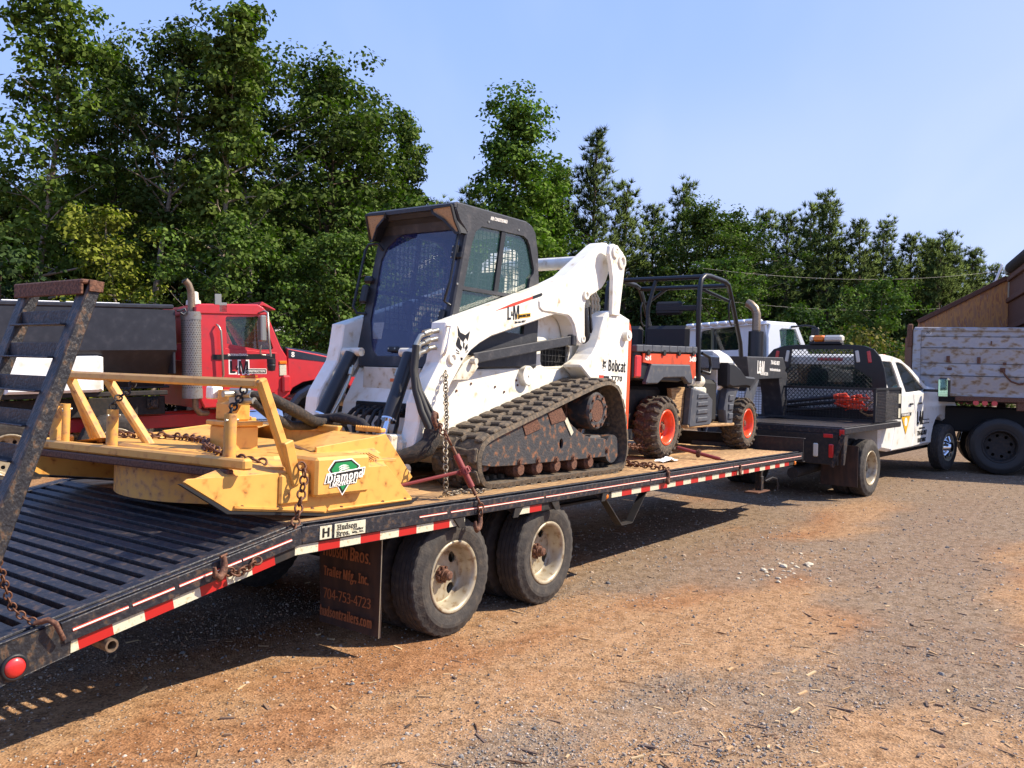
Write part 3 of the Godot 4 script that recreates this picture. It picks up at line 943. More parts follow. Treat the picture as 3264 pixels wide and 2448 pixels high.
func trailer():
	var t = thing("flatbed_trailer", "long black wood-decked flatbed trailer with slotted tail and red-white reflective tape", "trailer", Vector3(5.0, 0, -4.8))
	var F = 11.62
	# deck boards
	var edges = []
	for i in 14: edges.append(lerpf(-3.585, -6.015, i / 13.0))
	for i in 13:
		for part in 2:
			var x0 = [3.03, 7.34][part] + 0.004 * (i % 3)
			var x1 = [7.335, F - 0.02][part]
			var m = mb()
			var sag = 0.004 * sin(i * 2.3 + part)
			m.box(Vector3((x0 + x1) / 2, 0.876 + sag, (edges[i] + edges[i + 1]) / 2), Vector3(x1 - x0, 0.04, 0.179), 0.005)
			obj(m, "plank", M["wood_%d" % ((i * 3 + part * 2) % 4)], t)
	# the patch of wet dark oil near the front is a stain in the boards; frame below
	for s in [0, 1]:
		var zi = [-4.3, -5.3][s]
		var m = mb()
		m.box(Vector3(7.35, 0.84, zi), Vector3(8.6, 0.02, 0.14))
		m.box(Vector3(7.35, 0.70, zi), Vector3(8.6, 0.28, 0.012))
		m.box(Vector3(7.35, 0.56, zi), Vector3(8.6, 0.02, 0.14))
		obj(m, "frame_beam", M.frame_steel, t)
	for i in 21:
		var m = mb()
		m.box(Vector3(3.2 + i * 0.415, 0.82, -4.8), Vector3(0.05, 0.07, 2.44))
		obj(m, "crossmember", M.frame_steel, t)
	for s in [0, 1]:
		var sg = [1.0, -1.0][s]
		var z = func(d): return -4.8 + sg * (1.30 - d)   # d metres in from the outer edge
		var q = func(x, y, d): return Vector3(x, y, z.call(d))
		# flat deck: inner channel, outer rub rail and the pockets between
		var m = mb()
		m.box(q.call(7.31, 0.852, 0.075), Vector3(F - 3.0, 0.105, 0.022), 0.004)
		m.box(q.call(7.31, 0.902, 0.068), Vector3(F - 3.0, 0.008, 0.036), 0.002)
		obj(m, "deck_rail", M.black_steel, t)
		m = mb()
		m.box(q.call(7.31, 0.850, 0.006), Vector3(F - 2.99, 0.092, 0.013), 0.003)
		obj(m, "rub_rail", M.black_steel, t)
		for i in 15:
			m = mb()
			m.box(q.call(3.12 + i * 0.6, 0.848, 0.038), Vector3(0.075, 0.084, 0.05), 0.003)
			obj(m, "stake_pocket", M.black_steel, t)
		for seg in [[3.92, 4.18], [4.22, 5.3], [5.33, 7.05], [7.08, 9.1], [9.13, F - 0.06]]:
			m = mb()
			m.box(q.call((seg[0] + seg[1]) / 2, 0.849, -0.0012), Vector3(seg[1] - seg[0], 0.013, 0.003))
			obj(m, "pinstripe", M.pinstripe_red, t)
			m = mb()
			m.box(q.call((seg[0] + seg[1]) / 2, 0.849, -0.0035), Vector3(seg[1] - seg[0], 0.005, 0.003))
			obj(m, "pinstripe", M.pinstripe_white, t)
		# lower rail carrying reflective tape, cut away round the wheels
		for run in [[2.97, 4.33, 9], [4.98, 5.48, 2], [6.22, F - 0.2, 26]]:
			m = mb()
			m.box(q.call((run[0] + run[1]) / 2, 0.776, 0.026), Vector3(run[1] - run[0], 0.062, 0.012), 0.002)
			m.box(q.call((run[0] + run[1]) / 2, 0.746, 0.05), Vector3(run[1] - run[0], 0.006, 0.06))
			for e in [0, 1]:
				var x = run[e]
				m.quad(q.call(x, 0.805, 0.02), q.call(x + [-0.07, 0.07][e], 0.805, 0.06), q.call(x + [-0.07, 0.07][e], 0.80, 0.07), q.call(x, 0.742, 0.03))
			obj(m, "lower_rail", M.frame_steel, t)
			var x0 = run[0] if run[0] < 3 else (4.99 if run[0] < 5 else 6.38)
			var n = run[2]
			var step = 0.158 if run[0] < 6 else 0.182
			for i in n:
				m = mb()
				m.box(q.call(x0 + (i + 0.5) * step, 0.772, 0.0185), Vector3(step, 0.05, 0.003))
				obj(m, "reflective_tape", M.reflector_white if i % 2 == 0 else M.reflector_red, t)
		for x in [6.28, F - 0.28]:
			m = mb()
			m.xf = Transform3D(AXZ if sg > 0 else AXZ * Basis(Vector3(1, 0, 0), PI), q.call(x, 0.768, 0.016))
			m.lathe([Vector2(0.026, 0), Vector2(0.026, 0.006), Vector2(0.018, 0.016), Vector2(0, 0.019)], 14, true)
			obj(m, "side_marker_lamp", M.amber_lens, t)
		# gussets at the wheel cutouts
		for x in [[4.36, -1], [4.94, 1], [5.52, -1], [6.2, 1]]:
			m = mb()
			m.plate([Vector2(x[0], 0.80), Vector2(x[0] + x[1] * 0.10, 0.80), Vector2(x[0] + x[1] * 0.04, 0.735), Vector2(x[0] - x[1] * 0.02, 0.735)], z.call(0.012 if sg > 0 else 0.0), z.call(0.0 if sg > 0 else 0.012), 0.0)
			obj(m, "gusset", M.frame_steel, t)
		# step bracket under the deck
		m = mb()
		var bp = [Vector2(6.25, 0.80), Vector2(6.62, 0.485), Vector2(6.82, 0.485), Vector2(7.14, 0.80)]
		for i in 3:
			m.bar(q.call(bp[i].x, bp[i].y, 0.07), q.call(bp[i + 1].x, bp[i + 1].y, 0.07), 0.07, 0.010)
		obj(m, "step_bracket", M.frame_steel, t)
		# sloping tail: rails
		var sl = 0.2
		var dy = func(x): return 0.9 + (x - 3.0) * sl
		m = mb()
		m.bar(q.call(1.34, dy.call(1.34) - 0.048, 0.075), q.call(3.0, 0.852, 0.075), 0.022, 0.105, Vector3.UP, 0.004)
		m.bar(q.call(1.34, dy.call(1.34) + 0.004, 0.10), q.call(3.02, 0.904, 0.10), 0.07, 0.010, Vector3.UP, 0.003)
		m.bar(q.call(1.34, dy.call(1.34) + 0.002, 0.03), q.call(3.02, 0.902, 0.03), 0.025, 0.008, Vector3.UP, 0.003)
		obj(m, "tail_rail", M.black_steel, t)
		m = mb()
		m.bar(q.call(1.76, dy.call(1.76) - 0.050, 0.006), q.call(3.0, 0.850, 0.006), 0.013, 0.092, Vector3.UP, 0.003)
		obj(m, "tail_rub_rail", M.black_steel, t)
		for seg in [[1.80, 2.04], [2.06, 2.26], [2.285, 2.62], [2.63, 2.93]]:
			m = mb()
			m.bar(q.call(seg[0], dy.call(seg[0]) - 0.05, -0.0012), q.call(seg[1], dy.call(seg[1]) - 0.05, -0.0012), 0.003, 0.014)
			obj(m, "pinstripe", M.pinstripe_red, t)
			m = mb()
			m.bar(q.call(seg[0], dy.call(seg[0]) - 0.05, -0.0035), q.call(seg[1], dy.call(seg[1]) - 0.05, -0.0035), 0.003, 0.006)
			obj(m, "pinstripe", M.pinstripe_white, t)
		m = mb()
		m.bar(q.call(1.70, dy.call(1.70) - 0.125, 0.026), q.call(2.98, 0.776, 0.026), 0.012, 0.062, Vector3.UP, 0.002)
		obj(m, "lower_rail", M.frame_steel, t)
		var marks = [1.70, 1.835, 1.985, 2.13, 2.27, 2.41, 2.555, 2.7, 2.84]
		for i in 8:
			m = mb()
			m.bar(q.call(marks[i], dy.call(marks[i]) - 0.127, 0.0185), q.call(marks[i + 1], dy.call(marks[i + 1]) - 0.127, 0.0185), 0.003, 0.05)
			obj(m, "reflective_tape", M.reflector_white if i % 2 == 0 else M.reflector_red, t)
		# deep plate at the tail's end with a round red lamp
		m = mb()
		var pl = [Vector2(1.33, dy.call(1.33)), Vector2(1.765, dy.call(1.765) - 0.004), Vector2(1.80, dy.call(1.80) - 0.10), Vector2(1.80, dy.call(1.80) - 0.155), Vector2(1.33, dy.call(1.33) - 0.17)]
		m.plate(pl, z.call(0.012) if sg > 0 else z.call(0.022), z.call(0.022) if sg > 0 else z.call(0.012), 0.002)
		obj(m, "tail_plate", M.ramp_steel, t)
		m = mb()
		var face = AXZ if sg > 0 else AXZ * Basis(Vector3(1, 0, 0), PI)
		m.xf = Transform3D(face, q.call(1.58, 0.507, 0.012))
		m.lathe([Vector2(0.053, -0.004), Vector2(0.053, 0.010), Vector2(0.047, 0.014), Vector2(0.041, 0.012)], 28, true)
		var ring = obj(m, "tail_lamp", M.black_plastic, t)
		m = mb()
		m.xf = Transform3D(face, q.call(1.58, 0.507, 0.012))
		m.lathe([Vector2(0.042, 0.002), Vector2(0.038, 0.015), Vector2(0.024, 0.021), Vector2(0, 0.023)], 28, true)
		obj(m, "lens", M.red_lens, ring)
		m = mb()
		m.xf = Transform3D(face, q.call(1.975, 0.503, 0.03))
		m.lathe([Vector2(0.0295, -0.10), Vector2(0.0295, 0.026), Vector2(0.020, 0.026), Vector2(0.020, -0.06), Vector2(0, -0.06)], 20)
		obj(m, "pipe_socket", M.stack_pipe, t)
		# wheels in pairs
		for ax in [4.372, 5.50]:
			for d in [0, 1]:
				var key = "t_tyre"
				if not used.has(key):
					used[key] = [tyre_mesh(0.397, 0.225, 0.228, 3, 0.008, 96), wheel_mesh(0.228, 0.2, 0.118, 4, 0.040), hub_mesh(0.118, 0.034, 0.085)]
				var zz = z.call(0.072 + d * 0.285)
				put_wheel(t, Vector3(ax, 0.393, zz), used[key], [M.tyre_rubber, M.rim_paint, M.rusty_steel], ax * 1.7 + 0.7, sg < 0)
	for ax in [4.372, 5.50]:
		var m = mb()
		m.cyl(Vector3(ax, 0.393, -3.75), Vector3(ax, 0.393, -5.85), 0.06)
		obj(m, "axle", M.frame_steel, t)
	# tail slats over lengthwise runners
	for i in 18:
		var x = 1.425 + i * 0.0905
		var y = 0.9 + (x - 3.0) * 0.2 - 0.004
		var m = mb()
		m.bar(Vector3(x - 0.028, y - 0.0056, -4.8), Vector3(x + 0.028, y + 0.0056, -4.8), 2.34, 0.010, Vector3.UP, 0.002)
		m.bar(Vector3(x + -0.024, y - 0.03, -5.97), Vector3(x + -0.024, y - 0.03, -3.63), 0.008, 0.05)
		obj(m, "slat", M.black_steel, t)
	for i in 10:
		var zz = lerpf(-3.72, -5.88, i / 9.0)
		var m = mb()
		m.bar(Vector3(1.36, 0.9 - 1.64 * 0.2 - 0.095, zz), Vector3(3.0, 0.805, zz), 0.012 if i % 2 else 0.045, 0.07)
		obj(m, "runner", M.rusty_steel if i % 2 else M.frame_steel, t)
	var m = mb()
	m.box(Vector3(1.34, 0.515, -4.8), Vector3(0.025, 0.15, 2.58), 0.004)
	obj(m, "tail_beam", M.ramp_steel, t)
	m = mb()
	m.box(Vector3(3.0, 0.85, -4.8), Vector3(0.05, 0.10, 2.46), 0.004)
	obj(m, "bend_beam", M.black_steel, t)
	# maker's plate
	m = mb()
	m.box(Vector3(3.16, 0.848, -3.4965), Vector3(0.085, 0.072, 0.004), 0.001)
	var pla = obj(m, "maker_plate", M.reflector_white, t)
	text("H", pla, "lettering", M.decal_black, Vector3(3.16, 0.848, -3.494), Vector3.RIGHT, Vector3.UP, 0.05, 0.05)
	m = mb()
	m.box(Vector3(3.34, 0.848, -3.4965), Vector3(0.235, 0.076, 0.004), 0.001)
	pla = obj(m, "maker_plate", M.reflector_white, t)
	text("Hudson", pla, "lettering", M.decal_black, Vector3(3.315, 0.866, -3.494), Vector3.RIGHT, Vector3.UP, 0.15, 0.032, true, "Droid Serif")
	text("Bros.", pla, "lettering", M.decal_black, Vector3(3.285, 0.829, -3.494), Vector3.RIGHT, Vector3.UP, 0.10, 0.028, true, "Droid Serif")
	text("Trailer", pla, "lettering", M.decal_black, Vector3(3.40, 0.842, -3.494), Vector3.RIGHT, Vector3.UP, 0.08, 0.014)
	text("Mfg., Inc.", pla, "lettering", M.decal_black, Vector3(3.40, 0.824, -3.494), Vector3.RIGHT, Vector3.UP, 0.09, 0.014)
	# mud flaps behind the wheels
	for s in [0, 1]:
		var zc = [-3.885, -5.71][s]
		m = mb()
		m.xf = Transform3D(Basis(Vector3(0, 0, 1), Vector3.UP, Vector3(-1, 0, 0)), Vector3(3.72, 0.0, zc))
		var pts = []
		for k in 6: pts.append(0.76 - k * 0.128)
		for k in 5:
			var o0 = 0.010 * sin(k * 1.1)
			var o1 = 0.010 * sin((k + 1) * 1.1)
			m.quad(Vector3(-0.27, pts[k + 1], o1), Vector3(0.27, pts[k + 1], o1), Vector3(0.27, pts[k], o0), Vector3(-0.27, pts[k], o0))
			m.quad(Vector3(0.27, pts[k + 1], o1 - 0.008), Vector3(-0.27, pts[k + 1], o1 - 0.008), Vector3(-0.27, pts[k], o0 - 0.008), Vector3(0.27, pts[k], o0 - 0.008))
			m.quad(Vector3(0.27, pts[k + 1], o1), Vector3(0.27, pts[k + 1], o1 - 0.008), Vector3(0.27, pts[k], o0 - 0.008), Vector3(0.27, pts[k], o0))
		var fl = obj(m, "mud_flap", M.flap_rubber, t)
		m = mb()
		m.box(Vector3(3.718, 0.44, zc + 0.272), Vector3(0.006, 0.64, 0.004))
		obj(m, "flap_edge", M.zinc, fl)
		var X = 3.705
		var up = Vector3(0, 1, 0)
		var rt = Vector3(0, 0, 1)
		text("H", fl, "lettering", M.decal_bronze, Vector3(X - 0.004, 0.60, zc - 0.205), rt, up, 0.036, 0.085)
		text("UDSON", fl, "lettering", M.decal_bronze, Vector3(X - 0.004, 0.59, zc - 0.09), rt, up, 0.17, 0.066)
		text("B", fl, "lettering", M.decal_bronze, Vector3(X - 0.004, 0.60, zc + 0.04), rt, up, 0.04, 0.085)
		text("ROS.", fl, "lettering", M.decal_bronze, Vector3(X - 0.004, 0.59, zc + 0.13), rt, up, 0.13, 0.066)
		text("Trailer Mfg., Inc.", fl, "lettering", M.decal_bronze, Vector3(X - 0.008, 0.455, zc - 0.01), rt, up, 0.40, 0.085)
		text("704-753-4723", fl, "lettering", M.decal_bronze, Vector3(X - 0.004, 0.32, zc), rt, up, 0.42, 0.065, false)
		text("hudsontrailers.com", fl, "lettering", M.decal_bronze, Vector3(X, 0.205, zc - 0.01), rt, up, 0.46, 0.068, true)
	# front bulkhead and gooseneck
	m = mb()
	m.box(Vector3(11.655, 0.925, -4.8), Vector3(0.014, 0.31, 2.60), 0.003)
	m.box(Vector3(11.675, 1.083, -4.8), Vector3(0.06, 0.010, 2.62), 0.002)
	m.box(Vector3(11.675, 0.770, -4.8), Vector3(0.06, 0.010, 2.62), 0.002)
	obj(m, "bulkhead", M.frame_steel, t)
	m = mb()
	for zz in [-4.58, -5.02]:
		m.bar(Vector3(11.9, 0.75, zz), Vector3(12.72, 2.0, zz), 0.016, 0.34, Vector3.RIGHT)
	m.box(Vector3(11.8, 0.85, -4.8), Vector3(0.4, 0.2, 0.6))
	obj(m, "gooseneck_riser", M.grey_plastic, t)
	m = mb()
	m.plate([Vector2(12.25, 2.215), Vector2(13.92, 2.275), Vector2(14.08, 2.11), Vector2(13.92, 1.93), Vector2(12.80, 1.885), Vector2(12.45, 1.70)], -5.05, -4.56, 0.01)
	var nk = obj(m, "gooseneck", M.cab_black, t)
	m = mb()
	m.plate([Vector2(13.86, 2.02), Vector2(14.08, 2.11), Vector2(14.34, 2.03), Vector2(14.42, 1.28), Vector2(14.22, 1.28)], -4.95, -4.62, 0.01)
	obj(m, "coupler", M.cab_black, t)
	text("L&M", nk, "lettering", M.decal_white, Vector3(12.86, 2.075, -4.557), Vector3.RIGHT, Vector3.UP, 0.30, 0.20)
	text("CONSTRUCTION", nk, "lettering", M.decal_white, Vector3(13.02, 1.98, -4.557), Vector3.RIGHT, Vector3.UP, 0.34, 0.05)
	text("704-662-8057", nk, "lettering", M.decal_white, Vector3(13.52, 2.17, -4.557), Vector3.RIGHT, Vector3.UP, 0.42, 0.065)
	text("www.lmconstruction.com", nk, "lettering", M.decal_white, Vector3(13.52, 2.06, -4.557), Vector3.RIGHT, Vector3.UP, 0.50, 0.05)
	# landing jack
	for zz in [-4.12, -5.5]:
		m = mb()
		m.box(Vector3(11.74, 0.62, zz), Vector3(0.07, 0.36, 0.07), 0.006)
		m.box(Vector3(11.74, 0.40, zz), Vector3(0.09, 0.22, 0.09), 0.006)
		var jk = obj(m, "landing_leg", M.ramp_steel, t)
		m = mb()
		m.box(Vector3(11.65, 0.305, zz), Vector3(0.5, 0.014, 0.2), 0.003)
		obj(m, "foot_plate", M.rusty_steel, jk)
		m = mb()
		m.tube([Vector3(11.8, 0.44, zz + 0.06), Vector3(12.1, 0.47, zz + 0.06), Vector3(12.28, 0.44, zz + 0.06), Vector3(12.34, 0.36, zz + 0.06), Vector3(12.34, 0.27, zz + 0.06)], 0.014)
		obj(m, "crank", M.black_steel, jk)
	# raised ramp at the right of the tail
	var rmp = MB.new(O)
	var prof = func(y): return [lerpf(1.365, 1.842, (y - 0.55) / 1.5) - 0.07 * smoothstep(1.6, 0.6, y), 1.42 + (y - 0.55) * 0.322]
	var hinge = mb()
	hinge.cyl(Vector3(1.33, 0.56, -3.5), Vector3(1.33, 0.56, -4.2), 0.022)
	var rp = obj(hinge, "ramp", M.ramp_steel, t)
	for zz in [[-3.63, -3.548], [-4.155, -4.075]]:
		m = mb()
		var poly = []
		for y in [0.5, 0.9, 1.3, 1.7, 2.05]: poly.append(Vector2(prof.call(y)[0], y))
		for y in [2.05, 1.7, 1.3, 0.9, 0.5]: poly.append(Vector2(prof.call(y)[1], y))
		m.plate(poly, zz[0], zz[1], 0.006)
		obj(m, "stringer", M.ramp_steel, rp)
	for i in 10:
		var y = 1.89 - i * 0.142
		m = mb()
		var xx = prof.call(y)
		var xm = lerpf(xx[0], xx[1], 0.45)
		m.box(Vector3(xm, y + 0.02, -3.85), Vector3(0.008, 0.062, 0.46), 0.002)
		m.box(Vector3(xm - 0.028, y - 0.012, -3.85), Vector3(0.056, 0.008, 0.46), 0.002)
		obj(m, "rung", M.black_steel, rp)
	m = mb()
	m.box(Vector3(1.845, 2.06, -3.85), Vector3(0.075, 0.02, 0.61), 0.006)
	m.box(Vector3(1.815, 2.035, -3.85), Vector3(0.014, 0.06, 0.60), 0.004)
	m.plate([Vector2(1.84, 2.02), Vector2(1.90, 2.02), Vector2(1.905, 2.065), Vector2(1.84, 2.07)], -3.545, -3.538, 0.002)
	obj(m, "ramp_lip", M.rusty_steel, rp)
	# tongue bent over the rail where the ramp chain ends
	m = mb()
	m.tube([Vector3(1.66, 0.66, -3.53), Vector3(1.70, 0.672, -3.50), Vector3(1.715, 0.66, -3.47), Vector3(1.755, 0.585, -3.478)], [0.010, 0.012, 0.012, 0.010], 8)
	obj(m, "chain_tongue", M.rusty_steel, t)

# a cat's head of dark patches, as on the machine's arm
func cat_mark(parent, at, s):
	var m = mb()
	m.xf = Transform3D(Basis.from_scale(Vector3(s, s, 1)), at)
	for p in [[-0.40, 0.80, -0.19, 0.50, 0.20, 0.40, 0.55, 0.62, 0.40, 0.14, 0.24, 0.28, 0.07, 0.06, -0.14, 0.18, -0.34, 0.34], [-0.34, 0.28, -0.17, 0.14, -0.14, -0.06, 0.0, -0.2, -0.07, -0.36, -0.42, -0.17, -0.48, -0.06], [0.2, -0.2, 0.38, 0.0, 0.42, -0.2, 0.28, -0.38], [-0.1, -0.68, 0.07, -0.68, 0.05, -0.81, -0.07, -0.82], [0.07, 0.06, 0.17, 0.0, 0.15, -0.28, 0.06, -0.18], [-0.45, -0.30, -0.2, -0.42, -0.2, -0.45, -0.46, -0.35], [-0.42, -0.45, -0.18, -0.50, -0.18, -0.53, -0.42, -0.50], [0.44, -0.30, 0.26, -0.44, 0.26, -0.47, 0.46, -0.35]]:
		m.plate(P(p), 0.0, 0.002)
	return obj(m, "cat_emblem", M.decal_black, parent)

func lm_mark(parent, at, right, up, w, dark, box, pale, edge = null):
	var n = right.cross(up)
	var h = w * 0.33
	if edge != null:
		var e = w * 0.07
		var back = at - n * 0.003
		text("L", parent, "lettering_edge", edge, back + right * w * -0.42 + up * h * 0.02, right, up, w * 0.15 + e, h + e)
		text("M", parent, "lettering_edge", edge, back + right * w * -0.12, right, up, w * 0.26 + e, h * 1.05 + e)
		var q = mb()
		q.xf = Transform3D(Basis(right, up, n), back + right * w * 0.22 - up * h * 0.32)
		q.box(Vector3(0, 0, 0), Vector3(w * 0.58 + e * 0.5, h * 0.34 + e * 0.5, 0.002))
		obj(q, "name_bar_edge", edge, parent)
	text("L", parent, "lettering", dark, at + right * w * -0.42 + up * h * 0.02, right, up, w * 0.15, h)
	text("&", parent, "lettering", dark, at + right * w * -0.30 + up * h * -0.05, right, up, w * 0.08, h * 0.36)
	text("M", parent, "lettering", dark, at + right * w * -0.12 + up * h * 0.0, right, up, w * 0.26, h * 1.05)
	var m = mb()
	m.xf = Transform3D(Basis(right, up, n), at + right * w * 0.22 - up * h * 0.32)
	m.box(Vector3(0, 0, 0.0005), Vector3(w * 0.58, h * 0.34, 0.002))
	obj(m, "name_bar", box, parent)
	text("CONSTRUCTION", parent, "lettering", pale, at + right * w * 0.22 - up * h * 0.32 + n * 0.003, right, up, w * 0.52, h * 0.2)

func mower():
	var t = thing("rotary_mower", "yellow rotary brush mower with raised guard frame overhanging the trailer's slotted tail", "mower attachment", Vector3(3.3, 0.9, -4.7))
	var Y = M.mower_yellow
	var D = M.dusty_yellow
	var m
	for s in [0, 1]:
		var zo = [-3.69, -5.71][s]
		m = mb()
		var sk = P([2.411, 1.158, 2.43, 1.172, 2.60, 1.170, 3.033, 1.166, 3.812, 1.158, 4.05, 0.935, 4.045, 0.922, 3.33, 0.912, 2.68, 0.992])
		m.plate(sk, zo - 0.006, zo + 0.006, 0.002)
		var sp = obj(m, "side_skirt", Y, t)
		m = mb()
		m.plate(P([2.405, 1.150, 2.68, 0.990, 3.33, 0.910, 4.05, 0.918, 4.11, 0.935, 4.10, 0.928, 4.05, 0.905, 3.33, 0.897, 2.66, 0.978, 2.385, 1.150]), zo - 0.012, zo + 0.012)
		obj(m, "rubber_skirt", M.black_plastic, sp)
		m = mb()
		for x in [2.75, 2.98, 3.22, 3.44, 3.78, 3.98]:
			var y = 0.935 if x > 3.3 else lerpf(1.012, 0.935, (x - 2.68) / 0.65)
			m.xf = Transform3D(AXZ if s == 0 else AXZ * Basis(Vector3(1, 0, 0), PI), Vector3(x, y, zo + [0.006, -0.006][s]))
			m.lathe([Vector2(0.012, 0), Vector2(0.011, 0.009), Vector2(0, 0.010)], 6)
		obj(m, "bolts", M.rusty_steel, sp)
		m = mb()
		m.bar(Vector3(2.70, 1.010, zo + [0.009, -0.009][s]), Vector3(3.32, 0.930, zo + [0.009, -0.009][s]), 0.016, 0.012)
		m.box(Vector3(3.68, 0.931, zo + [0.009, -0.009][s]), Vector3(0.70, 0.012, 0.016), 0.003)
		obj(m, "skirt_flange", Y, sp)
		# raised boxes on the flank
		m = mb()
		var zi = [-3.622, -5.778][s]
		m.box(Vector3(3.398, 1.130, (zi + zo + [-0.4, 0.4][s]) * 0.5), Vector3(0.416, 0.222, absf(zi - zo) + 0.4), 0.016)
		obj(m, "spring_box", Y, t)
		m = mb()
		m.box(Vector3(3.083, 1.075, zo + [0.012, -0.012][s]), Vector3(0.205, 0.165, 0.026), 0.010)
		obj(m, "flank_panel", Y, t)
		# sloping top of the side tunnel
		m = mb()
		m.quad(Vector3(2.45, 1.165, zo), Vector3(3.19, 1.162, zo), Vector3(3.19, 1.235, zo + [-0.22, 0.22][s]), Vector3(2.95, 1.235, zo + [-0.22, 0.22][s]))
		obj(m, "tunnel_top", D, t)
		m = mb()
		m.quad(Vector3(3.60, 1.158, zo), Vector3(3.812, 1.156, zo), Vector3(3.90, 1.25, zo + [-0.2, 0.2][s]), Vector3(3.60, 1.238, zo + [-0.2, 0.2][s]))
		m.tri(Vector3(3.812, 1.156, zo), Vector3(4.05, 0.93, zo), Vector3(3.90, 1.25, zo + [-0.2, 0.2][s]))
		obj(m, "tunnel_top", D, t)
		m = mb()
		for i in 7: m.bar(Vector3(3.64 + i * 0.022, 1.185 + i * 0.003, zo + [-0.03, 0.03][s]), Vector3(3.67 + i * 0.022, 1.225, zo + [-0.15, 0.15][s]), 0.006, 0.006)
		obj(m, "grip_strips", D, t)
	# deck, front pan and drum
	m = mb()
	m.xf = Transform3D(Basis(Vector3(1, 0, 0), Vector3(0, 0, -1), Vector3(0, 1, 0)), Vector3.ZERO)
	var front = []
	for i in 13:
		var a = lerpf(-PI * 0.5, PI * 0.5, i / 12.0)
		front.append(Vector2(3.05 - cos(a) * 0.34, 4.70 + sin(a) * 0.98))
	var dk = front.duplicate()
	dk.append(Vector2(3.95, 5.66)); dk.append(Vector2(3.95, 3.74))
	m.plate(dk, 1.172, 1.192, 0.003)
	obj(m, "deck", D, t)
	m = mb()
	m.xf = Transform3D(Basis(Vector3(1, 0, 0), Vector3(0, 0, -1), Vector3(0, 1, 0)), Vector3.ZERO)
	var pan = []
	for p in front: pan.append(Vector2(3.09 + (p.x - 3.05) * 0.72, 4.70 + (p.y - 4.7) * 0.86))
	pan.append(Vector2(3.92, 5.55)); pan.append(Vector2(3.92, 3.85))
	m.plate(pan, 1.19, 1.236, 0.018)
	obj(m, "deck_pan", Y, t)
	m = mb()
	m.xf = Transform3D(Basis.IDENTITY, Vector3(3.5, 0, -4.7))
	m.lathe([Vector2(0.745, 0.945), Vector2(0.765, 0.945), Vector2(0.765, 1.175), Vector2(0.745, 1.175)], 48)
	obj(m, "cutter_drum", D, t)
	m = mb()
	m.xf = Transform3D(Basis.IDENTITY, Vector3(3.5, 0, -4.7))
	m.lathe([Vector2(0, 1.0), Vector2(0.20, 1.0), Vector2(0.22, 1.17)], 24)
	obj(m, "cutter_spindle", D, t)
	m = mb()
	m.bar(Vector3(2.70, 1.175, -3.72), Vector3(2.64, 1.145, -5.68), 0.05, 0.045, Vector3.UP, 0.008)
	obj(m, "front_edge", M.rusty_steel, t)
	# guard frame
	m = mb()
	m.bar(Vector3(2.72, 1.232, -3.60), Vector3(2.66, 1.200, -5.62), 0.062, 0.056, Vector3.UP, 0.010)
	m.bar(Vector3(2.66, 1.200, -5.64), Vector3(2.90, 1.215, -5.75), 0.062, 0.056, Vector3.UP, 0.010)
	obj(m, "lower_bar", Y, t)
	for q in [Vector3(2.74, 1.25, -3.79), Vector3(2.71, 1.218, -4.89), Vector3(2.685, 1.212, -5.52), Vector3(2.80, 1.22, -5.64)]:
		m = mb()
		m.xf = Transform3D(Basis.IDENTITY, q)
		m.lathe([Vector2(0.033, -0.01), Vector2(0.033, 0.235), Vector2(0.026, 0.235), Vector2(0.026, 0.16), Vector2(0, 0.16)], 18)
		var tb = obj(m, "chain_tube", D, t)
		m = mb()
		m.cyl(q + Vector3(-0.038, 0.20, 0.012), q + Vector3(0.038, 0.20, 0.012), 0.008, 8)
		obj(m, "pin", M.zinc, tb)
	m = mb()
	m.bar(Vector3(2.85, 1.645, -3.70), Vector3(2.85, 1.645, -5.76), 0.052, 0.052, Vector3.UP, 0.012)
	obj(m, "top_rail", Y, t)
	for z in [-3.70, -5.72]:
		m = mb()
		m.bar(Vector3(2.85, 1.672, z), Vector3(3.045, 1.20, z + 0.02), 0.052, 0.058, Vector3.RIGHT, 0.012)
		m.bar(Vector3(3.0, 1.34, z + 0.045), Vector3(3.085, 1.10, z + 0.03), 0.05, 0.062, Vector3.RIGHT, 0.006)
		obj(m, "guard_post", Y, t)
	for z in [[-5.70, -5.56], [-5.22, -4.97]]:
		m = mb()
		m.bar(Vector3(2.85, 1.63, z[0]), Vector3(3.02, 1.20, z[1]), 0.052, 0.058, Vector3.RIGHT, 0.012)
		obj(m, "guard_brace", D, t)
	# hydraulic motor
	m = mb()
	m.box(Vector3(3.24, 1.30, -4.44), Vector3(0.20, 0.15, 0.22), 0.01)
	m.box(Vector3(3.24, 1.39, -4.44), Vector3(0.24, 0.03, 0.25), 0.006)
	m.box(Vector3(3.24, 1.46, -4.46), Vector3(0.15, 0.13, 0.17), 0.02)
	m.cyl(Vector3(3.24, 1.5, -4.5), Vector3(3.24, 1.59, -4.5), 0.07, 18)
	var mo = obj(m, "hydraulic_motor", Y, t)
	m = mb()
	m.box(Vector3(3.2, 1.555, -4.34), Vector3(0.09, 0.10, 0.11), 0.008)
	m.cyl(Vector3(3.15, 1.57, -4.34), Vector3(3.08, 1.57, -4.34), 0.02, 10)
	m.cyl(Vector3(3.2, 1.57, -4.29), Vector3(3.2, 1.57, -4.22), 0.026, 10)
	m.cyl(Vector3(3.2, 1.535, -4.29), Vector3(3.2, 1.535, -4.20), 0.022, 10)
	obj(m, "valve_block", M.zinc, mo)
	m = mb()
	m.box(Vector3(3.2, 1.57, -4.60), Vector3(0.08, 0.08, 0.07), 0.008)
	obj(m, "port_cap", M.tank_plastic, mo)
	m = mb()
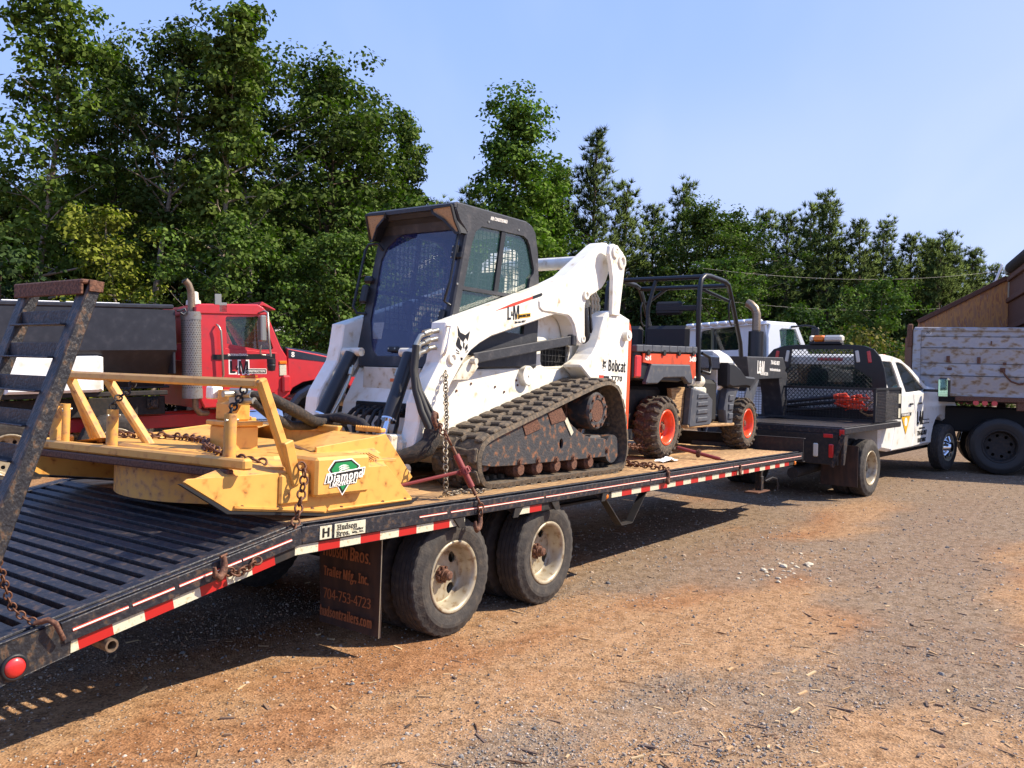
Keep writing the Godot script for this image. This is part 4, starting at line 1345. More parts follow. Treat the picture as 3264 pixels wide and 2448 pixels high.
	m.tube([Vector3(3.2, 1.57, -4.24), Vector3(3.3, 1.55, -4.17), Vector3(3.55, 1.47, -4.25), Vector3(3.85, 1.39, -4.42), Vector3(4.05, 1.375, -4.55), Vector3(4.3, 1.36, -4.6)], [0.03, 0.036, 0.04, 0.036, 0.03, 0.03], 9)
	m.tube([Vector3(3.2, 1.53, -4.22), Vector3(3.35, 1.43, -4.2), Vector3(3.6, 1.37, -4.35), Vector3(3.9, 1.36, -4.5), Vector3(4.3, 1.35, -4.8)], [0.026, 0.032, 0.03, 0.034, 0.028], 9)
	obj(m, "sleeved_hose", M.sleeve_cloth, mo)
	# hitch
	for s in [0, 1]:
		var zz = [-3.90, -5.50][s]
		m = mb()
		m.plate(P([3.42, 1.272, 3.92, 1.322, 4.0, 1.337, 4.275, 1.035, 4.23, 1.005, 4.11, 0.998, 3.62, 1.0, 3.42, 1.20]), zz - 0.01, zz + 0.01, 0.003)
		obj(m, "hitch_plate", Y, t)
		m = mb()
		var zq = [-4.36, -5.04][s]
		m.quad(Vector3(3.44, 1.262, zz), Vector3(3.98, 1.328, zz), Vector3(3.98, 1.328, zq), Vector3(3.62, 1.258, zq))
		m.quad(Vector3(3.40, 1.245, zz), Vector3(3.44, 1.262, zz), Vector3(3.62, 1.258, zq), Vector3(3.60, 1.238, zq))
		m.quad(Vector3(3.98, 1.328, zz), Vector3(4.26, 1.03, zz), Vector3(4.26, 1.03, zq), Vector3(3.98, 1.328, zq))
		obj(m, "hitch_top", Y, t)
		m = mb()
		var zs = zz + [-0.13, 0.13][s]
		m.box(Vector3(4.0, 1.355, zs), Vector3(0.05, 0.028, 0.24), 0.006)
		for i in 15: m.box(Vector3(3.978, 1.372, zs - 0.11 + i * 0.0157), Vector3(0.012, 0.014, 0.008), 0.003)
		obj(m, "serrated_step", Y, t)
	m = mb()
	m.box(Vector3(4.02, 1.335, -4.7), Vector3(0.05, 0.05, 0.72), 0.006)
	m.box(Vector3(4.06, 1.16, -4.7), Vector3(0.03, 0.34, 0.72), 0.006)
	obj(m, "hitch_crossbar", Y, t)
	# maker's decal on the right box
	var dz = -3.6215
	m = mb()
	m.plate(P([3.316, 1.222, 3.452, 1.227, 3.522, 1.180, 3.387, 1.016, 3.272, 1.172]), dz, dz + 0.0015)
	var dc = obj(m, "decal", M.decal_white, t)
	m = mb()
	m.plate(P([3.322, 1.216, 3.449, 1.220, 3.512, 1.179, 3.386, 1.027, 3.281, 1.170]), dz + 0.0005, dz + 0.003)
	obj(m, "decal_layer", M.decal_black, dc)
	m = mb()
	m.plate(P([3.330, 1.206, 3.444, 1.210, 3.495, 1.178, 3.386, 1.045, 3.296, 1.168]), dz + 0.001, dz + 0.0045)
	obj(m, "decal_layer", M.decal_green, dc)
	m = mb()
	for i in 3:
		var pts = []
		for k in 7:
			var a = lerpf(2.7, 0.7, k / 6.0)
			pts.append(Vector3(3.392 + cos(a) * (0.046 + i * 0.002) + i * 0.004, 1.158 + sin(a) * 0.020 - i * 0.011 + 0.012, dz + 0.005))
		m.tube(pts, [0.0015, 0.003, 0.004, 0.004, 0.003, 0.002, 0.001], 6)
	obj(m, "decal_layer", M.decal_white, dc)
	m = mb()
	m.plate(P([3.262, 1.148, 3.56, 1.172, 3.55, 1.125, 3.50, 1.116, 3.49, 1.082, 3.285, 1.068, 3.289, 1.094, 3.245, 1.092]), dz + 0.0005, dz + 0.005)
	obj(m, "decal_layer", M.decal_white, dc)
	m = mb()
	m.plate(P([3.268, 1.142, 3.552, 1.165, 3.542, 1.130, 3.495, 1.122, 3.484, 1.087, 3.291, 1.074, 3.294, 1.099, 3.253, 1.097]), dz + 0.001, dz + 0.0065)
	obj(m, "decal_layer", M.decal_black, dc)
	var rr = Vector3(1, 0.06, 0).normalized()
	text("Diamond", dc, "lettering", M.decal_white, Vector3(3.402, 1.129, dz + 0.008), rr, Vector3(0.12, 1, 0), 0.27, 0.05)
	text("MOWERS", dc, "lettering", M.decal_white, Vector3(3.388, 1.091, dz + 0.008), rr, Vector3(0.1, 1, 0), 0.17, 0.022)

# closed loop of the rubber track's middle line, x and y
func track_loop():
	var cp = P([4.99, 0.922, 5.6, 0.922, 6.3, 0.922, 6.93, 0.922, 7.06, 0.965, 7.115, 1.08, 7.105, 1.26, 7.03, 1.50, 6.915, 1.67, 6.78, 1.73, 6.62, 1.725, 6.3, 1.65, 5.7, 1.488, 5.2, 1.352, 5.02, 1.30, 4.90, 1.245, 4.85, 1.16, 4.855, 1.06, 4.905, 0.965])
	var c = Curve2D.new()
	c.bake_interval = 0.01
	var n = cp.size()
	for i in n + 1:
		var a = cp[(i - 1 + n) % n]
		var b = cp[i % n]
		var d = cp[(i + 1) % n]
		var tan_ = (d - a).normalized()
		c.add_point(b, -tan_ * (b - a).length() * 0.33, tan_ * (d - b).length() * 0.33)
	return c

func loader_track(t, side):
	# side 1 is the right track, -1 the left one
	var zo = -4.70 + side * 0.935
	var zi = zo - side * 0.45
	var loop = track_loop()
	var len = loop.get_baked_length()
	var m = mb()
	var n = 120
	for i in n:
		var p = [loop.sample_baked(len * i / n), loop.sample_baked(len * ((i + 1) % n) / n)]
		var q = []
		for k in 2:
			var j = (i + k) % n
			var a = loop.sample_baked(len * ((j - 1 + n) % n) / n)
			var b = loop.sample_baked(len * ((j + 1) % n) / n)
			var d = (b - a).normalized()
			var out = Vector2(d.y, -d.x)
			q.append([p[k] + out * 0.010, p[k] - out * 0.024])
		var v3 = func(v, z): return Vector3(v.x, v.y, z)
		var e = side * 0.012
		m.sm(1)
		m.oquad(v3.call(q[0][0], zo - e), v3.call(q[1][0], zo - e), v3.call(q[1][0], zi + e), v3.call(q[0][0], zi + e), v3.call(q[0][0] - q[0][1], 0))
		m.sm(2)
		m.oquad(v3.call(q[0][1], zo), v3.call(q[1][1], zo), v3.call(q[1][1], zi), v3.call(q[0][1], zi), v3.call(q[0][1] - q[0][0], 0))
		m.sm(3)
		m.oquad(v3.call(q[0][0], zo - e), v3.call(q[1][0], zo - e), v3.call(q[1][1], zo), v3.call(q[0][1], zo), Vector3(0, 0, side))
		m.oquad(v3.call(q[0][0], zi + e), v3.call(q[1][0], zi + e), v3.call(q[1][1], zi), v3.call(q[0][1], zi), Vector3(0, 0, -side))
		m.sm(-1)
	var belt = obj(m, "track_belt", M.track_rubber, t)
	# lugs in two staggered rows, each block with a hollow in it
	var lug = MB.new()
	lug.plate(P([-0.060, -0.102, 0.048, -0.102, 0.058, -0.072, 0.012, -0.058, 0.004, 0.018, 0.052, 0.036, 0.060, 0.085, 0.040, 0.105, -0.052, 0.105, -0.062, 0.085, -0.048, 0.02]), -0.004, 0.028, 0.010)
	var lm = lug.done()
	var hol = MB.new()
	hol.box(Vector3.ZERO, Vector3(0.03, 0.01, 0.12), 0.004)
	var count = int(len / 0.148)
	var joined = mb()
	for row in 2:
		for i in count:
			var at = len * fposmod(i + 0.5 * row, count) / count
			var p = loop.sample_baked(at)
			var d = (loop.sample_baked(fposmod(at + 0.01, len)) - loop.sample_baked(fposmod(at - 0.01, len))).normalized()
			var out = Vector3(d.y, -d.x, 0)
			var zc = zo - side * (0.118 if row == 0 else 0.332)
			var dir = Vector3(d.x, d.y, 0)
			var b = Basis(dir, out.cross(dir), out)
			if row == 1: b = Basis(dir * -1.0, out.cross(dir * -1.0), out)
			var tr = Transform3D(b, Vector3(p.x, p.y, zc) + out * 0.008)
			if side > 0:
				var o = obj(lm, "track_lug", M.track_rubber, belt)
				o.transform = Transform3D(tr.basis, tr.origin - O)
			else:
				joined.st.append_from(lm, 0, Transform3D(tr.basis, tr.origin - O))
	if side < 0:
		var jm = joined.st.commit()
		obj(jm, "track_lugs", M.track_rubber, belt)
	# drive teeth inside
	m = mb()
	for i in int(count * 1.5):
		var at = len * i / int(count * 1.5)
		var p = loop.sample_baked(at)
		var d = (loop.sample_baked(fposmod(at + 0.01, len)) - loop.sample_baked(fposmod(at - 0.01, len))).normalized()
		var inn = Vector2(-d.y, d.x)
		var c = p + inn * 0.04
		m.xf = Transform3D(Basis(Vector3(d.x, d.y, 0), Vector3(inn.x, inn.y, 0), Vector3(0, 0, 1)), Vector3(c.x, c.y, zo - side * 0.2))
		m.box(Vector3.ZERO, Vector3(0.035, 0.04, 0.05), 0.008)
	obj(m, "guide_teeth", M.track_rubber, belt)
	# frame
	m = mb()
	var zf = zo - side * 0.035
	var hole = []
	for k in 16: hole.append(Vector2(5.995, 1.204) + Vector2(cos(TAU * k / 16) * 0.030, sin(TAU * k / 16) * 0.045))
	m.plate(P([4.921, 1.226, 4.918, 1.084, 5.05, 1.066, 5.344, 1.059, 6.775, 1.057, 6.808, 1.101, 6.803, 1.174, 6.76, 1.212, 6.708, 1.225, 6.495, 1.240, 6.40, 1.256, 6.30, 1.290, 6.18, 1.345, 6.08, 1.40, 5.99, 1.50, 5.80, 1.47, 5.324, 1.372, 5.10, 1.31]), minf(zf, zf - side * 0.018), maxf(zf, zf - side * 0.018), 0.004, [hole])
	var fr = obj(m, "track_frame", M.track_frame, t)
	m = mb()
	m.box(Vector3(5.85, 1.17, zo - side * 0.24), Vector3(1.85, 0.16, 0.30), 0.02)
	m.box(Vector3(5.75, 1.32, zo - side * 0.26), Vector3(0.7, 0.2, 0.26), 0.02)
	obj(m, "frame_tube", M.track_frame, fr)
	for q in [[5.464, 1.286, 5.671, 1.336, 5.60, 1.44, 5.40, 1.40], [5.829, 1.365, 6.056, 1.403, 5.97, 1.505, 5.76, 1.475]]:
		m = mb()
		m.plate(P(q), minf(zf + side * 0.003, zf + side * 0.008), maxf(zf + side * 0.003, zf + side * 0.008), 0.002)
		obj(m, "strap", M.rusty_steel, fr)
	m = mb()
	m.xf = Transform3D(Basis(Vector3(0, 0, 1), -0.85), Vector3(6.10, 1.345, zf + side * 0.006))
	m.box(Vector3.ZERO, Vector3(0.17, 0.045, 0.004))
	obj(m, "tag", M.reflector_white, fr)
	for x in [5.396, 5.652, 5.924, 6.19, 6.464]:
		m = mb()
		m.xf = Transform3D(AXZ, Vector3(x + 0.035, 1.022, zo - side * 0.20))
		m.lathe([Vector2(0, -0.16), Vector2(0.045, -0.16), Vector2(0.066, -0.13), Vector2(0.066, -0.05), Vector2(0.05, -0.045), Vector2(0.05, 0.045), Vector2(0.066, 0.05), Vector2(0.066, 0.13), Vector2(0.045, 0.16), Vector2(0, 0.16)], 22)
		obj(m, "roller", M.rusty_steel, fr)
	m = mb()
	for q in [[5.396, 1.083], [5.652, 1.081], [5.924, 1.075], [6.19, 1.074], [6.464, 1.074], [6.77, 1.116]]:
		m.cyl(Vector3(q[0], q[1], zf - side * 0.01), Vector3(q[0], q[1], zf + side * 0.018), 0.019, 6)
		m.cyl(Vector3(q[0], q[1], zf - side * 0.01), Vector3(q[0], q[1], zf + side * 0.006), 0.028, 12)
	obj(m, "bolts", M.rusty_steel, fr)
	m = mb()
	m.xf = Transform3D(AXZ, Vector3(4.99, 1.13, zo - side * 0.22))
	m.lathe([Vector2(0, -0.15), Vector2(0.10, -0.15), Vector2(0.10, 0.15), Vector2(0, 0.15)], 24)
	m.xf = Transform3D(AXZ, Vector3(6.93, 1.12, zo - side * 0.22))
	m.lathe([Vector2(0, -0.15), Vector2(0.13, -0.15), Vector2(0.13, 0.15), Vector2(0, 0.15)], 24)
	obj(m, "idlers", M.track_frame, fr)
	# drive motor
	m = mb()
	var f = AXZ if side > 0 else AXZ * Basis(Vector3(1, 0, 0), PI)
	m.xf = Transform3D(f, Vector3(6.56, 1.474, zo - side * 0.02))
	m.lathe([Vector2(0.19, -0.34), Vector2(0.19, -0.24), Vector2(0.168, -0.22), Vector2(0.168, -0.02), Vector2(0.155, 0.0), Vector2(0.105, 0.0), Vector2(0.10, -0.008), Vector2(0, -0.008)], 32)
	var dm = obj(m, "drive_motor", M.track_frame, t)
	m = mb()
	for i in 9:
		var a = TAU * i / 9 + 0.3
		m.xf = Transform3D(f, Vector3(6.56 + cos(a) * 0.133, 1.474 + sin(a) * 0.133, zo - side * 0.02))
		m.lathe([Vector2(0.013, 0), Vector2(0.013, 0.016), Vector2(0, 0.017)], 6)
	m.xf = Transform3D(f, Vector3(6.56, 1.474, zo - side * 0.027))
	m.lathe([Vector2(0.098, 0), Vector2(0.095, 0.004), Vector2(0, 0.004)], 24)
	obj(m, "hub_cap", M.rusty_steel, dm)
	m = mb()
	m.xf = Transform3D(AXZ, Vector3(6.56, 1.474, zo - side * 0.25))
	m.lathe([Vector2(0.18, -0.02), Vector2(0.225, -0.02), Vector2(0.225, 0.02), Vector2(0.18, 0.02)], 36, false, func(i, j): return -0.03 if j % 3 == 0 and i in [1, 2] else 0.0)
	obj(m, "sprocket", M.rusty_steel, dm)

func screen(m, fr, w, h, step, r):
	# crossed wires in the frame's x and y
	var keep = m.xf
	m.xf = fr
	var x = -w / 2
	while x <= w / 2 + 1e-4:
		m.box(Vector3(x, 0, 0), Vector3(r, h, r)); x += step
	var y = -h / 2
	while y <= h / 2 + 1e-4:
		m.box(Vector3(0, y, r), Vector3(w, r, r)); y += step
	m.xf = keep

func loader():
	var t = thing("track_loader", "white compact track loader with black cab and rubber tracks chained on the trailer", "track loader", Vector3(5.9, 0.9, -4.7))
	var W = M.bobcat_white
	var m
	loader_track(t, 1)
	loader_track(t, -1)
	# chassis
	m = mb()
	m.plate(P([4.82, 1.16, 4.76, 1.30, 4.80, 1.50, 4.96, 1.775, 6.1, 1.835, 7.40, 1.86, 7.45, 1.14, 7.30, 1.05, 5.0, 1.05]), -5.165, -4.235, 0.012)
	obj(m, "chassis", W, t)
	m = mb()
	m.box(Vector3(4.875, 1.655, -4.70), Vector3(0.014, 0.26, 0.62), 0.003)
	var fp = obj(m, "front_plate", M.dirty_white, t)
	m = mb()
	m.box(Vector3(4.866, 1.63, -4.66), Vector3(0.003, 0.14, 0.085))
	obj(m, "warning_label", M.reflector_white, fp)
	m = mb()
	m.box(Vector3(4.8645, 1.685, -4.66), Vector3(0.003, 0.026, 0.085))
	obj(m, "warning_label", M.decal_orange, fp)
	text("BOB-TACH", fp, "lettering", M.decal_black, Vector3(4.866, 1.545, -4.60), Vector3(0, 0, 1), Vector3.UP, 0.14)
	m = mb()
	for i in 40: m.box(Vector3(4.862, 1.521, -5.0 + i * 0.0155), Vector3(0.012, 0.008, 0.007))
	m.box(Vector3(4.868, 1.517, -4.70), Vector3(0.014, 0.012, 0.62))
	obj(m, "serrated_edge", M.rusty_steel, fp)
	m = mb()
	m.box(Vector3(4.80, 1.33, -4.70), Vector3(0.04, 0.36, 0.60), 0.01)
	obj(m, "front_recess", M.dark_inside, t)
	for i in 9:
		m = mb()
		var z = -4.95 + i * 0.06
		m.tube([Vector3(4.80, 1.47 - 0.01 * (i % 3), z), Vector3(4.70, 1.44, z + 0.02), Vector3(4.66, 1.35 + 0.02 * (i % 2), z + 0.05 * (i % 3 - 1)), Vector3(4.68, 1.24, z), Vector3(4.62, 1.16, z - 0.03)], 0.017, 7)
		m.cyl(Vector3(4.80, 1.47 - 0.01 * (i % 3), z), Vector3(4.745, 1.452, z + 0.01), 0.022, 6)
		obj(m, "hydraulic_hose", M.hose_black if i % 3 else M.sleeve_cloth, t)
	m = mb()
	for q in [[5.30, 1.68], [5.62, 1.66], [5.12, 1.62], [5.92, 1.72], [5.94, 1.68], [6.12, 1.69], [5.75, 1.62]]:
		m.cyl(Vector3(q[0], q[1], -4.24), Vector3(q[0], q[1], -4.226), 0.010, 6)
	obj(m, "bolts", M.rusty_steel, t)
	# black flank under the cab
	m = mb()
	m.plate(P([5.02, 1.79, 5.02, 2.2, 6.22, 2.3, 6.2, 1.85]), -4.30, -4.262, 0.005)
	obj(m, "lower_side_panel", M.cab_black, t)
	# rear cowl with its screened opening
	m = mb()
	var win = P([6.28, 2.03, 6.285, 1.90, 6.305, 1.86, 6.36, 1.853, 6.68, 1.873, 6.735, 1.90, 6.765, 2.0, 6.77, 2.05, 6.74, 2.07, 6.33, 2.06])
	var cowl = P([6.20, 1.83, 6.20, 2.30, 6.45, 2.37, 6.60, 2.345, 6.70, 2.31, 6.765, 2.25, 6.805, 2.164, 6.83, 1.85])
	m.plate(cowl, -4.262, -4.237, 0.004, [win])
	obj(m, "rear_cowl", W, t)
	m = mb()
	m.plate(cowl, -5.163, -5.138, 0.004)
	obj(m, "rear_cowl", W, t)
	m = mb()
	m.box(Vector3(6.5, 2.08, -4.70), Vector3(0.58, 0.5, 0.80))
	obj(m, "engine_bay", M.dark_inside, t)
	m = mb()
	screen(m, Transform3D(Basis.IDENTITY, Vector3(6.525, 1.96, -4.252)), 0.5, 0.22, 0.055, 0.006)
	obj(m, "grille", M.black_plastic, t)
	m = mb()
	m.xf = Transform3D(AXZ, Vector3(6.03, 1.765, -4.20))
	m.lathe([Vector2(0, -0.05), Vector2(0.085, -0.05), Vector2(0.088, -0.03), Vector2(0.085, 0.02), Vector2(0.078, 0.024), Vector2(0, 0.024)], 28)
	m.cyl(Vector3(0, 0, 0), Vector3(0, 0.03, 0), 0.012, 8)
	obj(m, "pivot_boss", W, t)
	m = mb()
	m.box(Vector3(7.15, 2.03, -4.70), Vector3(0.62, 0.40, 0.86), 0.03)
	obj(m, "engine_hood", W, t)
	# tailgate
	m = mb()
	m.plate(P([7.50, 1.20, 7.565, 1.24, 7.575, 2.24, 7.545, 2.32, 7.50, 2.36]), -5.39, -4.01, 0.008)
	obj(m, "tailgate", M.bobcat_orange, t)
	for s in [1, -1]:
		var z = func(d): return -4.70 + s * d
		var slab = func(mm, pts, d0, d1, bev = 0.006, holes = []): mm.plate(pts, minf(z.call(d0), z.call(d1)), maxf(z.call(d0), z.call(d1)), bev, holes)
		# rear upright
		m = mb()
		slab.call(m, P([7.05, 2.40, 7.123, 2.422, 7.271, 2.416, 7.5, 2.367, 7.498, 2.258, 7.488, 1.16, 7.18, 1.14, 7.05, 1.60, 6.60, 1.862, 6.593, 1.885, 6.713, 1.935, 6.79, 1.99, 6.848, 2.055, 6.895, 2.13, 6.929, 2.218, 6.994, 2.354]), 0.70, 0.50, 0.012)
		var up = obj(m, "rear_upright", W, t)
		m = mb()
		m.cyl(Vector3(7.399, 2.202, z.call(0.70)), Vector3(7.399, 2.202, z.call(0.755)), 0.052, 20)
		m.cyl(Vector3(7.399, 2.202, z.call(0.755)), Vector3(7.399, 2.202, z.call(0.765)), 0.022, 12)
		obj(m, "pin_boss", W, up)
		# link
		m = mb()
		slab.call(m, P([7.004, 3.021, 7.035, 3.045, 7.079, 3.055, 7.16, 3.045, 7.26, 3.002, 7.30, 2.965, 7.318, 2.91, 7.312, 2.855, 7.235, 2.38, 7.09, 2.38, 7.085, 2.712, 7.035, 2.866, 6.995, 2.95]), 0.725, 0.685, 0.006)
		slab.call(m, P([7.05, 3.0, 7.26, 2.98, 7.235, 2.38, 7.00, 2.38]), 0.46, 0.43)
		var lk = obj(m, "rear_link", W, t)
		m = mb()
		m.xf = Transform3D(AXZ if s > 0 else AXZ * Basis(Vector3(1, 0, 0), PI), Vector3(7.103, 2.984, z.call(0.725)))
		m.lathe([Vector2(0.062, 0), Vector2(0.060, 0.018), Vector2(0.030, 0.022), Vector2(0.030, 0.014), Vector2(0.012, 0.014), Vector2(0.012, 0.024), Vector2(0, 0.024)], 24)
		m.xf = Transform3D(m.xf.basis, Vector3(7.237, 2.905, z.call(0.725)))
		m.lathe([Vector2(0.068, 0), Vector2(0.066, 0.016), Vector2(0.045, 0.020), Vector2(0.043, -0.02), Vector2(0, -0.02)], 24)
		obj(m, "pin_boss", W, lk)
		# lift arm
		m = mb()
		var slot = []
		for k in 12: slot.append(Vector2(4.802, 1.762).lerp(Vector2(4.785, 1.73), 1.0 if k < 6 else 0.0) + Vector2.from_angle(TAU * k / 12 + PI - 0.5) * 0.016)
		slab.call(m, P([4.79, 2.127, 4.83, 2.141, 6.029, 2.525, 6.221, 2.596, 6.421, 2.676, 6.868, 2.965, 6.98, 3.038, 7.05, 3.07, 7.13, 3.078, 7.19, 3.06, 7.222, 3.0, 7.216, 2.91, 7.179, 2.784, 7.135, 2.70, 7.069, 2.636, 6.87, 2.541, 6.79, 2.495, 6.762, 2.44, 6.779, 2.139, 6.77, 2.10, 6.747, 2.079, 6.71, 2.066, 6.678, 2.068, 6.64, 2.085, 6.62, 2.107, 6.585, 2.18, 6.557, 2.238, 6.51, 2.285, 6.459, 2.308, 6.34, 2.33, 6.142, 2.281, 5.348, 2.06, 5.2, 1.995, 5.097, 1.935, 5.007, 1.847, 4.886, 1.69, 4.823, 1.60, 4.776, 1.462, 4.739, 1.331, 4.66, 1.18, 4.47, 1.18, 4.53, 1.393, 4.543, 1.528, 4.572, 1.592, 4.662, 1.723, 4.735, 1.828, 4.765, 1.954]), 0.62, 0.47, 0.010, [slot])
		var arm = obj(m, "lift_arm", W, t)
		# long raised gusset on the arm
		m = mb()
		slab.call(m, P([5.985, 2.40, 6.0, 2.43, 6.06, 2.455, 6.30, 2.53, 6.40, 2.545, 6.46, 2.50, 6.48, 2.42, 6.74, 2.44, 6.765, 2.14, 6.735, 2.085, 6.68, 2.08, 6.635, 2.105, 6.57, 2.245, 6.51, 2.30, 6.46, 2.32, 6.05, 2.322, 6.0, 2.345]), 0.632, 0.615, 0.010)
		obj(m, "arm_gusset", W, arm)
		m = mb()
		for q in [[6.759, 2.538, 0.045], [6.726, 2.126, 0.034], [4.862, 1.866, 0.046]]:
			m.xf = Transform3D(AXZ if s > 0 else AXZ * Basis(Vector3(1, 0, 0), PI), Vector3(q[0], q[1], z.call(0.62)))
			m.lathe([Vector2(q[2], 0), Vector2(q[2] * 0.96, 0.022), Vector2(q[2] * 0.6, 0.024), Vector2(q[2] * 0.55, 0.010), Vector2(0, 0.010)], 20)
		obj(m, "pin_boss", W, arm)
		# control link
		m = mb()
		m.bar(Vector3(5.16, 1.876, z.call(0.585)), Vector3(6.63, 2.112, z.call(0.585)), 0.03, 0.082, Vector3.UP, 0.006)
		m.box(Vector3(6.61, 2.108, z.call(0.585)), Vector3(0.07, 0.10, 0.07), 0.01)
		obj(m, "control_link", M.cab_black, t)
		m = mb()
		slab.call(m, P([5.164, 1.90, 5.036, 1.831, 4.96, 1.745, 4.92, 1.70, 5.10, 1.705, 5.16, 1.75, 5.225, 1.815]), 0.60, 0.46, 0.006)
		m.cyl(Vector3(5.13, 1.855, z.call(0.6)), Vector3(5.13, 1.855, z.call(0.65)), 0.024, 12)
		obj(m, "link_bracket", M.dirty_white, t)
		# lift cylinder at the rear
		m = mb()
		m.cyl(Vector3(6.83, 2.42, z.call(0.55)), Vector3(6.96, 1.95, z.call(0.55)), 0.05, 16)
		m.bar(Vector3(6.88, 2.44, z.call(0.60)), Vector3(6.97, 2.0, z.call(0.60)), 0.02, 0.022, Vector3.RIGHT)
		m.cyl(Vector3(6.94, 2.0, z.call(0.52)), Vector3(6.94, 2.0, z.call(0.6)), 0.075, 18)
		obj(m, "lift_cylinder", M.cylinder_black, t)
		for i in 3:
			m = mb()
			var bx = 7.02 + i * 0.055
			m.tube([Vector3(bx - 0.06, 2.64, z.call(0.5)), Vector3(bx, 2.56, z.call(0.53)), Vector3(bx + 0.03, 2.45, z.call(0.53)), Vector3(bx + 0.02, 2.30, z.call(0.52))], 0.017, 8)
			for k in 3: m.cyl(Vector3(bx + 0.005 + 0.012 * k, 2.55 - 0.07 * k, z.call(0.53)), Vector3(bx + 0.012 + 0.012 * k, 2.515 - 0.07 * k, z.call(0.53)), 0.026, 8)
			obj(m, "steel_line", M.zinc, t)
		# tilt cylinders between the arms' feet
		var top = Vector3(4.74, 1.88, z.call(0.315))
		var low = Vector3(4.49, 1.40, z.call(0.36))
		var dir = (low - top).normalized()
		m = mb()
		m.cyl(top, low, 0.056, 20)
		var cy = obj(m, "tilt_cylinder", M.cylinder_black, t)
		m = mb()
		m.cyl(low, low + dir * 0.012, 0.058, 20)
		m.cyl(low, low + dir * 0.20, 0.024, 14)
		obj(m, "rod", M.chrome, cy)
		m = mb()
		m.cyl(top + Vector3(0.01, 0.02, -0.10), top + Vector3(0.01, 0.02, 0.10), 0.034, 16)
		obj(m, "cylinder_pin", M.dirty_white, cy)
		m = mb()
		m.tube([top + Vector3(-0.04, -0.09, -s * 0.06), top + Vector3(-0.08, -0.2, -s * 0.065), top + Vector3(-0.16, -0.36, -s * 0.06), top + Vector3(-0.22, -0.5, -s * 0.02)], 0.012, 7)
		m.cyl(top + Vector3(-0.05, -0.11, -s * 0.06), top + Vector3(-0.075, -0.165, -s * 0.065), 0.02, 8)
		obj(m, "cylinder_line", M.zinc, cy)
	# cross tube high behind the cab
	m = mb()
	m.cyl(Vector3(6.97, 2.88, -5.2), Vector3(6.97, 2.88, -4.2), 0.062, 20)
	obj(m, "cross_tube", W, t)
	m = mb()
	m.box(Vector3(4.50, 1.20, -4.70), Vector3(0.16, 0.13, 1.10), 0.02)
	m.plate(P([4.34, 1.30, 4.46, 1.30, 4.52, 1.12, 4.44, 0.98, 4.33, 1.0]), -4.33, -4.17, 0.01)
	m.plate(P([4.34, 1.30, 4.46, 1.30, 4.52, 1.12, 4.44, 0.98, 4.33, 1.0]), -5.23, -5.07, 0.01)
	m.cyl(Vector3(4.40, 1.06, -4.16), Vector3(4.40, 1.06, -4.06), 0.042, 18)
	obj(m, "tool_coupler", M.dirty_white, t)
	# hoses and fittings on the right arm's nose
	for i in 3:
		m = mb()
		var y = 2.065 - i * 0.062
		m.cyl(Vector3(4.76 - i * 0.01, y, -4.13), Vector3(4.70 - i * 0.01, y - 0.012, -4.15), 0.021, 6)
		m.cyl(Vector3(4.70 - i * 0.01, y - 0.012, -4.15), Vector3(4.64 + i * 0.01, y - 0.03, -4.165), 0.026, 8)
		m.tube([Vector3(4.66, y - 0.03, -4.16), Vector3(4.61, y - 0.05, -4.17), Vector3(4.575, y - 0.11, -4.175), Vector3(4.56, y - 0.17, -4.17)], 0.019, 9)
		obj(m, "hose_fitting", M.zinc, t)
		m = mb()
		var r = [0.027, 0.027, 0.013][i]
		var dx = [0.0, 0.035, 0.08][i]
		m.tube([Vector3(4.57, y - 0.12, -4.172), Vector3(4.545 + dx * 0.3, 1.76, -4.165), Vector3(4.525 + dx * 0.4, 1.62, -4.12 + dx * 0.3), Vector3(4.53 + dx * 0.9, 1.47, -4.06 + dx * 0.5), Vector3(4.555 + dx, 1.36, -4.01 + dx * 0.4), Vector3(4.565 + dx * 0.6, 1.28, -4.0)], r, 9)
		obj(m, "hydraulic_hose", M.hose_black, t)
	m = mb()
	m.tube([Vector3(4.585, 1.345, -4.0), Vector3(4.58, 1.27, -4.0), Vector3(4.54, 1.215, -4.01), Vector3(4.46, 1.17, -4.05), Vector3(4.36, 1.13, -4.15), Vector3(4.30, 1.15, -4.3)], [0.058, 0.066, 0.07, 0.062, 0.05, 0.045], 10)
	obj(m, "hose_sleeve", M.sleeve_cloth, t)
	m = mb()
	m.tube([Vector3(4.04, 1.37, -4.80), Vector3(4.10, 1.39, -4.66), Vector3(4.12, 1.405, -4.56), Vector3(4.12, 1.41, -4.45), Vector3(4.11, 1.40, -4.32), Vector3(4.08, 1.385, -4.2), Vector3(4.03, 1.36, -4.08)], [0.022, 0.036, 0.028, 0.04, 0.034, 0.036, 0.022], 9)
	obj(m, "hose_sleeve", M.sleeve_cloth, t)
	m = mb()
	m.tube([Vector3(4.79, 2.10, -4.075), Vector3(4.81, 2.10, -4.05), Vector3(4.77, 1.97, -4.04), Vector3(4.75, 1.90, -4.05), Vector3(4.77, 1.885, -4.078)], 0.011, 8)
	obj(m, "guard_loop", W, t)
	# decals
	cat_mark(t, Vector3(4.985, 1.985, -4.0795), 0.16)
	cat_mark(t, Vector3(7.02, 1.90, -3.9995), 0.072)
	text("Bobcat", t, "lettering", M.decal_black, Vector3(7.27, 1.90, -3.998), Vector3(1, -0.02, 0), Vector3.UP, 0.34, 0.115)
	m = mb()
	m.box(Vector3(7.03, 1.775, -3.999), Vector3(0.18, 0.04, 0.003))
	obj(m, "model_stripe", M.decal_black, t)
	m = mb()
	m.box(Vector3(6.97, 1.785, -3.998), Vector3(0.08, 0.03, 0.003))
	obj(m, "model_stripe", M.decal_red, t)
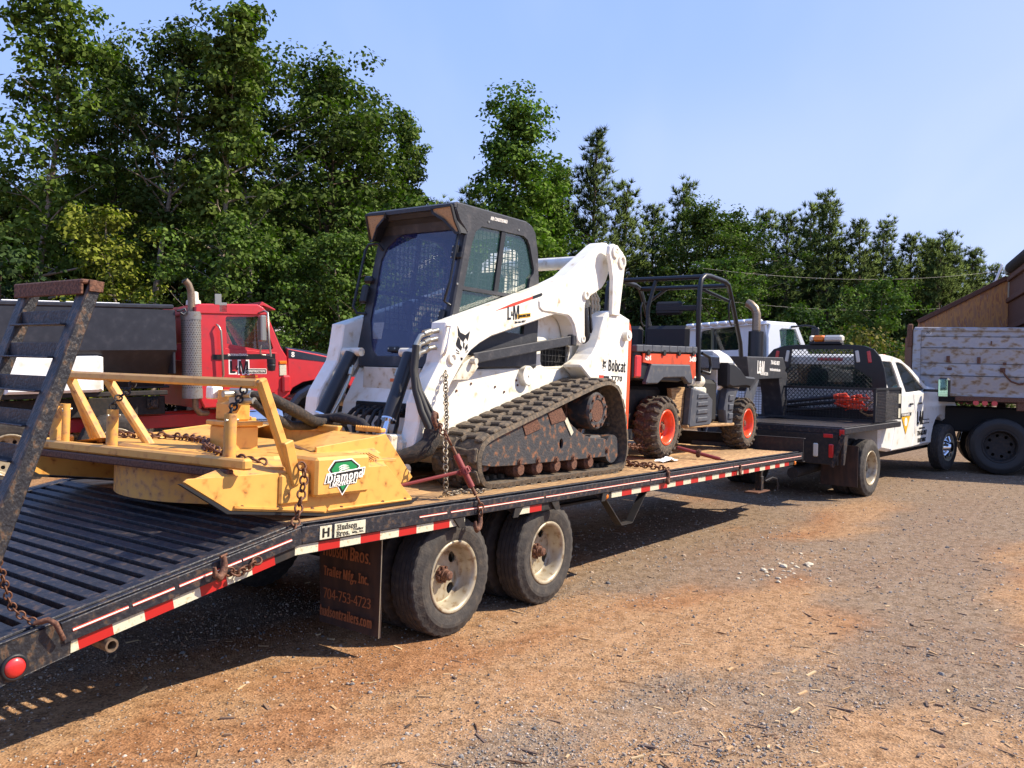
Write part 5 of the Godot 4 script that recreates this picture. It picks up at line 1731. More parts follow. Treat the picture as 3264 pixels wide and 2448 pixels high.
	text("T770", t, "lettering", M.decal_black, Vector3(7.27, 1.775, -3.998), Vector3.RIGHT, Vector3.UP, 0.22, 0.05)
	lm_mark(t, Vector3(5.71, 2.285, -4.079), Vector3(1, 0.16, 0).normalized(), Vector3(-0.05, 1, 0).normalized(), 0.33, M.decal_black, M.decal_gold, M.decal_black)
	text("704-662-8057", t, "lettering", M.decal_black, Vector3(5.73, 2.206, -4.079), Vector3(1, 0.16, 0).normalized(), Vector3.UP, 0.16)
	m = mb()
	m.plate(P([5.37, 2.262, 5.62, 2.325, 5.92, 2.420, 5.92, 2.442, 5.62, 2.352]), -4.0795, -4.078)
	obj(m, "swoosh", M.decal_red, t)
	m = mb()
	m.plate(P([5.90, 2.411, 6.035, 2.452, 6.048, 2.466, 6.035, 2.48, 5.90, 2.438]), -4.0795, -4.0775)
	obj(m, "swoosh", M.decal_black, t)
	loader_cab(t)

func loader_cab(t):
	var m
	var B = M.cab_black
	var side = P([5.00, 2.17, 5.155, 2.87, 5.06, 2.945, 5.015, 3.02, 5.03, 3.075, 5.08, 3.085, 5.97, 3.095, 6.06, 3.07, 6.115, 3.02, 6.165, 2.85, 6.195, 2.60, 6.21, 2.28, 6.2, 1.84, 4.99, 1.79, 4.955, 1.95])
	var w1 = P([5.225, 2.78, 5.27, 2.89, 5.348, 2.945, 5.66, 2.955, 5.93, 2.962, 5.99, 2.94, 6.03, 2.89, 6.105, 2.70, 6.10, 2.66, 6.05, 2.611, 6.02, 2.45, 5.145, 2.442])
	var w2 = P([5.135, 2.412, 5.07, 2.12, 5.98, 2.12, 6.01, 2.42])
	for s in [1, -1]:
		var z0 = -4.70 + s * 0.485
		var z1 = -4.70 + s * 0.445
		m = mb()
		m.plate(side, minf(z0, z1), maxf(z0, z1), 0.012, [w1, w2])
		var sp = obj(m, "cab_side", B, t)
		for w in [w1, w2]:
			m = mb()
			m.plate(w, -4.70 + s * 0.462 - 0.002, -4.70 + s * 0.462 + 0.002)
			obj(m, "side_window", M.green_glass, sp)
		m = mb()
		m.bar(Vector3(5.655, 2.955, -4.70 + s * 0.468), Vector3(5.575, 2.445, -4.70 + s * 0.468), 0.02, 0.055, Vector3.RIGHT)
		obj(m, "window_mullion", M.black_plastic, sp)
		m = mb()
		screen(m, Transform3D(Basis.IDENTITY, Vector3(5.64, 2.52, -4.70 + s * 0.43)), 0.84, 0.82, 0.0525, 0.006)
		obj(m, "wire_screen", M.black_plastic, sp)
		m = mb()
		for q in [[5.43, 2.995], [5.85, 3.0], [6.155, 2.56], [5.06, 2.45], [5.02, 2.2]]:
			m.cyl(Vector3(q[0], q[1], z0 - s * 0.002), Vector3(q[0], q[1], z0 + s * 0.006), 0.009, 8)
		obj(m, "rivets", M.zinc, sp)
	text("AIR CONDITIONED", t, "lettering", M.decal_white, Vector3(5.57, 3.035, -4.2145), Vector3(1, 0.04, 0), Vector3.UP, 0.23, 0.028)
	# roof, back and floor
	m = mb()
	m.plate(P([5.03, 3.03, 5.04, 3.078, 5.08, 3.088, 5.97, 3.098, 6.06, 3.073, 6.11, 3.02, 6.10, 3.0, 5.06, 3.0]), -5.16, -4.24, 0.004)
	obj(m, "roof", B, t)
	m = mb()
	m.plate(P([6.10, 3.02, 6.15, 2.85, 6.18, 2.60, 6.20, 2.35, 6.16, 2.35, 6.12, 2.82, 6.06, 3.02]), -5.145, -4.99, 0.004)
	m.plate(P([6.10, 3.02, 6.15, 2.85, 6.18, 2.60, 6.20, 2.35, 6.16, 2.35, 6.12, 2.82, 6.06, 3.02]), -4.41, -4.255, 0.004)
	m.box(Vector3(6.14, 2.2, -4.70), Vector3(0.1, 0.5, 0.88), 0.01)
	obj(m, "cab_back", B, t)
	m = mb()
	screen(m, Transform3D(Basis(Vector3(0, 0, 1), Vector3(0.1, -1, 0).normalized() * -1.0, Vector3(-1, 0, 0)), Vector3(6.14, 2.68, -4.70)), 0.60, 0.56, 0.0525, 0.006)
	obj(m, "wire_screen", M.black_plastic, t)
	m = mb()
	m.box(Vector3(5.6, 1.86, -4.70), Vector3(1.15, 0.06, 0.86))
	obj(m, "cab_floor", M.dark_inside, t)
	m = mb()
	m.box(Vector3(5.75, 2.12, -4.70), Vector3(0.45, 0.14, 0.46), 0.05)
	m.xf = Transform3D(Basis(Vector3(0, 0, 1), -0.15), Vector3(5.98, 2.40, -4.70))
	m.box(Vector3.ZERO, Vector3(0.13, 0.56, 0.44), 0.05)
	obj(m, "seat", M.seat_vinyl, t)
	for z in [-4.46, -4.94]:
		m = mb()
		m.tube([Vector3(5.35, 1.92, z), Vector3(5.33, 2.12, z), Vector3(5.30, 2.28, z)], 0.022, 8)
		m.xf = Transform3D(Basis.IDENTITY, Vector3(5.30, 2.30, z))
		m.lathe([Vector2(0.02, -0.06), Vector2(0.05, -0.02), Vector2(0.055, 0.03), Vector2(0.03, 0.06), Vector2(0, 0.065)], 14, true)
		obj(m, "control_lever", M.black_plastic, t)
	m = mb()
	m.tube([Vector3(5.5, 2.75, -4.36), Vector3(5.45, 2.4, -4.36), Vector3(5.35, 2.26, -4.36), Vector3(5.2, 2.22, -4.36)], 0.035, 8)
	obj(m, "seat_bar", M.black_plastic, t)
	# brow over the door with two lamps
	m = mb()
	m.plate(P([5.16, 2.90, 5.14, 2.97, 5.06, 3.025, 5.00, 3.035, 5.00, 3.065, 5.04, 3.085, 5.16, 3.07]), -5.18, -4.22, 0.006)
	obj(m, "brow", B, t)
	for s in [1, -1]:
		m = mb()
		var z = func(d): return -4.70 + s * d
		var poly = [Vector3(4.992, 3.045, z.call(0.255)), Vector3(4.985, 3.05, z.call(0.462)), Vector3(5.025, 2.94, z.call(0.470)), Vector3(5.07, 2.85, z.call(0.487)), Vector3(5.065, 2.845, z.call(0.452)), Vector3(5.02, 2.95, z.call(0.36)), Vector3(4.998, 3.01, z.call(0.26))]
		for i in range(1, poly.size() - 1):
			m.otri(poly[0], poly[i], poly[i + 1], Vector3(-1, -0.3, 0))
		var lamp = obj(m, "work_lamp", M.lamp_lens_dusty, t)
		m = mb()
		for i in poly.size():
			var a = poly[i]
			var b = poly[(i + 1) % poly.size()]
			m.bar(a, b, 0.018, 0.018)
			m.quad(a, b, b + Vector3(0.09, 0.005, 0), a + Vector3(0.09, 0.005, 0))
		obj(m, "lamp_bezel", M.black_plastic, lamp)
	# door: frame, glass, handle, wiper
	var u = Vector3(0.155, 0.70, 0).normalized()
	var nrm = Vector3(0, 0, 1).cross(u)
	var fr = Transform3D(Basis(Vector3(0, 0, 1), u, nrm), Vector3(5.0, 2.17, -4.70))
	m = mb()
	m.xf = fr
	var outer = P([-0.470, 0.80, -0.470, -0.24, -0.42, -0.39, 0.42, -0.39, 0.470, -0.24, 0.470, 0.80])
	var gl = P([-0.40, 0.53, -0.36, 0.64, -0.26, 0.73, -0.14, 0.77, 0.30, 0.77, 0.38, 0.72, 0.43, 0.64, 0.44, 0.53, 0.43, 0.15, 0.37, -0.06, 0.21, -0.25, 0.14, -0.30, -0.24, -0.30, -0.30, -0.25, -0.385, 0.0])
	m.plate(outer, -0.03, 0.0, 0.006, [gl])
	var dr = obj(m, "cab_door", B, t)
	m = mb()
	m.xf = fr
	m.plate(gl, -0.014, -0.010)
	obj(m, "door_window", M.door_glass, dr)
	m = mb()
	for q in [[0.415, 0.55], [0.40, 0.02]]:
		m.xf = fr
		m.box(Vector3(q[0], q[1], 0.015), Vector3(0.06, 0.11, 0.03), 0.01)
		m.box(Vector3(q[0] + 0.05, q[1] - 0.03, 0.01), Vector3(0.05, 0.05, 0.02), 0.006)
	m.box(Vector3(-0.05, -0.245, 0.01), Vector3(0.13, 0.045, 0.02), 0.01)
	obj(m, "hinge", M.black_plastic, dr)
	m = mb()
	m.xf = fr
	for q in [[0.40, 0.59], [0.405, 0.54], [0.40, 0.50], [0.385, 0.06], [0.38, 0.02], [0.37, -0.03], [-0.085, -0.245], [-0.015, -0.245]]:
		m.box(Vector3(q[0], q[1], 0.032), Vector3(0.013, 0.013, 0.006), 0.003)
	obj(m, "bolts", M.zinc, dr)
	m = mb()
	m.tube([fr * Vector3(0.475, 0.72, 0.0), fr * Vector3(0.45, 0.735, 0.04), fr * Vector3(0.445, 0.68, 0.05), fr * Vector3(0.45, 0.30, 0.05), fr * Vector3(0.43, 0.13, 0.05), fr * Vector3(0.455, 0.115, 0.0)], 0.011, 7)
	obj(m, "grab_bar", M.rops_black, t)
	m = mb()
	m.tube([fr * Vector3(-0.40, 0.62, 0.0), fr * Vector3(-0.42, 0.66, 0.05), fr * Vector3(-0.52, 0.655, 0.06), fr * Vector3(-0.535, 0.6, 0.07), fr * Vector3(-0.535, 0.1, 0.08), fr * Vector3(-0.50, 0.05, 0.06), fr * Vector3(-0.45, 0.06, 0.0)], 0.012, 7)
	obj(m, "mirror_bar", M.rops_black, t)
	m = mb()
	m.xf = fr
	m.box(Vector3(-0.47, 0.22, 0.04), Vector3(0.075, 0.16, 0.05), 0.015)
	m.box(Vector3(-0.465, 0.35, 0.03), Vector3(0.09, 0.06, 0.05), 0.015)
	obj(m, "mirror", M.black_plastic, t)
	m = mb()
	m.xf = fr
	m.box(Vector3(-0.30, -0.08, -0.022), Vector3(0.12, 0.14, 0.003))
	obj(m, "sticker", M.reflector_white, dr)

func utility_vehicle():
	var t = thing("utility_vehicle", "orange and black four-wheel utility vehicle with tube roll cage at the trailer's front", "utility vehicle", Vector3(10.1, 0.9, -4.85))
	var m
	var zr = -4.15
	# tyres with chunky lugs
	m = MB.new()
	m.xf = Transform3D(AXZ, Vector3.ZERO)
	var R = 0.330
	m.lathe([Vector2(0.185, -0.24), Vector2(0.22, -0.27), Vector2(0.28, -0.275), Vector2(R - 0.02, -0.25), Vector2(R, -0.21), Vector2(R + 0.004, -0.13), Vector2(R, -0.05), Vector2(R - 0.02, -0.01), Vector2(0.28, 0.012), Vector2(0.22, 0.008), Vector2(0.195, -0.02), Vector2(0.185, -0.04)], 48, true)
	for i in 20:
		for s in [0, 1]:
			var a = TAU * (i + 0.5 * s) / 20
			var c = Vector3(cos(a), sin(a), 0)
			var tn = Vector3(-sin(a), cos(a), 0)
			var sgn = [1.0, -1.0][s]
			m.xf = Transform3D(Basis(tn, Vector3(0, 0, 1), c * -1.0).rotated(c, 0.35 * sgn), c * (R + 0.006) + Vector3(0, 0, -0.13 + 0.058 * sgn))
			m.box(Vector3.ZERO, Vector3(0.045, 0.10, 0.036), 0.008)
			m.xf = Transform3D(Basis(tn, Vector3(0, 0, 1), c * -1.0).rotated(tn, -0.75 * sgn), c * (R - 0.012) + Vector3(0, 0, -0.13 + 0.122 * sgn))
			m.box(Vector3.ZERO, Vector3(0.048, 0.075, 0.030), 0.008)
	var tyre = m.done()
	var wheel = wheel_mesh(0.188, 0.22, 0.10, 5, 0.028)
	var hub = hub_mesh(0.10, 0.040, 0.06)
	for x in [8.80, 11.35]:
		for s in [1, -1]:
			put_wheel(t, Vector3(x, 1.255, -4.85 + s * 0.68), [tyre, wheel, hub], [M.muddy_rubber, M.rim_orange, M.rusty_steel], x * 2.0, s < 0)
	# cargo box
	m = mb()
	m.plate(P([7.97, 1.80, 7.965, 2.09, 9.48, 2.15, 9.50, 1.85, 9.1, 1.775, 8.2, 1.775]), -5.52, -4.19, 0.015)
	var box = obj(m, "cargo_box", M.black_plastic, t)
	for s in [1, -1]:
		var z = -4.85 + s * 0.675
		m = mb()
		m.bar(Vector3(7.95, 2.107, z), Vector3(9.50, 2.168, z), 0.06, 0.075, Vector3.UP, 0.008)
		for i in 7: m.box(Vector3(8.12 + i * 0.21, 2.118 + i * 0.0083, z + s * 0.028), Vector3(0.05, 0.066, 0.012), 0.004)
		obj(m, "box_rim", M.grey_plastic, box)
		m = mb()
		for i in 4:
			m.xf = Transform3D(AXZ if s > 0 else AXZ * Basis(Vector3(1, 0, 0), PI), Vector3(8.22 + i * 0.39, 2.075 + i * 0.016, z + s * 0.024))
			m.lathe([Vector2(0.035, 0), Vector2(0.033, 0.012), Vector2(0, 0.012)], 14)
		obj(m, "rim_slots", M.dark_inside, box)
		m = mb()
		m.plate(P([8.14, 2.066, 9.50, 2.118, 9.52, 1.86, 9.42, 1.80, 9.33, 1.985, 8.36, 1.955, 8.14, 1.965]), z - 0.012 if s > 0 else z - 0.010, z + 0.010 if s > 0 else z + 0.012, 0.004)
		obj(m, "orange_panel", M.utv_orange, box)
		m = mb()
		m.plate(P([8.31, 1.955, 9.30, 1.985, 9.40, 1.80, 9.37, 1.755, 9.27, 1.76, 9.14, 1.83, 8.60, 1.81, 8.47, 1.745, 8.20, 1.735, 8.20, 1.76]), z - s * 0.01 - 0.022, z - s * 0.01 + 0.046, 0.014)
		obj(m, "wheel_flare", M.grey_plastic, box)
		m = mb()
		m.box(Vector3(8.055, 1.92, z - s * 0.03), Vector3(0.13, 0.24, 0.075), 0.015)
		obj(m, "tail_light", M.red_lens, box)
		if s > 0:
			text("4x4", box, "lettering", M.decal_white, Vector3(8.25, 2.02, z + 0.013), Vector3(1, 0.03, 0), Vector3.UP, 0.14, 0.055)
			text("3400", box, "lettering", M.decal_white, Vector3(9.41, 2.055, z + 0.013), Vector3(1, 0.03, 0), Vector3.UP, 0.18, 0.06)
	m = mb()
	m.box(Vector3(7.955, 1.94, -4.85), Vector3(0.03, 0.28, 1.20), 0.008)
	obj(m, "tailgate", M.black_plastic, box)
	# chassis, engine and floor
	m = mb()
	m.box(Vector3(9.9, 1.30, -4.85), Vector3(3.4, 0.10, 0.7), 0.02)
	m.box(Vector3(8.8, 1.5, -4.85), Vector3(0.9, 0.42, 0.75), 0.04)
	m.cyl(Vector3(8.80, 1.255, -5.3), Vector3(8.80, 1.255, -4.3), 0.045)
	m.cyl(Vector3(11.35, 1.255, -5.3), Vector3(11.35, 1.255, -4.3), 0.045)
	obj(m, "chassis", M.frame_steel, t)
	m = mb()
	m.cyl(Vector3(9.58, 1.80, -4.32), Vector3(10.0, 1.80, -4.32), 0.075, 18)
	m.box(Vector3(9.85, 1.66, -4.3), Vector3(0.35, 0.14, 0.14), 0.02)
	obj(m, "air_intake", M.dirty_white, t)
	m = mb()
	m.plate(P([9.14, 1.70, 9.53, 1.72, 9.50, 1.30, 9.40, 1.24, 9.30, 1.24]), -4.36, -4.30, 0.006)
	obj(m, "mud_guard", M.wood_0, t)
	m = mb()
	m.plate(P([9.52, 1.715, 9.90, 1.675, 10.02, 1.645, 10.16, 1.585, 10.155, 1.30, 10.10, 1.255, 9.48, 1.235, 9.46, 1.28]), -4.30, -4.20, 0.018)
	for i in 4:
		m.plate(P([9.66, 1.30 + i * 0.095, 9.99, 1.31 + i * 0.095, 9.97, 1.365 + i * 0.095, 9.68, 1.355 + i * 0.095]), -4.202, -4.182, 0.009)
	obj(m, "side_panel", M.grey_plastic, t)
	m = mb()
	m.box(Vector3(10.2, 1.25, -4.85), Vector3(1.5, 0.04, 1.28), 0.01)
	obj(m, "floor_pan", M.wood_0, t)
	m = mb()
	m.plate(P([10.72, 1.74, 11.10, 1.735, 10.95, 1.55, 10.90, 1.40, 10.92, 1.23, 10.70, 1.235, 10.62, 1.44]), -4.34, -4.22, 0.018)
	for i in 3: m.plate(P([10.72, 1.32 + i * 0.12, 10.86, 1.32 + i * 0.12, 10.87, 1.40 + i * 0.12, 10.73, 1.40 + i * 0.12]), -4.222, -4.20, 0.010)
	obj(m, "front_panel", M.grey_plastic, t)
	m = mb()
	m.box(Vector3(10.3, 1.55, -4.85), Vector3(0.5, 0.56, 1.1), 0.05)
	m.box(Vector3(9.75, 1.75, -4.85), Vector3(0.4, 0.5, 1.15), 0.05)
	obj(m, "cab_body", M.dark_inside, t)
	m = mb()
	m.plate(P([9.70, 1.95, 9.66, 2.13, 10.44, 2.14, 10.46, 1.96]), -5.45, -4.24, 0.02)
	obj(m, "dash", M.navy_hood, t)
	m = mb()
	m.plate(P([10.44, 2.05, 10.40, 2.20, 10.62, 2.225, 10.95, 2.17, 11.22, 2.05, 11.32, 1.92, 11.32, 1.70, 10.58, 1.70, 10.56, 2.0]), -5.42, -4.28, 0.05)
	obj(m, "hood", M.pickup_white, t)
	for s in [1, -1]:
		var z = -4.85 + s * 0.60
		m = mb()
		m.plate(P([10.56, 2.06, 10.75, 2.06, 11.00, 1.99, 11.20, 1.90, 11.55, 1.895, 11.58, 1.85, 11.38, 1.745, 11.2, 1.76, 10.72, 1.735, 10.58, 1.76]), z - 0.09, z + 0.09, 0.025)
		obj(m, "front_fender", M.grey_plastic if s < 0 else M.black_plastic, t)
	m = mb()
	m.box(Vector3(9.62, 2.0, -4.64), Vector3(0.12, 0.22, 0.62), 0.05)
	m.box(Vector3(9.7, 2.30, -4.64), Vector3(0.10, 0.36, 0.60), 0.05)
	m.box(Vector3(9.7, 2.30, -5.2), Vector3(0.10, 0.36, 0.44), 0.05)
	obj(m, "seat", M.seat_vinyl, t)
	m = mb()
	m.box(Vector3(9.72, 2.70, -4.64), Vector3(0.06, 0.17, 0.36), 0.05)
	m.box(Vector3(9.70, 2.695, -4.50), Vector3(0.03, 0.07, 0.62), 0.01)
	obj(m, "headrest", M.seat_vinyl, t)
	# roll cage
	for s in [1, -1]:
		var z = -4.85 + s * 0.64
		m = mb()
		m.tube([Vector3(9.71, 1.80, z), Vector3(9.66, 2.3, z), Vector3(9.637, 2.67, z), Vector3(9.65, 2.93, z), Vector3(9.69, 3.04, z), Vector3(9.80, 3.10, z), Vector3(9.95, 3.11, z), Vector3(10.42, 3.10, z), Vector3(10.55, 3.07, z), Vector3(10.63, 2.97, z), Vector3(10.85, 2.64, z), Vector3(11.05, 2.34, z), Vector3(11.10, 2.16, z)], 0.031, 10)
		obj(m, "roll_cage_side", M.rops_black, t)
		m = mb()
		m.tube([Vector3(9.72, 2.14, z + s * 0.03), Vector3(9.88, 2.10, z + s * 0.06), Vector3(9.93, 2.0, z + s * 0.06), Vector3(9.90, 1.90, z + s * 0.06), Vector3(9.72, 1.92, z + s * 0.03)], 0.02, 8)
		obj(m, "hip_guard", M.rops_black, t)
		m = mb()
		m.tube([Vector3(10.66, 2.9, z), Vector3(10.60, 2.82, z), Vector3(10.62, 2.62, z), Vector3(10.70, 2.56, z), Vector3(10.86, 2.58, z)], 0.012, 7)
		obj(m, "grab_handle", M.rops_black, t)
	m = mb()
	m.tube([Vector3(9.76, 3.08, -5.49), Vector3(9.76, 3.08, -4.21)], 0.031, 10)
	m.tube([Vector3(10.56, 3.06, -5.49), Vector3(10.56, 3.06, -4.21)], 0.031, 10)
	m.tube([Vector3(10.55, 3.05, -4.62), Vector3(10.72, 2.86, -4.22)], 0.022, 8)
	m.tube([Vector3(10.55, 3.05, -5.08), Vector3(10.72, 2.86, -5.48)], 0.022, 8)
	m.tube([Vector3(9.76, 3.06, -4.86), Vector3(9.70, 2.72, -4.92), Vector3(9.71, 2.1, -4.93)], 0.026, 8)
	m.tube([Vector3(9.72, 2.20, -5.47), Vector3(9.72, 2.20, -4.22)], 0.022, 8)
	obj(m, "roll_cage_crossbar", M.rops_black, t)
	m = mb()
	m.xf = Transform3D(Basis(Vector3(1, 0, 0), Vector3(0.35, 0.94, 0).normalized(), Vector3(0, 0, 1)), Vector3(10.32, 2.26, -5.15))
	var rim = []
	for k in 16: rim.append(Vector3(cos(TAU * k / 16) * 0.17, 0, sin(TAU * k / 16) * 0.17))
	m.tube(rim, 0.014, 7, true)
	obj(m, "steering_wheel", M.black_plastic, t)

# a thing with axes of its own: x forward, y up, z to its right
func vehicle(called, label, category, at, heading, pitch):
	var t = thing(called, label, category, at)
	var f = Vector3(cos(heading) * cos(pitch), sin(pitch), sin(heading) * cos(pitch))
	var r = f.cross(Vector3.UP).normalized()
	t.basis = Basis(f, r.cross(f), r)
	O = Vector3.ZERO
	return t

func pickup():
	var t = vehicle("pickup_truck", "white crew-cab pickup with black flatbed and mesh headboard, hitched to the trailer", "pickup truck", Vector3(13.75, 0.12, -3.17), 0.1047, 0.032)
	var W = M.pickup_white
	var m
	var wd = 2.34
	# wheels
	var ty = tyre_mesh(0.443, 0.24, 0.258, 4, 0.010, 80)
	var rw = wheel_mesh(0.258, 0.22, 0.13, 8, 0.026)
	var hb = hub_mesh(0.13, 0.06, 0.07)
	for s in [1, -1]:
		for d in [0.0, 0.27]:
			put_wheel(t, Vector3(0.24, 0.443, -wd / 2 + s * (wd / 2 - d)), [ty, rw, hb], [M.tyre_rubber, M.rim_paint, M.frame_steel], 0.4 + d, s < 0)
		var fw = put_wheel(t, Vector3(4.60, 0.485, -wd / 2 + s * (wd / 2 - 0.03)), [ty, rw], [M.tyre_rubber, M.rim_paint], 0.2, s < 0)
		fw.rotate_y(-0.12)
		m = MB.new()
		m.xf = Transform3D(AXZ, Vector3(0, 0, -0.05))
		m.lathe([Vector2(0.235, -0.02), Vector2(0.21, 0.02), Vector2(0.16, 0.0), Vector2(0.11, 0.05), Vector2(0.085, 0.11), Vector2(0.06, 0.12), Vector2(0, 0.12)], 32, true)
		for i in 5:
			var a = TAU * i / 5
			m.xf = Transform3D(Basis(Vector3(0, 0, 1), a), Vector3(0, 0, 0.0))
			m.bar(Vector3(0.09, 0, 0.02), Vector3(0.22, 0, -0.03), 0.05, 0.05, Vector3(0, 0, 1), 0.015)
		obj(m, "hub_cap", M.chrome, fw)
	# body
	m = mb()
	var arch = []
	for k in 11:
		var a = lerpf(0.12, PI - 0.12, k / 10.0)
		arch.append(Vector2(4.60 + cos(a) * 0.54, 0.52 + sin(a) * 0.55))
	var side = P([1.24, 0.64, 1.22, 0.95, 1.25, 1.54, 3.72, 1.60, 3.9, 1.67, 4.70, 1.60, 5.30, 1.49, 5.62, 1.39, 5.80, 1.25, 5.85, 1.05, 5.85, 0.70, 5.2, 0.60])
	side += arch
	side += P([4.04, 0.56, 1.7, 0.58])
	m.plate(side, -2.12, -0.20, 0.05)
	var body = obj(m, "body", W, t)
	# doors as raised skins with gaps between
	var d1 = P([1.75, 0.60, 1.92, 0.95, 1.90, 1.2, 1.80, 1.52, 2.86, 1.545, 3.0, 1.2, 2.99, 0.82, 2.84, 0.60])
	var d2 = P([2.87, 0.60, 3.02, 0.82, 3.03, 1.2, 2.89, 1.545, 3.74, 1.56, 3.84, 1.2, 3.84, 0.62])
	for s in [1, -1]:
		var z = -1.16 + s * 0.96
		for d in [d1, d2]:
			m = mb()
			m.plate(d, minf(z - s * 0.02, z + s * 0.008), maxf(z - s * 0.02, z + s * 0.008), 0.006)
			var dr = obj(m, "door", W, t)
			m = mb()
			var hx = 2.72 if d == d1 else 3.22
			m.box(Vector3(hx, 1.37, z + s * 0.03), Vector3(0.17, 0.035, 0.03), 0.012)
			obj(m, "handle", M.black_plastic, dr)
		# upper body leaning in, with window openings
		m = mb()
		m.xf = Transform3D(Basis(Vector3(1, 0, 0), Vector3(0, cos(0.16), -s * sin(0.16)), Vector3(0, s * sin(0.16), cos(0.16))), Vector3(0, 1.53, z - s * 0.02))
		var up = P([1.25, 0.0, 1.25, 0.62, 1.32, 0.70, 1.6, 0.71, 2.10, 0.675, 2.55, 0.63, 2.98, 0.51, 3.85, 0.13, 3.80, 0.0])
		var w1 = P([1.30, 0.585, 1.85, 0.595, 2.00, 0.58, 2.10, 0.42, 2.16, 0.04, 1.68, 0.04])
		var w2 = P([2.19, 0.58, 2.50, 0.555, 2.95, 0.40, 3.64, 0.09, 3.62, 0.04, 2.30, 0.04])
		w1 = P([1.42, 0.56, 1.46, 0.60, 1.88, 0.605, 2.02, 0.59, 2.15, 0.42, 2.36, 0.05, 1.72, 0.05])
		w2 = P([2.22, 0.595, 2.34, 0.60, 2.62, 0.56, 3.0, 0.41, 3.66, 0.10, 3.62, 0.05, 2.56, 0.05])
		m.plate(up, minf(-s * 0.05, 0.0), maxf(-s * 0.05, 0.0), 0.012, [w1, w2])
		var uo = obj(m, "cab_side", W, t)
		var keep = m.xf
		for w in [w1, w2]:
			m = mb()
			m.xf = keep
			m.plate(w, -s * 0.025 - 0.002, -s * 0.025 + 0.002)
			obj(m, "window", M.dark_glass, uo)
	m = mb()
	m.plate(P([1.28, 2.16, 1.34, 2.215, 1.6, 2.235, 2.1, 2.205, 2.55, 2.155, 2.95, 2.04, 2.92, 2.02, 2.5, 2.10, 1.3, 2.12]), -2.02, -0.32, 0.006)
	obj(m, "roof", W, t)
	m = mb()
	m.bar(Vector3(2.95, 2.02, -1.17), Vector3(3.85, 1.65, -1.17), 1.72, 0.012)
	obj(m, "windscreen", M.dark_glass, t)
	m = mb()
	m.box(Vector3(1.28, 2.12, -1.17), Vector3(0.05, 0.14, 1.76), 0.01)
	m.box(Vector3(1.28, 1.58, -1.17), Vector3(0.05, 0.14, 1.80), 0.01)
	obj(m, "cab_back", W, t)
	m = mb()
	m.box(Vector3(1.28, 1.85, -1.17), Vector3(0.012, 0.41, 1.76), 0.004)
	obj(m, "rear_window", M.green_glass, t)
	m = mb()
	for zz in [-0.7, -1.65]:
		m.box(Vector3(2.0, 1.72, zz), Vector3(0.14, 0.5, 0.5), 0.06)
		m.box(Vector3(2.0, 2.02, zz), Vector3(0.10, 0.16, 0.26), 0.05)
	m.box(Vector3(1.5, 1.62, -1.17), Vector3(0.2, 0.26, 1.5), 0.06)
	obj(m, "seats", M.seat_vinyl, t)
	m = mb()
	m.box(Vector3(1.25, 2.14, -1.08), Vector3(0.03, 0.05, 0.44), 0.01)
	obj(m, "brake_light", M.red_lens, t)
	m = mb()
	m.box(Vector3(5.93, 0.86, -1.16), Vector3(0.16, 0.28, 2.1), 0.05)
	m.tube([Vector3(5.80, 1.02, -0.17), Vector3(5.92, 0.98, -0.15), Vector3(5.96, 0.75, -0.15), Vector3(5.88, 0.52, -0.18)], 0.03, 8)
	obj(m, "bumper", M.chrome, t)
	m = mb()
	m.box(Vector3(3.0, 0.52, -1.16), Vector3(4.6, 0.14, 1.5), 0.02)
	m.box(Vector3(-0.1, 0.75, -1.17), Vector3(1.9, 0.2, 0.8), 0.02)
	m.cyl(Vector3(0.24, 0.443, -2.0), Vector3(0.24, 0.443, -0.3), 0.09)
	m.cyl(Vector3(-0.95, 0.40, -0.75), Vector3(0.5, 0.45, -0.75), 0.085, 18)
	obj(m, "chassis", M.frame_steel, t)
	for s in [1, -1]:
		var z = -1.16 + s * 1.2
		m = mb()
		m.box(Vector3(3.62, 1.60, z - s * 0.1), Vector3(0.06, 0.05, 0.36), 0.015)
		m.box(Vector3(3.58, 1.66, z + s * 0.09), Vector3(0.14, 0.36, 0.20), 0.04)
		var mi = obj(m, "mirror", M.black_plastic, t)
		m = mb()
		m.box(Vector3(3.507, 1.69, z + s * 0.09), Vector3(0.006, 0.24, 0.16), 0.002)
		m.box(Vector3(3.507, 1.535, z + s * 0.09), Vector3(0.006, 0.07, 0.16), 0.002)
		obj(m, "mirror_glass", M.mirror_glass, mi)
	# roof lamps
	for z in [-0.55, -0.85, -1.17, -1.5]:
		m = mb()
		m.box(Vector3(2.25, 2.215, z), Vector3(0.26, 0.06, 0.10), 0.03)
		obj(m, "roof_marker_lamp", M.amber_lens if z > -0.6 else M.black_plastic, t)
	# flatbed
	m = mb()
	m.box(Vector3(0.3, 1.075, -1.17), Vector3(2.5, 0.09, wd + 0.04), 0.008)
	var bed = obj(m, "flatbed", M.black_steel, t)
	m = mb()
	m.box(Vector3(0.3, 1.128, -1.17), Vector3(2.44, 0.012, wd - 0.06), 0.003)
	obj(m, "deck_plate", M.ramp_steel, bed)
	m = mb()
	m.box(Vector3(-0.93, 0.80, -1.17), Vector3(0.05, 0.46, 2.2), 0.01)
	obj(m, "tail_panel", M.frame_steel, bed)
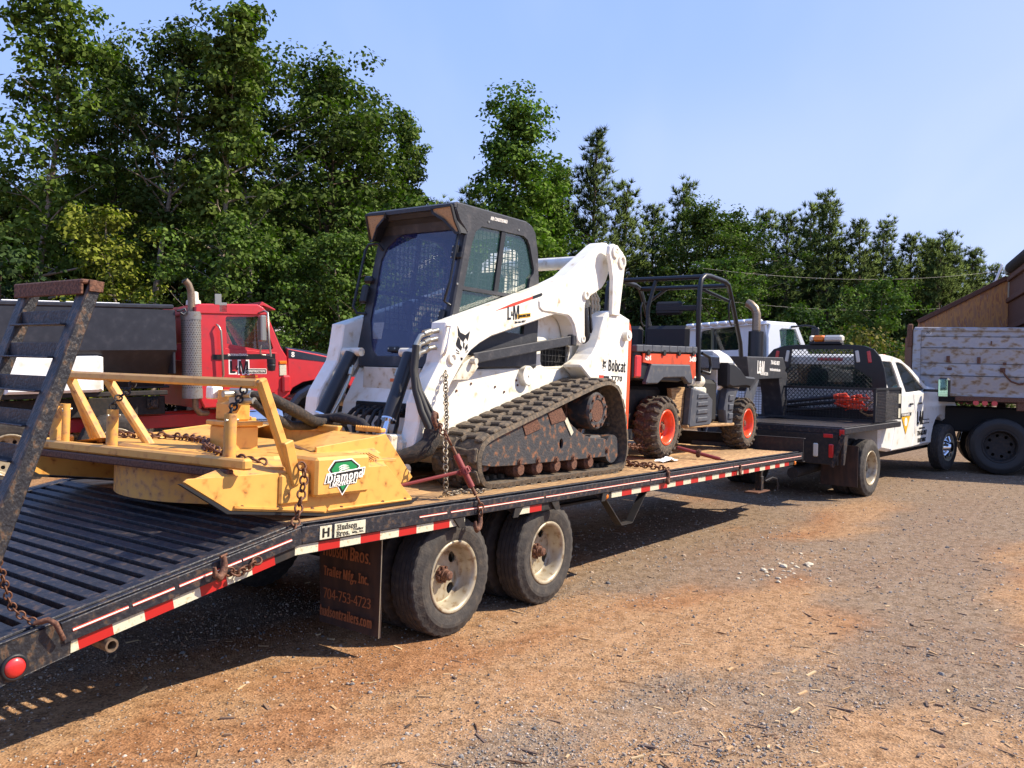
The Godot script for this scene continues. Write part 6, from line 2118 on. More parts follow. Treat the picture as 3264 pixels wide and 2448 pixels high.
	for s in [1, -1]:
		var zc = -1.17 + s * 0.0
		for q in [[-0.40, "clear_lens"], [-0.17, "red_lens"]]:
			m = mb()
			m.box(Vector3(-0.962, 0.78, -1.17 + s * (1.17 + q[0])), Vector3(0.03, 0.20, 0.075), 0.03)
			obj(m, "tail_light", M[q[1]], bed)
		m = mb()
		m.box(Vector3(-0.958, 1.0, -1.17 + s * 0.95), Vector3(0.012, 0.055, 0.14), 0.005)
		m.box(Vector3(-0.958, 1.055, -1.17 + s * 1.15), Vector3(0.012, 0.09, 0.07), 0.005)
		obj(m, "reflector", M.red_lens, bed)
		m = mb()
		m.plate(P([-0.94, 1.03, -0.75, 1.03, -0.88, 0.58, -0.93, 0.58]), -1.17 + s * 1.155 - 0.02, -1.17 + s * 1.155 + 0.02, 0.004)
		m.bar(Vector3(-0.975, 1.03, -1.17 + s * 1.18), Vector3(-0.99, 0.55, -1.17 + s * 1.03), 0.06, 0.012, Vector3.RIGHT)
		obj(m, "bracket", M.ramp_steel, bed)
		m = mb()
		m.box(Vector3(-0.42, 0.52, -1.17 + s * 0.92), Vector3(0.012, 0.62, 0.56), 0.003)
		obj(m, "mud_flap", M.flap_rubber, bed)
	# mesh basket beside the headboard
	m = mb()
	for q in [[Vector3(0.33, 1.67, 0.0), Vector3(1.53, 1.67, 0.0)], [Vector3(0.33, 1.15, 0.0), Vector3(0.33, 1.67, 0.0)], [Vector3(1.53, 1.15, 0.0), Vector3(1.53, 1.67, 0.0)], [Vector3(0.33, 1.67, 0.0), Vector3(0.33, 1.67, -2.3)], [Vector3(0.33, 1.17, 0.0), Vector3(0.33, 1.17, -2.3)]]:
		m.bar(q[0], q[1], 0.035, 0.035, Vector3.UP if absf((q[1] - q[0]).normalized().y) < 0.5 else Vector3.RIGHT)
	obj(m, "basket_frame", M.black_plastic, bed)
	m = mb()
	m.xf = Transform3D(Basis.IDENTITY, Vector3(0.93, 1.41, 0.0))
	for i in 34: m.bar(Vector3(-0.6 + i * 0.036, -0.25, 0), Vector3(-0.6 + i * 0.036 + 0.02, 0.25, 0), 0.006, 0.014, Vector3.RIGHT)
	for i in 22: m.bar(Vector3(-0.6, -0.25 + i * 0.024, 0.002), Vector3(0.6, -0.25 + i * 0.024, 0.002), 0.006, 0.010)
	obj(m, "expanded_mesh", M.black_steel, bed)
	m = mb()
	m.xf = Transform3D(Basis(Vector3(0, 0, 1), Vector3.UP, Vector3(-1, 0, 0)), Vector3(0.33, 1.42, -1.15))
	for i in 44: m.bar(Vector3(-1.15 + i * 0.053, -0.24, 0), Vector3(-1.15 + i * 0.053, 0.24, 0), 0.004, 0.005, Vector3.RIGHT)
	for i in 12: m.bar(Vector3(-1.15, -0.24 + i * 0.043, 0.002), Vector3(1.15, -0.24 + i * 0.043, 0.002), 0.004, 0.005)
	obj(m, "expanded_mesh", M.rops_black, bed)
	m = mb()
	m.xf = Transform3D(Basis(Vector3(0, 0, 1), Vector3.UP, Vector3(-1, 0, 0)), Vector3(0.93, 1.66, -0.02))
	m.box(Vector3(0.02, -0.15, 0.55), Vector3(0.004, 0.2, 0.04))
	m.xf = Transform3D.IDENTITY
	m.box(Vector3(1.44, 1.50, 0.02), Vector3(0.10, 0.16, 0.006))
	m.box(Vector3(1.44, 1.26, 0.02), Vector3(0.10, 0.16, 0.006))
	obj(m, "reflector_strip", M.reflector_white, bed)
	# headboard with rounded shoulders and a diamond lattice
	m = mb()
	var hb_out = P([-2.25, 1.13, -2.25, 1.75, -2.22, 2.0, -2.15, 2.19, -2.04, 2.31, -1.86, 2.37, -1.6, 2.39, -0.72, 2.39, -0.46, 2.37, -0.30, 2.31, -0.20, 2.19, -0.13, 2.0, -0.09, 1.75, -0.09, 1.13])
	var hole = P([-2.08, 1.30, -2.02, 1.83, -1.74, 2.0, -1.70, 2.31, -0.64, 2.31, -0.60, 2.0, -0.32, 1.83, -0.26, 1.30])
	m.xf = Transform3D(Basis(Vector3(0, 0, 1), Vector3.UP, Vector3(-1, 0, 0)), Vector3(1.12, 0, 0))
	m.plate(hb_out, -0.02, 0.02, 0.008, [hole])
	var fr = m.xf
	var hd = obj(m, "headboard", M.rops_black, bed)
	for dirn in [1, -1]:
		for i in 42:
			var c = -2.75 + i * 0.075
			var seg = PackedVector2Array([Vector2(c, 1.28), Vector2(c + dirn * 1.04, 2.32)])
			for cut in Geometry2D.intersect_polyline_with_polygon(seg, PackedVector2Array(hole)):
				m = mb()
				m.xf = fr
				var a = cut[0]
				var b = cut[cut.size() - 1]
				if a.distance_to(b) < 0.03: continue
				m.bar(Vector3(a.x, a.y, dirn * 0.004), Vector3(b.x, b.y, dirn * 0.004), 0.008, 0.013, Vector3(0, 0, 1))
				obj(m, "lattice_bar", M.rops_black, hd)
	for s in [1, -1]:
		for q in [[0.58, "clear_lens"], [0.77, "red_lens"]]:
			m = mb()
			m.xf = fr * Transform3D(Basis(Vector3(0, 0, 1), s * 0.16), Vector3(-1.17 + s * (q[0] + 0.03), 2.19 - 0.03 * (q[0] - 0.58), 0.022))
			m.box(Vector3.ZERO, Vector3(0.062, 0.20, 0.024), 0.02)
			obj(m, "lamp", M[q[1]], hd)
	# amber light bar on top
	m = mb()
	m.xf = fr
	m.box(Vector3(-1.10, 2.415, 0), Vector3(0.56, 0.05, 0.16), 0.015)
	var lb = obj(m, "light_bar", M.black_plastic, hd)
	for q in [[-1.34, 0.07, "clear_lens"], [-1.215, 0.18, "amber_lens"], [-0.965, 0.30, "clear_lens"]]:
		m = mb()
		m.xf = fr
		m.box(Vector3(q[0], 2.495, 0), Vector3(q[1], 0.11, 0.18), 0.03)
		obj(m, "beacon_lens", M[q[2]], lb)
	# door lettering
	var zt = -0.186
	lm_mark(t, Vector3(3.47, 1.10, zt), Vector3.RIGHT, Vector3.UP, 0.72, M.decal_black, M.decal_black, M.decal_white)
	text("MOORESVILLE, NC", t, "lettering", M.decal_black, Vector3(3.42, 0.905, zt), Vector3.RIGHT, Vector3.UP, 0.34, 0.035)
	text("704-662-8057", t, "lettering", M.decal_black, Vector3(3.43, 0.82, zt), Vector3.RIGHT, Vector3.UP, 0.56, 0.09)
	text("USDOT 1848457", t, "lettering", M.decal_black, Vector3(3.42, 0.69, zt), Vector3.RIGHT, Vector3.UP, 0.48, 0.075)
	m = mb()
	m.plate(P([2.20, 1.20, 2.74, 1.21, 2.48, 0.84]), zt, zt + 0.003)
	var tri = obj(m, "triangle_decal", M.decal_gold, t)
	m = mb()
	m.plate(P([2.16, 1.155, 2.17, 1.215, 2.77, 1.22, 2.745, 1.16]), zt + 0.001, zt + 0.005)
	obj(m, "decal_band", M.decal_black, tri)
	text("CORNEL", tri, "lettering", M.decal_white, Vector3(2.46, 1.188, zt + 0.006), Vector3.RIGHT, Vector3.UP, 0.46, 0.04)
	m = mb()
	m.xf = Transform3D(AXZ, Vector3(2.47, 1.06, zt + 0.003))
	m.lathe([Vector2(0.075, 0), Vector2(0.075, 0.002), Vector2(0, 0.002)], 20)
	obj(m, "decal_disc", M.decal_white, tri)

func red_truck():
	var t = vehicle("red_dump_truck", "red conventional-cab dump truck with black bed and tall grey exhaust stack behind the trailer", "dump truck", Vector3(8.657, 0, -12.266), 0.2827, 0.0541)
	var R = M.truck_red
	var m
	var wd = 2.35
	for s in [1, -1]:
		var z = func(d): return -wd / 2 + s * (wd / 2 - d)
		m = mb()
		var cab = P([-0.262, 1.24, -0.262, 2.69, 0.905, 2.69, 1.14, 2.115, 1.25, 1.947, 1.302, 1.283, 1.15, 1.184, 0.8, 1.10, -0.2, 1.10])
		var win = P([0.176, 2.60, 0.20, 2.63, 0.80, 2.645, 0.85, 2.60, 1.00, 2.10, 0.98, 2.075, 0.752, 2.07, 0.193, 2.175])
		m.plate(cab, minf(z.call(0.0), z.call(0.06)), maxf(z.call(0.0), z.call(0.06)), 0.02, [win])
		var sd = obj(m, "cab_side", R, t)
		m = mb()
		m.plate(win, minf(z.call(0.03), z.call(0.034)), maxf(z.call(0.03), z.call(0.034)))
		obj(m, "window", M.clear_glass, sd)
		m = mb()
		var dz = [z.call(0.005), z.call(-0.012)]
		m.plate(P([0.11, 1.30, 0.10, 2.06, 0.16, 2.10, 1.07, 2.02, 1.10, 1.85, 1.09, 1.40, 1.02, 1.32]), dz.min(), dz.max(), 0.01)
		var dr = obj(m, "door", R, t)
		var sz = [z.call(-0.011), z.call(-0.015)]
		m = mb()
		m.plate(P([-0.06, 1.905, -0.06, 1.99, 1.03, 2.00, 1.03, 1.91]), sz.min(), sz.max())
		obj(m, "black_band", M.decal_black, t)
		# hood side
		m = mb()
		m.plate(P([1.27, 2.09, 1.83, 1.99, 2.5, 1.85, 2.75, 1.72, 2.8, 1.30, 2.6, 1.30, 2.4, 1.45, 2.1, 1.52, 1.8, 1.53, 1.55, 1.49, 1.36, 1.395, 1.28, 1.28]), minf(z.call(0.02), z.call(0.2)), maxf(z.call(0.02), z.call(0.2)), 0.012)
		var hs = obj(m, "hood_side", R, t)
		sz = [z.call(0.018), z.call(0.014)]
		m = mb()
		m.plate(P([1.285, 1.925, 1.285, 2.075, 1.83, 1.965, 2.45, 1.84, 2.45, 1.78, 1.83, 1.865]), sz.min(), sz.max())
		obj(m, "black_band", M.navy_hood, hs)
		m = mb()
		var fd = []
		for k in 11:
			var a = lerpf(-0.15, PI + 0.12, k / 10.0)
			fd.append(Vector2(1.87 + cos(a) * 0.72, 0.75 + sin(a) * 0.72))
		for k in 11:
			var a = lerpf(PI + 0.12, -0.15, k / 10.0)
			fd.append(Vector2(1.87 + cos(a) * 0.58, 0.72 + sin(a) * 0.60))
		m.plate(fd, minf(z.call(-0.06), z.call(0.35)), maxf(z.call(-0.06), z.call(0.35)), 0.05)
		obj(m, "fender", M.navy_hood, t)
		m = mb()
		m.box(Vector3(1.215, 1.47, z.call(-0.03)), Vector3(0.15, 0.30, 0.08), 0.03)
		obj(m, "air_snorkel", R, t)
		m = mb()
		m.box(Vector3(1.165, 1.71, z.call(-0.008)), Vector3(0.13, 0.19, 0.02), 0.01)
		obj(m, "sticker_panel", M.reflector_white, t)
		m = mb()
		m.box(Vector3(1.165, 1.845, z.call(-0.015)), Vector3(0.14, 0.06, 0.03), 0.012)
		obj(m, "turn_signal", M.amber_lens, t)
		m = mb()
		m.tube([Vector3(0.015, 2.49, z.call(-0.02)), Vector3(0.03, 2.47, z.call(-0.07)), Vector3(0.07, 2.38, z.call(-0.08)), Vector3(0.10, 1.65, z.call(-0.08)), Vector3(0.085, 1.57, z.call(-0.02))], 0.016, 8)
		obj(m, "grab_bar", M.zinc, t)
		m = mb()
		m.box(Vector3(0.715, 2.43, z.call(-0.24)), Vector3(0.10, 0.44, 0.16), 0.02)
		m.tube([Vector3(0.75, 2.70, z.call(0.0)), Vector3(0.78, 2.73, z.call(-0.18)), Vector3(0.81, 2.70, z.call(-0.25)), Vector3(0.83, 2.2, z.call(-0.25)), Vector3(0.86, 1.95, z.call(-0.24))], 0.018, 8)
		m.tube([Vector3(0.70, 2.15, z.call(-0.22)), Vector3(0.68, 2.02, z.call(-0.22)), Vector3(0.72, 1.98, z.call(-0.2)), Vector3(0.86, 1.97, z.call(-0.22))], 0.012, 7)
		obj(m, "mirror", M.zinc, t)
		m = mb()
		m.xf = Transform3D(Basis.IDENTITY, Vector3(0.865, 1.82, z.call(-0.24)))
		m.lathe([Vector2(0, -0.12), Vector2(0.06, -0.11), Vector2(0.075, -0.02), Vector2(0.07, 0.0), Vector2(0.075, 0.02), Vector2(0.075, 0.09), Vector2(0, 0.10)], 18)
		obj(m, "convex_mirror", M.black_plastic, t)
	m = mb()
	m.plate(P([-0.33, 2.69, -0.325, 2.78, -0.26, 2.83, 0.727, 2.85, 0.83, 2.80, 0.92, 2.70, 0.90, 2.66, -0.32, 2.66]), -wd - 0.02, 0.02, 0.02)
	obj(m, "roof", R, t)
	m = mb()
	m.plate(P([0.76, 2.83, 0.82, 2.90, 1.06, 2.775, 1.05, 2.755, 0.85, 2.83]), -wd + 0.08, -0.02, 0.006)
	obj(m, "sun_visor", R, t)
	m = mb()
	m.bar(Vector3(0.92, 2.69, -wd / 2), Vector3(1.27, 1.98, -wd / 2), wd - 0.24, 0.012, Vector3(1, 1, 0))
	obj(m, "windscreen", M.green_glass, t)
	m = mb()
	m.box(Vector3(-0.25, 2.44, -wd / 2), Vector3(0.05, 0.50, wd - 0.1), 0.01)
	m.box(Vector3(-0.25, 1.5, -wd / 2), Vector3(0.05, 0.8, wd - 0.1), 0.01)
	m.box(Vector3(0.5, 1.16, -wd / 2), Vector3(1.5, 0.06, wd - 0.1), 0.01)
	obj(m, "cab_shell", R, t)
	m = mb()
	m.box(Vector3(0.15, 1.75, -0.7), Vector3(0.16, 0.8, 0.5), 0.06)
	m.box(Vector3(0.15, 1.75, -1.7), Vector3(0.16, 0.8, 0.5), 0.06)
	obj(m, "seats", M.seat_vinyl, t)
	m = mb()
	m.plate(P([1.26, 1.9, 1.26, 2.12, 1.83, 2.03, 2.5, 1.89, 2.78, 1.74, 2.8, 1.60, 2.5, 1.6]), -wd + 0.06, -0.06, 0.03)
	obj(m, "hood_top", M.navy_hood, t)
	m = mb()
	m.box(Vector3(2.05, 1.4, -wd / 2), Vector3(1.35, 0.7, wd - 0.5), 0.03)
	obj(m, "engine_block", M.dark_inside, t)
	m = mb()
	m.plate(P([0.0, 2.82, 0.0, 3.0, 0.11, 3.0, 0.11, 2.86, 0.20, 2.86, 0.20, 2.70, 0.07, 2.70, 0.07, 2.82]), 0.0, 0.02, 0.004)
	obj(m, "marker_bracket", M.zinc, t)
	m = mb()
	m.xf = Transform3D(Basis.IDENTITY, Vector3(-0.05, 2.86, -0.95))
	m.lathe([Vector2(0.13, 0.0), Vector2(0.12, 0.08), Vector2(0.09, 0.09), Vector2(0.085, 0.22), Vector2(0.06, 0.235), Vector2(0, 0.235)], 20)
	obj(m, "beacon", M.clear_lens, t)
	# exhaust stack
	m = mb()
	m.xf = Transform3D(Basis.IDENTITY, Vector3(-0.345, 0, -0.12))
	m.lathe([Vector2(0, 1.27), Vector2(0.172, 1.27), Vector2(0.172, 1.42), Vector2(0.166, 1.42), Vector2(0.166, 2.57), Vector2(0.172, 2.57), Vector2(0.172, 2.70), Vector2(0, 2.70)], 30)
	var st = obj(m, "exhaust_muffler", M.stack_grey, t)
	m = mb()
	for r in 30:
		for c in 26:
			var a = TAU * (c + 0.5 * (r % 2)) / 26
			if sin(a) < -0.35: continue
			var p = Vector3(-0.345 + cos(a) * 0.1665, 1.45 + r * 0.0378, -0.12 + sin(a) * 0.1665)
			var n = Vector3(cos(a), 0, sin(a))
			var tn = Vector3(-sin(a), 0, cos(a))
			m.quad(p - tn * 0.012 + n * 0.001, p - Vector3.UP * 0.009 + n * 0.001, p + tn * 0.012 + n * 0.001, p + Vector3.UP * 0.009 + n * 0.001)
	var ho = obj(m, "perforations", M.frame_steel, st)
	ho.set_meta("kind", "stuff")
	m = mb()
	m.tube([Vector3(-0.345, 2.68, -0.12), Vector3(-0.345, 2.9, -0.12), Vector3(-0.35, 3.05, -0.12), Vector3(-0.39, 3.15, -0.11), Vector3(-0.45, 3.21, -0.10)], 0.058, 16)
	m.tube([Vector3(-0.30, 1.28, -0.12), Vector3(-0.30, 1.12, -0.12), Vector3(-0.24, 1.03, -0.12), Vector3(-0.1, 1.02, -0.2)], 0.062, 14)
	obj(m, "exhaust_pipe", M.stack_pipe, st)
	m = mb()
	m.tube([Vector3(-0.452, 3.212, -0.0995), Vector3(-0.456, 3.218, -0.0985)], 0.050, 14)
	obj(m, "pipe_mouth", M.dark_inside, st)
	# bed, hoist frame and chassis
	m = mb()
	m.plate(P([-5.4, 2.05, -5.4, 2.70, -1.8, 2.735, -0.64, 2.715, -0.625, 2.06, -2.0, 2.055]), -0.045, 0.0, 0.01)
	m.plate(P([-5.4, 2.05, -5.4, 2.70, -1.8, 2.735, -0.64, 2.715, -0.625, 2.06, -2.0, 2.055]), -2.4, -2.355, 0.01)
	m.quad(Vector3(-5.4, 2.055, -0.01), Vector3(-0.63, 2.06, -0.01), Vector3(-0.70, 1.45, -0.55), Vector3(-5.4, 1.45, -0.55))
	m.quad(Vector3(-5.4, 2.055, -2.39), Vector3(-0.63, 2.06, -2.39), Vector3(-0.70, 1.45, -1.85), Vector3(-5.4, 1.45, -1.85))
	m.box(Vector3(-0.66, 2.2, -1.2), Vector3(0.04, 1.04, 2.34), 0.01)
	m.box(Vector3(-3.0, 1.46, -1.2), Vector3(4.8, 0.04, 1.34), 0.01)
	obj(m, "dump_bed", M.dump_black, t)
	m = mb()
	m.bar(Vector3(-5.4, 2.74, -0.03), Vector3(-0.66, 2.765, -0.03), 0.09, 0.075, Vector3.UP, 0.02)
	m.tube([Vector3(-0.62, 2.70, 0.02), Vector3(-0.56, 2.71, 0.03), Vector3(-0.50, 2.74, 0.03), Vector3(-0.48, 2.69, 0.03), Vector3(-0.52, 2.64, 0.03), Vector3(-0.57, 2.67, 0.03)], 0.02, 8)
	obj(m, "bed_rail", M.dump_black, t)
	for i in 9:
		m = mb()
		m.box(Vector3(-5.0 + i * 0.42, 2.795, -0.03), Vector3(0.34, 0.022, 0.05), 0.008)
		obj(m, "tarp_bow_cap", M.tank_plastic, t)
	m = mb()
	m.box(Vector3(-2.8, 1.38, -0.16), Vector3(4.1, 0.075, 0.10), 0.01)
	m.box(Vector3(-2.6, 1.16, -0.5), Vector3(3.8, 0.3, 0.10), 0.01)
	obj(m, "side_frame", M.frame_steel, t)
	m = mb()
	m.box(Vector3(-1.5, 0.87, -0.75), Vector3(5.4, 0.22, 0.12), 0.01)
	m.box(Vector3(-1.5, 0.87, -1.6), Vector3(5.4, 0.22, 0.12), 0.01)
	obj(m, "chassis_rail", M.truck_red, t)
	m = mb()
	m.cyl(Vector3(-0.9, 1.2, -0.4), Vector3(-0.9, 1.2, -0.34), 0.06, 16)
	m.box(Vector3(-0.9, 1.2, -0.42), Vector3(0.18, 0.18, 0.06), 0.02)
	obj(m, "pump", M.ramp_steel, t)
	m = mb()
	m.cyl(Vector3(0.35, 0.85, -0.1), Vector3(1.1, 0.85, -0.1), 0.26, 20)
	obj(m, "fuel_tank", M.chrome, t)
	var ty = tyre_mesh(0.54, 0.28, 0.30, 3, 0.01, 64)
	var rw = wheel_mesh(0.30, 0.25, 0.15, 8, 0.03)
	for x in [-3.0, -1.55, 1.87]:
		for s in [1, -1]:
			put_wheel(t, Vector3(x, 0.53 if x < 0 else 0.50, -wd / 2 + s * (wd / 2 - 0.05)), [ty, rw], [M.tyre_rubber, M.rim_paint], x, s < 0)
	var zt = 0.0135
	lm_mark(t, Vector3(0.54, 1.77, zt + 0.001), Vector3(1, -0.02, 0), Vector3.UP, 0.62, M.decal_black, M.decal_black, M.decal_white, M.decal_white)
	text("MOORESVILLE, NC", t, "lettering", M.decal_gold, Vector3(0.56, 1.61, zt), Vector3.RIGHT, Vector3.UP, 0.30, 0.035)
	text("704-662-8057", t, "lettering", M.decal_gold, Vector3(0.56, 1.555, zt), Vector3.RIGHT, Vector3.UP, 0.36, 0.05)
	text("INTERNATIONAL", t, "lettering", M.decal_white, Vector3(0.37, 1.985, 0.017), Vector3.RIGHT, Vector3.UP, 0.34, 0.036)
	text("8", t, "lettering", M.decal_white, Vector3(1.365, 1.985, -0.01), Vector3.RIGHT, Vector3.UP, 0.06, 0.09)
	# the white tank on its frame
	var o = thing("water_tank", "white plastic tank with black cap under the dump bed, behind the raised ramp", "tank", t.position)
	o.transform = t.transform
	O = Vector3.ZERO
	m = mb()
	m.plate(P([-3.05, 1.42, -3.05, 1.93, -2.9, 1.975, -1.80, 1.985, -1.72, 1.96, -1.725, 1.44, -1.80, 1.42]), -0.55, -0.02, 0.04)
	obj(m, "tank_body", M.tank_plastic, o)
	m = mb()
	m.xf = Transform3D(Basis.IDENTITY, Vector3(-1.93, 1.98, -0.22))
	m.lathe([Vector2(0.12, 0), Vector2(0.12, 0.03), Vector2(0.09, 0.05), Vector2(0, 0.05)], 20)
	obj(m, "cap", M.black_plastic, o)

func white_truck():
	var t = vehicle("white_truck", "white truck cab with a dark rear window and exhaust stack behind the utility vehicle", "truck", Vector3(16.771, 0.2, -5.816), deg_to_rad(31.0), 0.0)
	var m
	var W = M.truck_white
	var win = P([-2.33, 2.36, -2.28, 2.78, -2.2, 2.82, -1.05, 2.86, -0.98, 2.82, -0.90, 2.40, -0.95, 2.36])
	m = mb()
	m.xf = Transform3D(Basis(Vector3(0, 0, 1), Vector3.UP, Vector3(-1, 0, 0)), Vector3(0.03, 0, 0))
	m.plate(P([-2.8, 1.0, -2.8, 2.80, -2.7, 2.90, -0.22, 2.93, -0.1, 2.86, -0.02, 2.6, 0.0, 2.2, 0.0, 1.0]), -0.03, 0.03, 0.03, [win])
	var bk = obj(m, "cab_back", W, t)
	m = mb()
	m.xf = Transform3D(Basis(Vector3(0, 0, 1), Vector3.UP, Vector3(-1, 0, 0)), Vector3(0.03, 0, 0))
	m.plate(win, -0.004, 0.004)
	obj(m, "rear_window", M.dark_glass, bk)
	m = mb()
	m.bar(Vector3(-0.01, 2.36, -1.80), Vector3(-0.01, 2.88, -1.83), 0.06, 0.04, Vector3.RIGHT)
	obj(m, "window_post", M.zinc, bk)
	for s in [1, -1]:
		var z = -1.4 + s * 1.37
		m = mb()
		var w2 = P([0.36, 2.40, 0.30, 2.76, 0.36, 2.80, 0.72, 2.80, 0.92, 2.42, 0.90, 2.38])
		m.plate(P([0.0, 1.0, 0.0, 2.60, 0.06, 2.88, 0.70, 2.90, 0.80, 2.84, 1.10, 2.30, 1.15, 1.0]), minf(z, z - s * 0.05), maxf(z, z - s * 0.05), 0.015, [w2])
		var sd = obj(m, "cab_side", W, t)
		m = mb()
		m.plate(w2, z - s * 0.025 - 0.003, z - s * 0.025 + 0.003)
		obj(m, "window", M.green_glass, sd)
		m = mb()
		m.box(Vector3(0.92, 2.62, z + s * 0.34), Vector3(0.08, 0.42, 0.20), 0.03)
		m.tube([Vector3(0.6, 2.84, z), Vector3(0.8, 2.87, z + s * 0.2), Vector3(0.92, 2.84, z + s * 0.34)], 0.02, 7)
		obj(m, "mirror", M.black_plastic, t)
	m = mb()
	m.plate(P([-0.05, 2.86, 0.0, 2.93, 0.75, 2.93, 0.85, 2.84, 0.80, 2.82]), -2.74, -0.06, 0.02)
	obj(m, "roof", W, t)
	for i in 8:
		m = mb()
		m.box(Vector3(0.05, 2.945, -2.62 + i * 0.30), Vector3(0.30, 0.085, 0.27), 0.03)
		obj(m, "roof_rib", W, t)
	m = mb()
	m.plate(P([1.12, 1.2, 1.12, 2.22, 2.6, 2.02, 2.75, 1.85, 2.75, 1.1]), -2.5, -0.3, 0.08)
	obj(m, "hood", W, t)
	m = mb()
	m.xf = Transform3D(Basis.IDENTITY, Vector3(-0.22, 0, -0.10))
	m.lathe([Vector2(0, 1.6), Vector2(0.15, 1.6), Vector2(0.15, 2.70), Vector2(0.07, 2.72), Vector2(0.07, 2.76), Vector2(0, 2.76)], 26)
	var st = obj(m, "exhaust_muffler", M.cylinder_black, t)
	m = mb()
	for r in 16:
		for c in 7:
			m.box(Vector3(-0.22 - 0.105 + 0.01 * (r % 2), 2.10 + r * 0.036, -0.10 - 0.02 + c * 0.018), Vector3(0.02, 0.018, 0.010))
	obj(m, "heat_shield_slots", M.stack_pipe, st)
	m = mb()
	m.tube([Vector3(-0.22, 2.72, -0.10), Vector3(-0.22, 3.05, -0.11), Vector3(-0.24, 3.16, -0.14), Vector3(-0.29, 3.25, -0.22), Vector3(-0.32, 3.28, -0.28)], 0.085, 16)
	obj(m, "exhaust_pipe", M.stack_pipe, st)
	m = mb()
	m.box(Vector3(-1.6, 1.0, -1.4), Vector3(5.6, 0.25, 0.9), 0.02)
	obj(m, "chassis", M.frame_steel, t)
	var ty = tyre_mesh(0.52, 0.28, 0.30, 3, 0.01, 48)
	var rw = wheel_mesh(0.30, 0.25, 0.15, 8, 0.03)
	for x in [-2.6, 1.9]:
		for s in [1, -1]: put_wheel(t, Vector3(x, 0.52, -1.4 + s * 1.25), [ty, rw], [M.tyre_rubber, M.rim_paint], x, s < 0)
	# small far cab
	var f = vehicle("distant_white_truck", "small distant white truck cab seen past the red truck's hood", "truck", Vector3(16.5, 0.22, -19.86), deg_to_rad(16.0), 0.0)
	m = mb()
	m.plate(P([-1.0, 0.7, -1.0, 2.70, -0.9, 2.78, 0.16, 2.80, 0.33, 2.66, 0.52, 2.2, 0.55, 0.7]), -2.3, -2.25, 0.02)
	m.plate(P([-1.0, 0.7, -1.0, 2.70, -0.9, 2.78, 0.16, 2.80, 0.33, 2.66, 0.52, 2.2, 0.55, 0.7]), -0.05, 0.0, 0.02, [P([-0.06, 2.2, -0.02, 2.56, 0.08, 2.56, 0.34, 2.2])])
	m.box(Vector3(-0.35, 2.77, -1.15), Vector3(1.2, 0.06, 2.3), 0.02)
	m.plate(P([-1.1, 2.80, -0.1, 2.92, 0.28, 2.90, 0.42, 2.76, 0.36, 2.74, 0.2, 2.84]), -2.3, 0.02, 0.02)
	obj(m, "cab", W, f)
	m = mb()
	m.plate(P([-0.06, 2.2, -0.02, 2.56, 0.08, 2.56, 0.34, 2.2]), -0.03, -0.02)
	m.box(Vector3(-1.0, 2.4, -1.15), Vector3(0.02, 0.4, 1.8))
	obj(m, "windows", M.dark_glass, f)
	m = mb()
	m.box(Vector3(0.36, 2.30, 0.24), Vector3(0.10, 0.42, 0.18), 0.03)
	m.box(Vector3(-0.4, 2.98, -0.8), Vector3(0.26, 0.12, 0.3), 0.02)
	obj(m, "mirror", M.black_plastic, f)
	m = mb()
	m.box(Vector3(-0.3, 0.55, -1.15), Vector3(5.0, 0.3, 1.0), 0.03)
	obj(m, "chassis", M.frame_steel, f)
	for x in [-2.2, 1.2]:
		for s in [1, -1]: put_wheel(f, Vector3(x, 0.5, -1.15 + s * 1.05), [ty, rw], [M.tyre_rubber, M.rim_paint], x, s < 0)

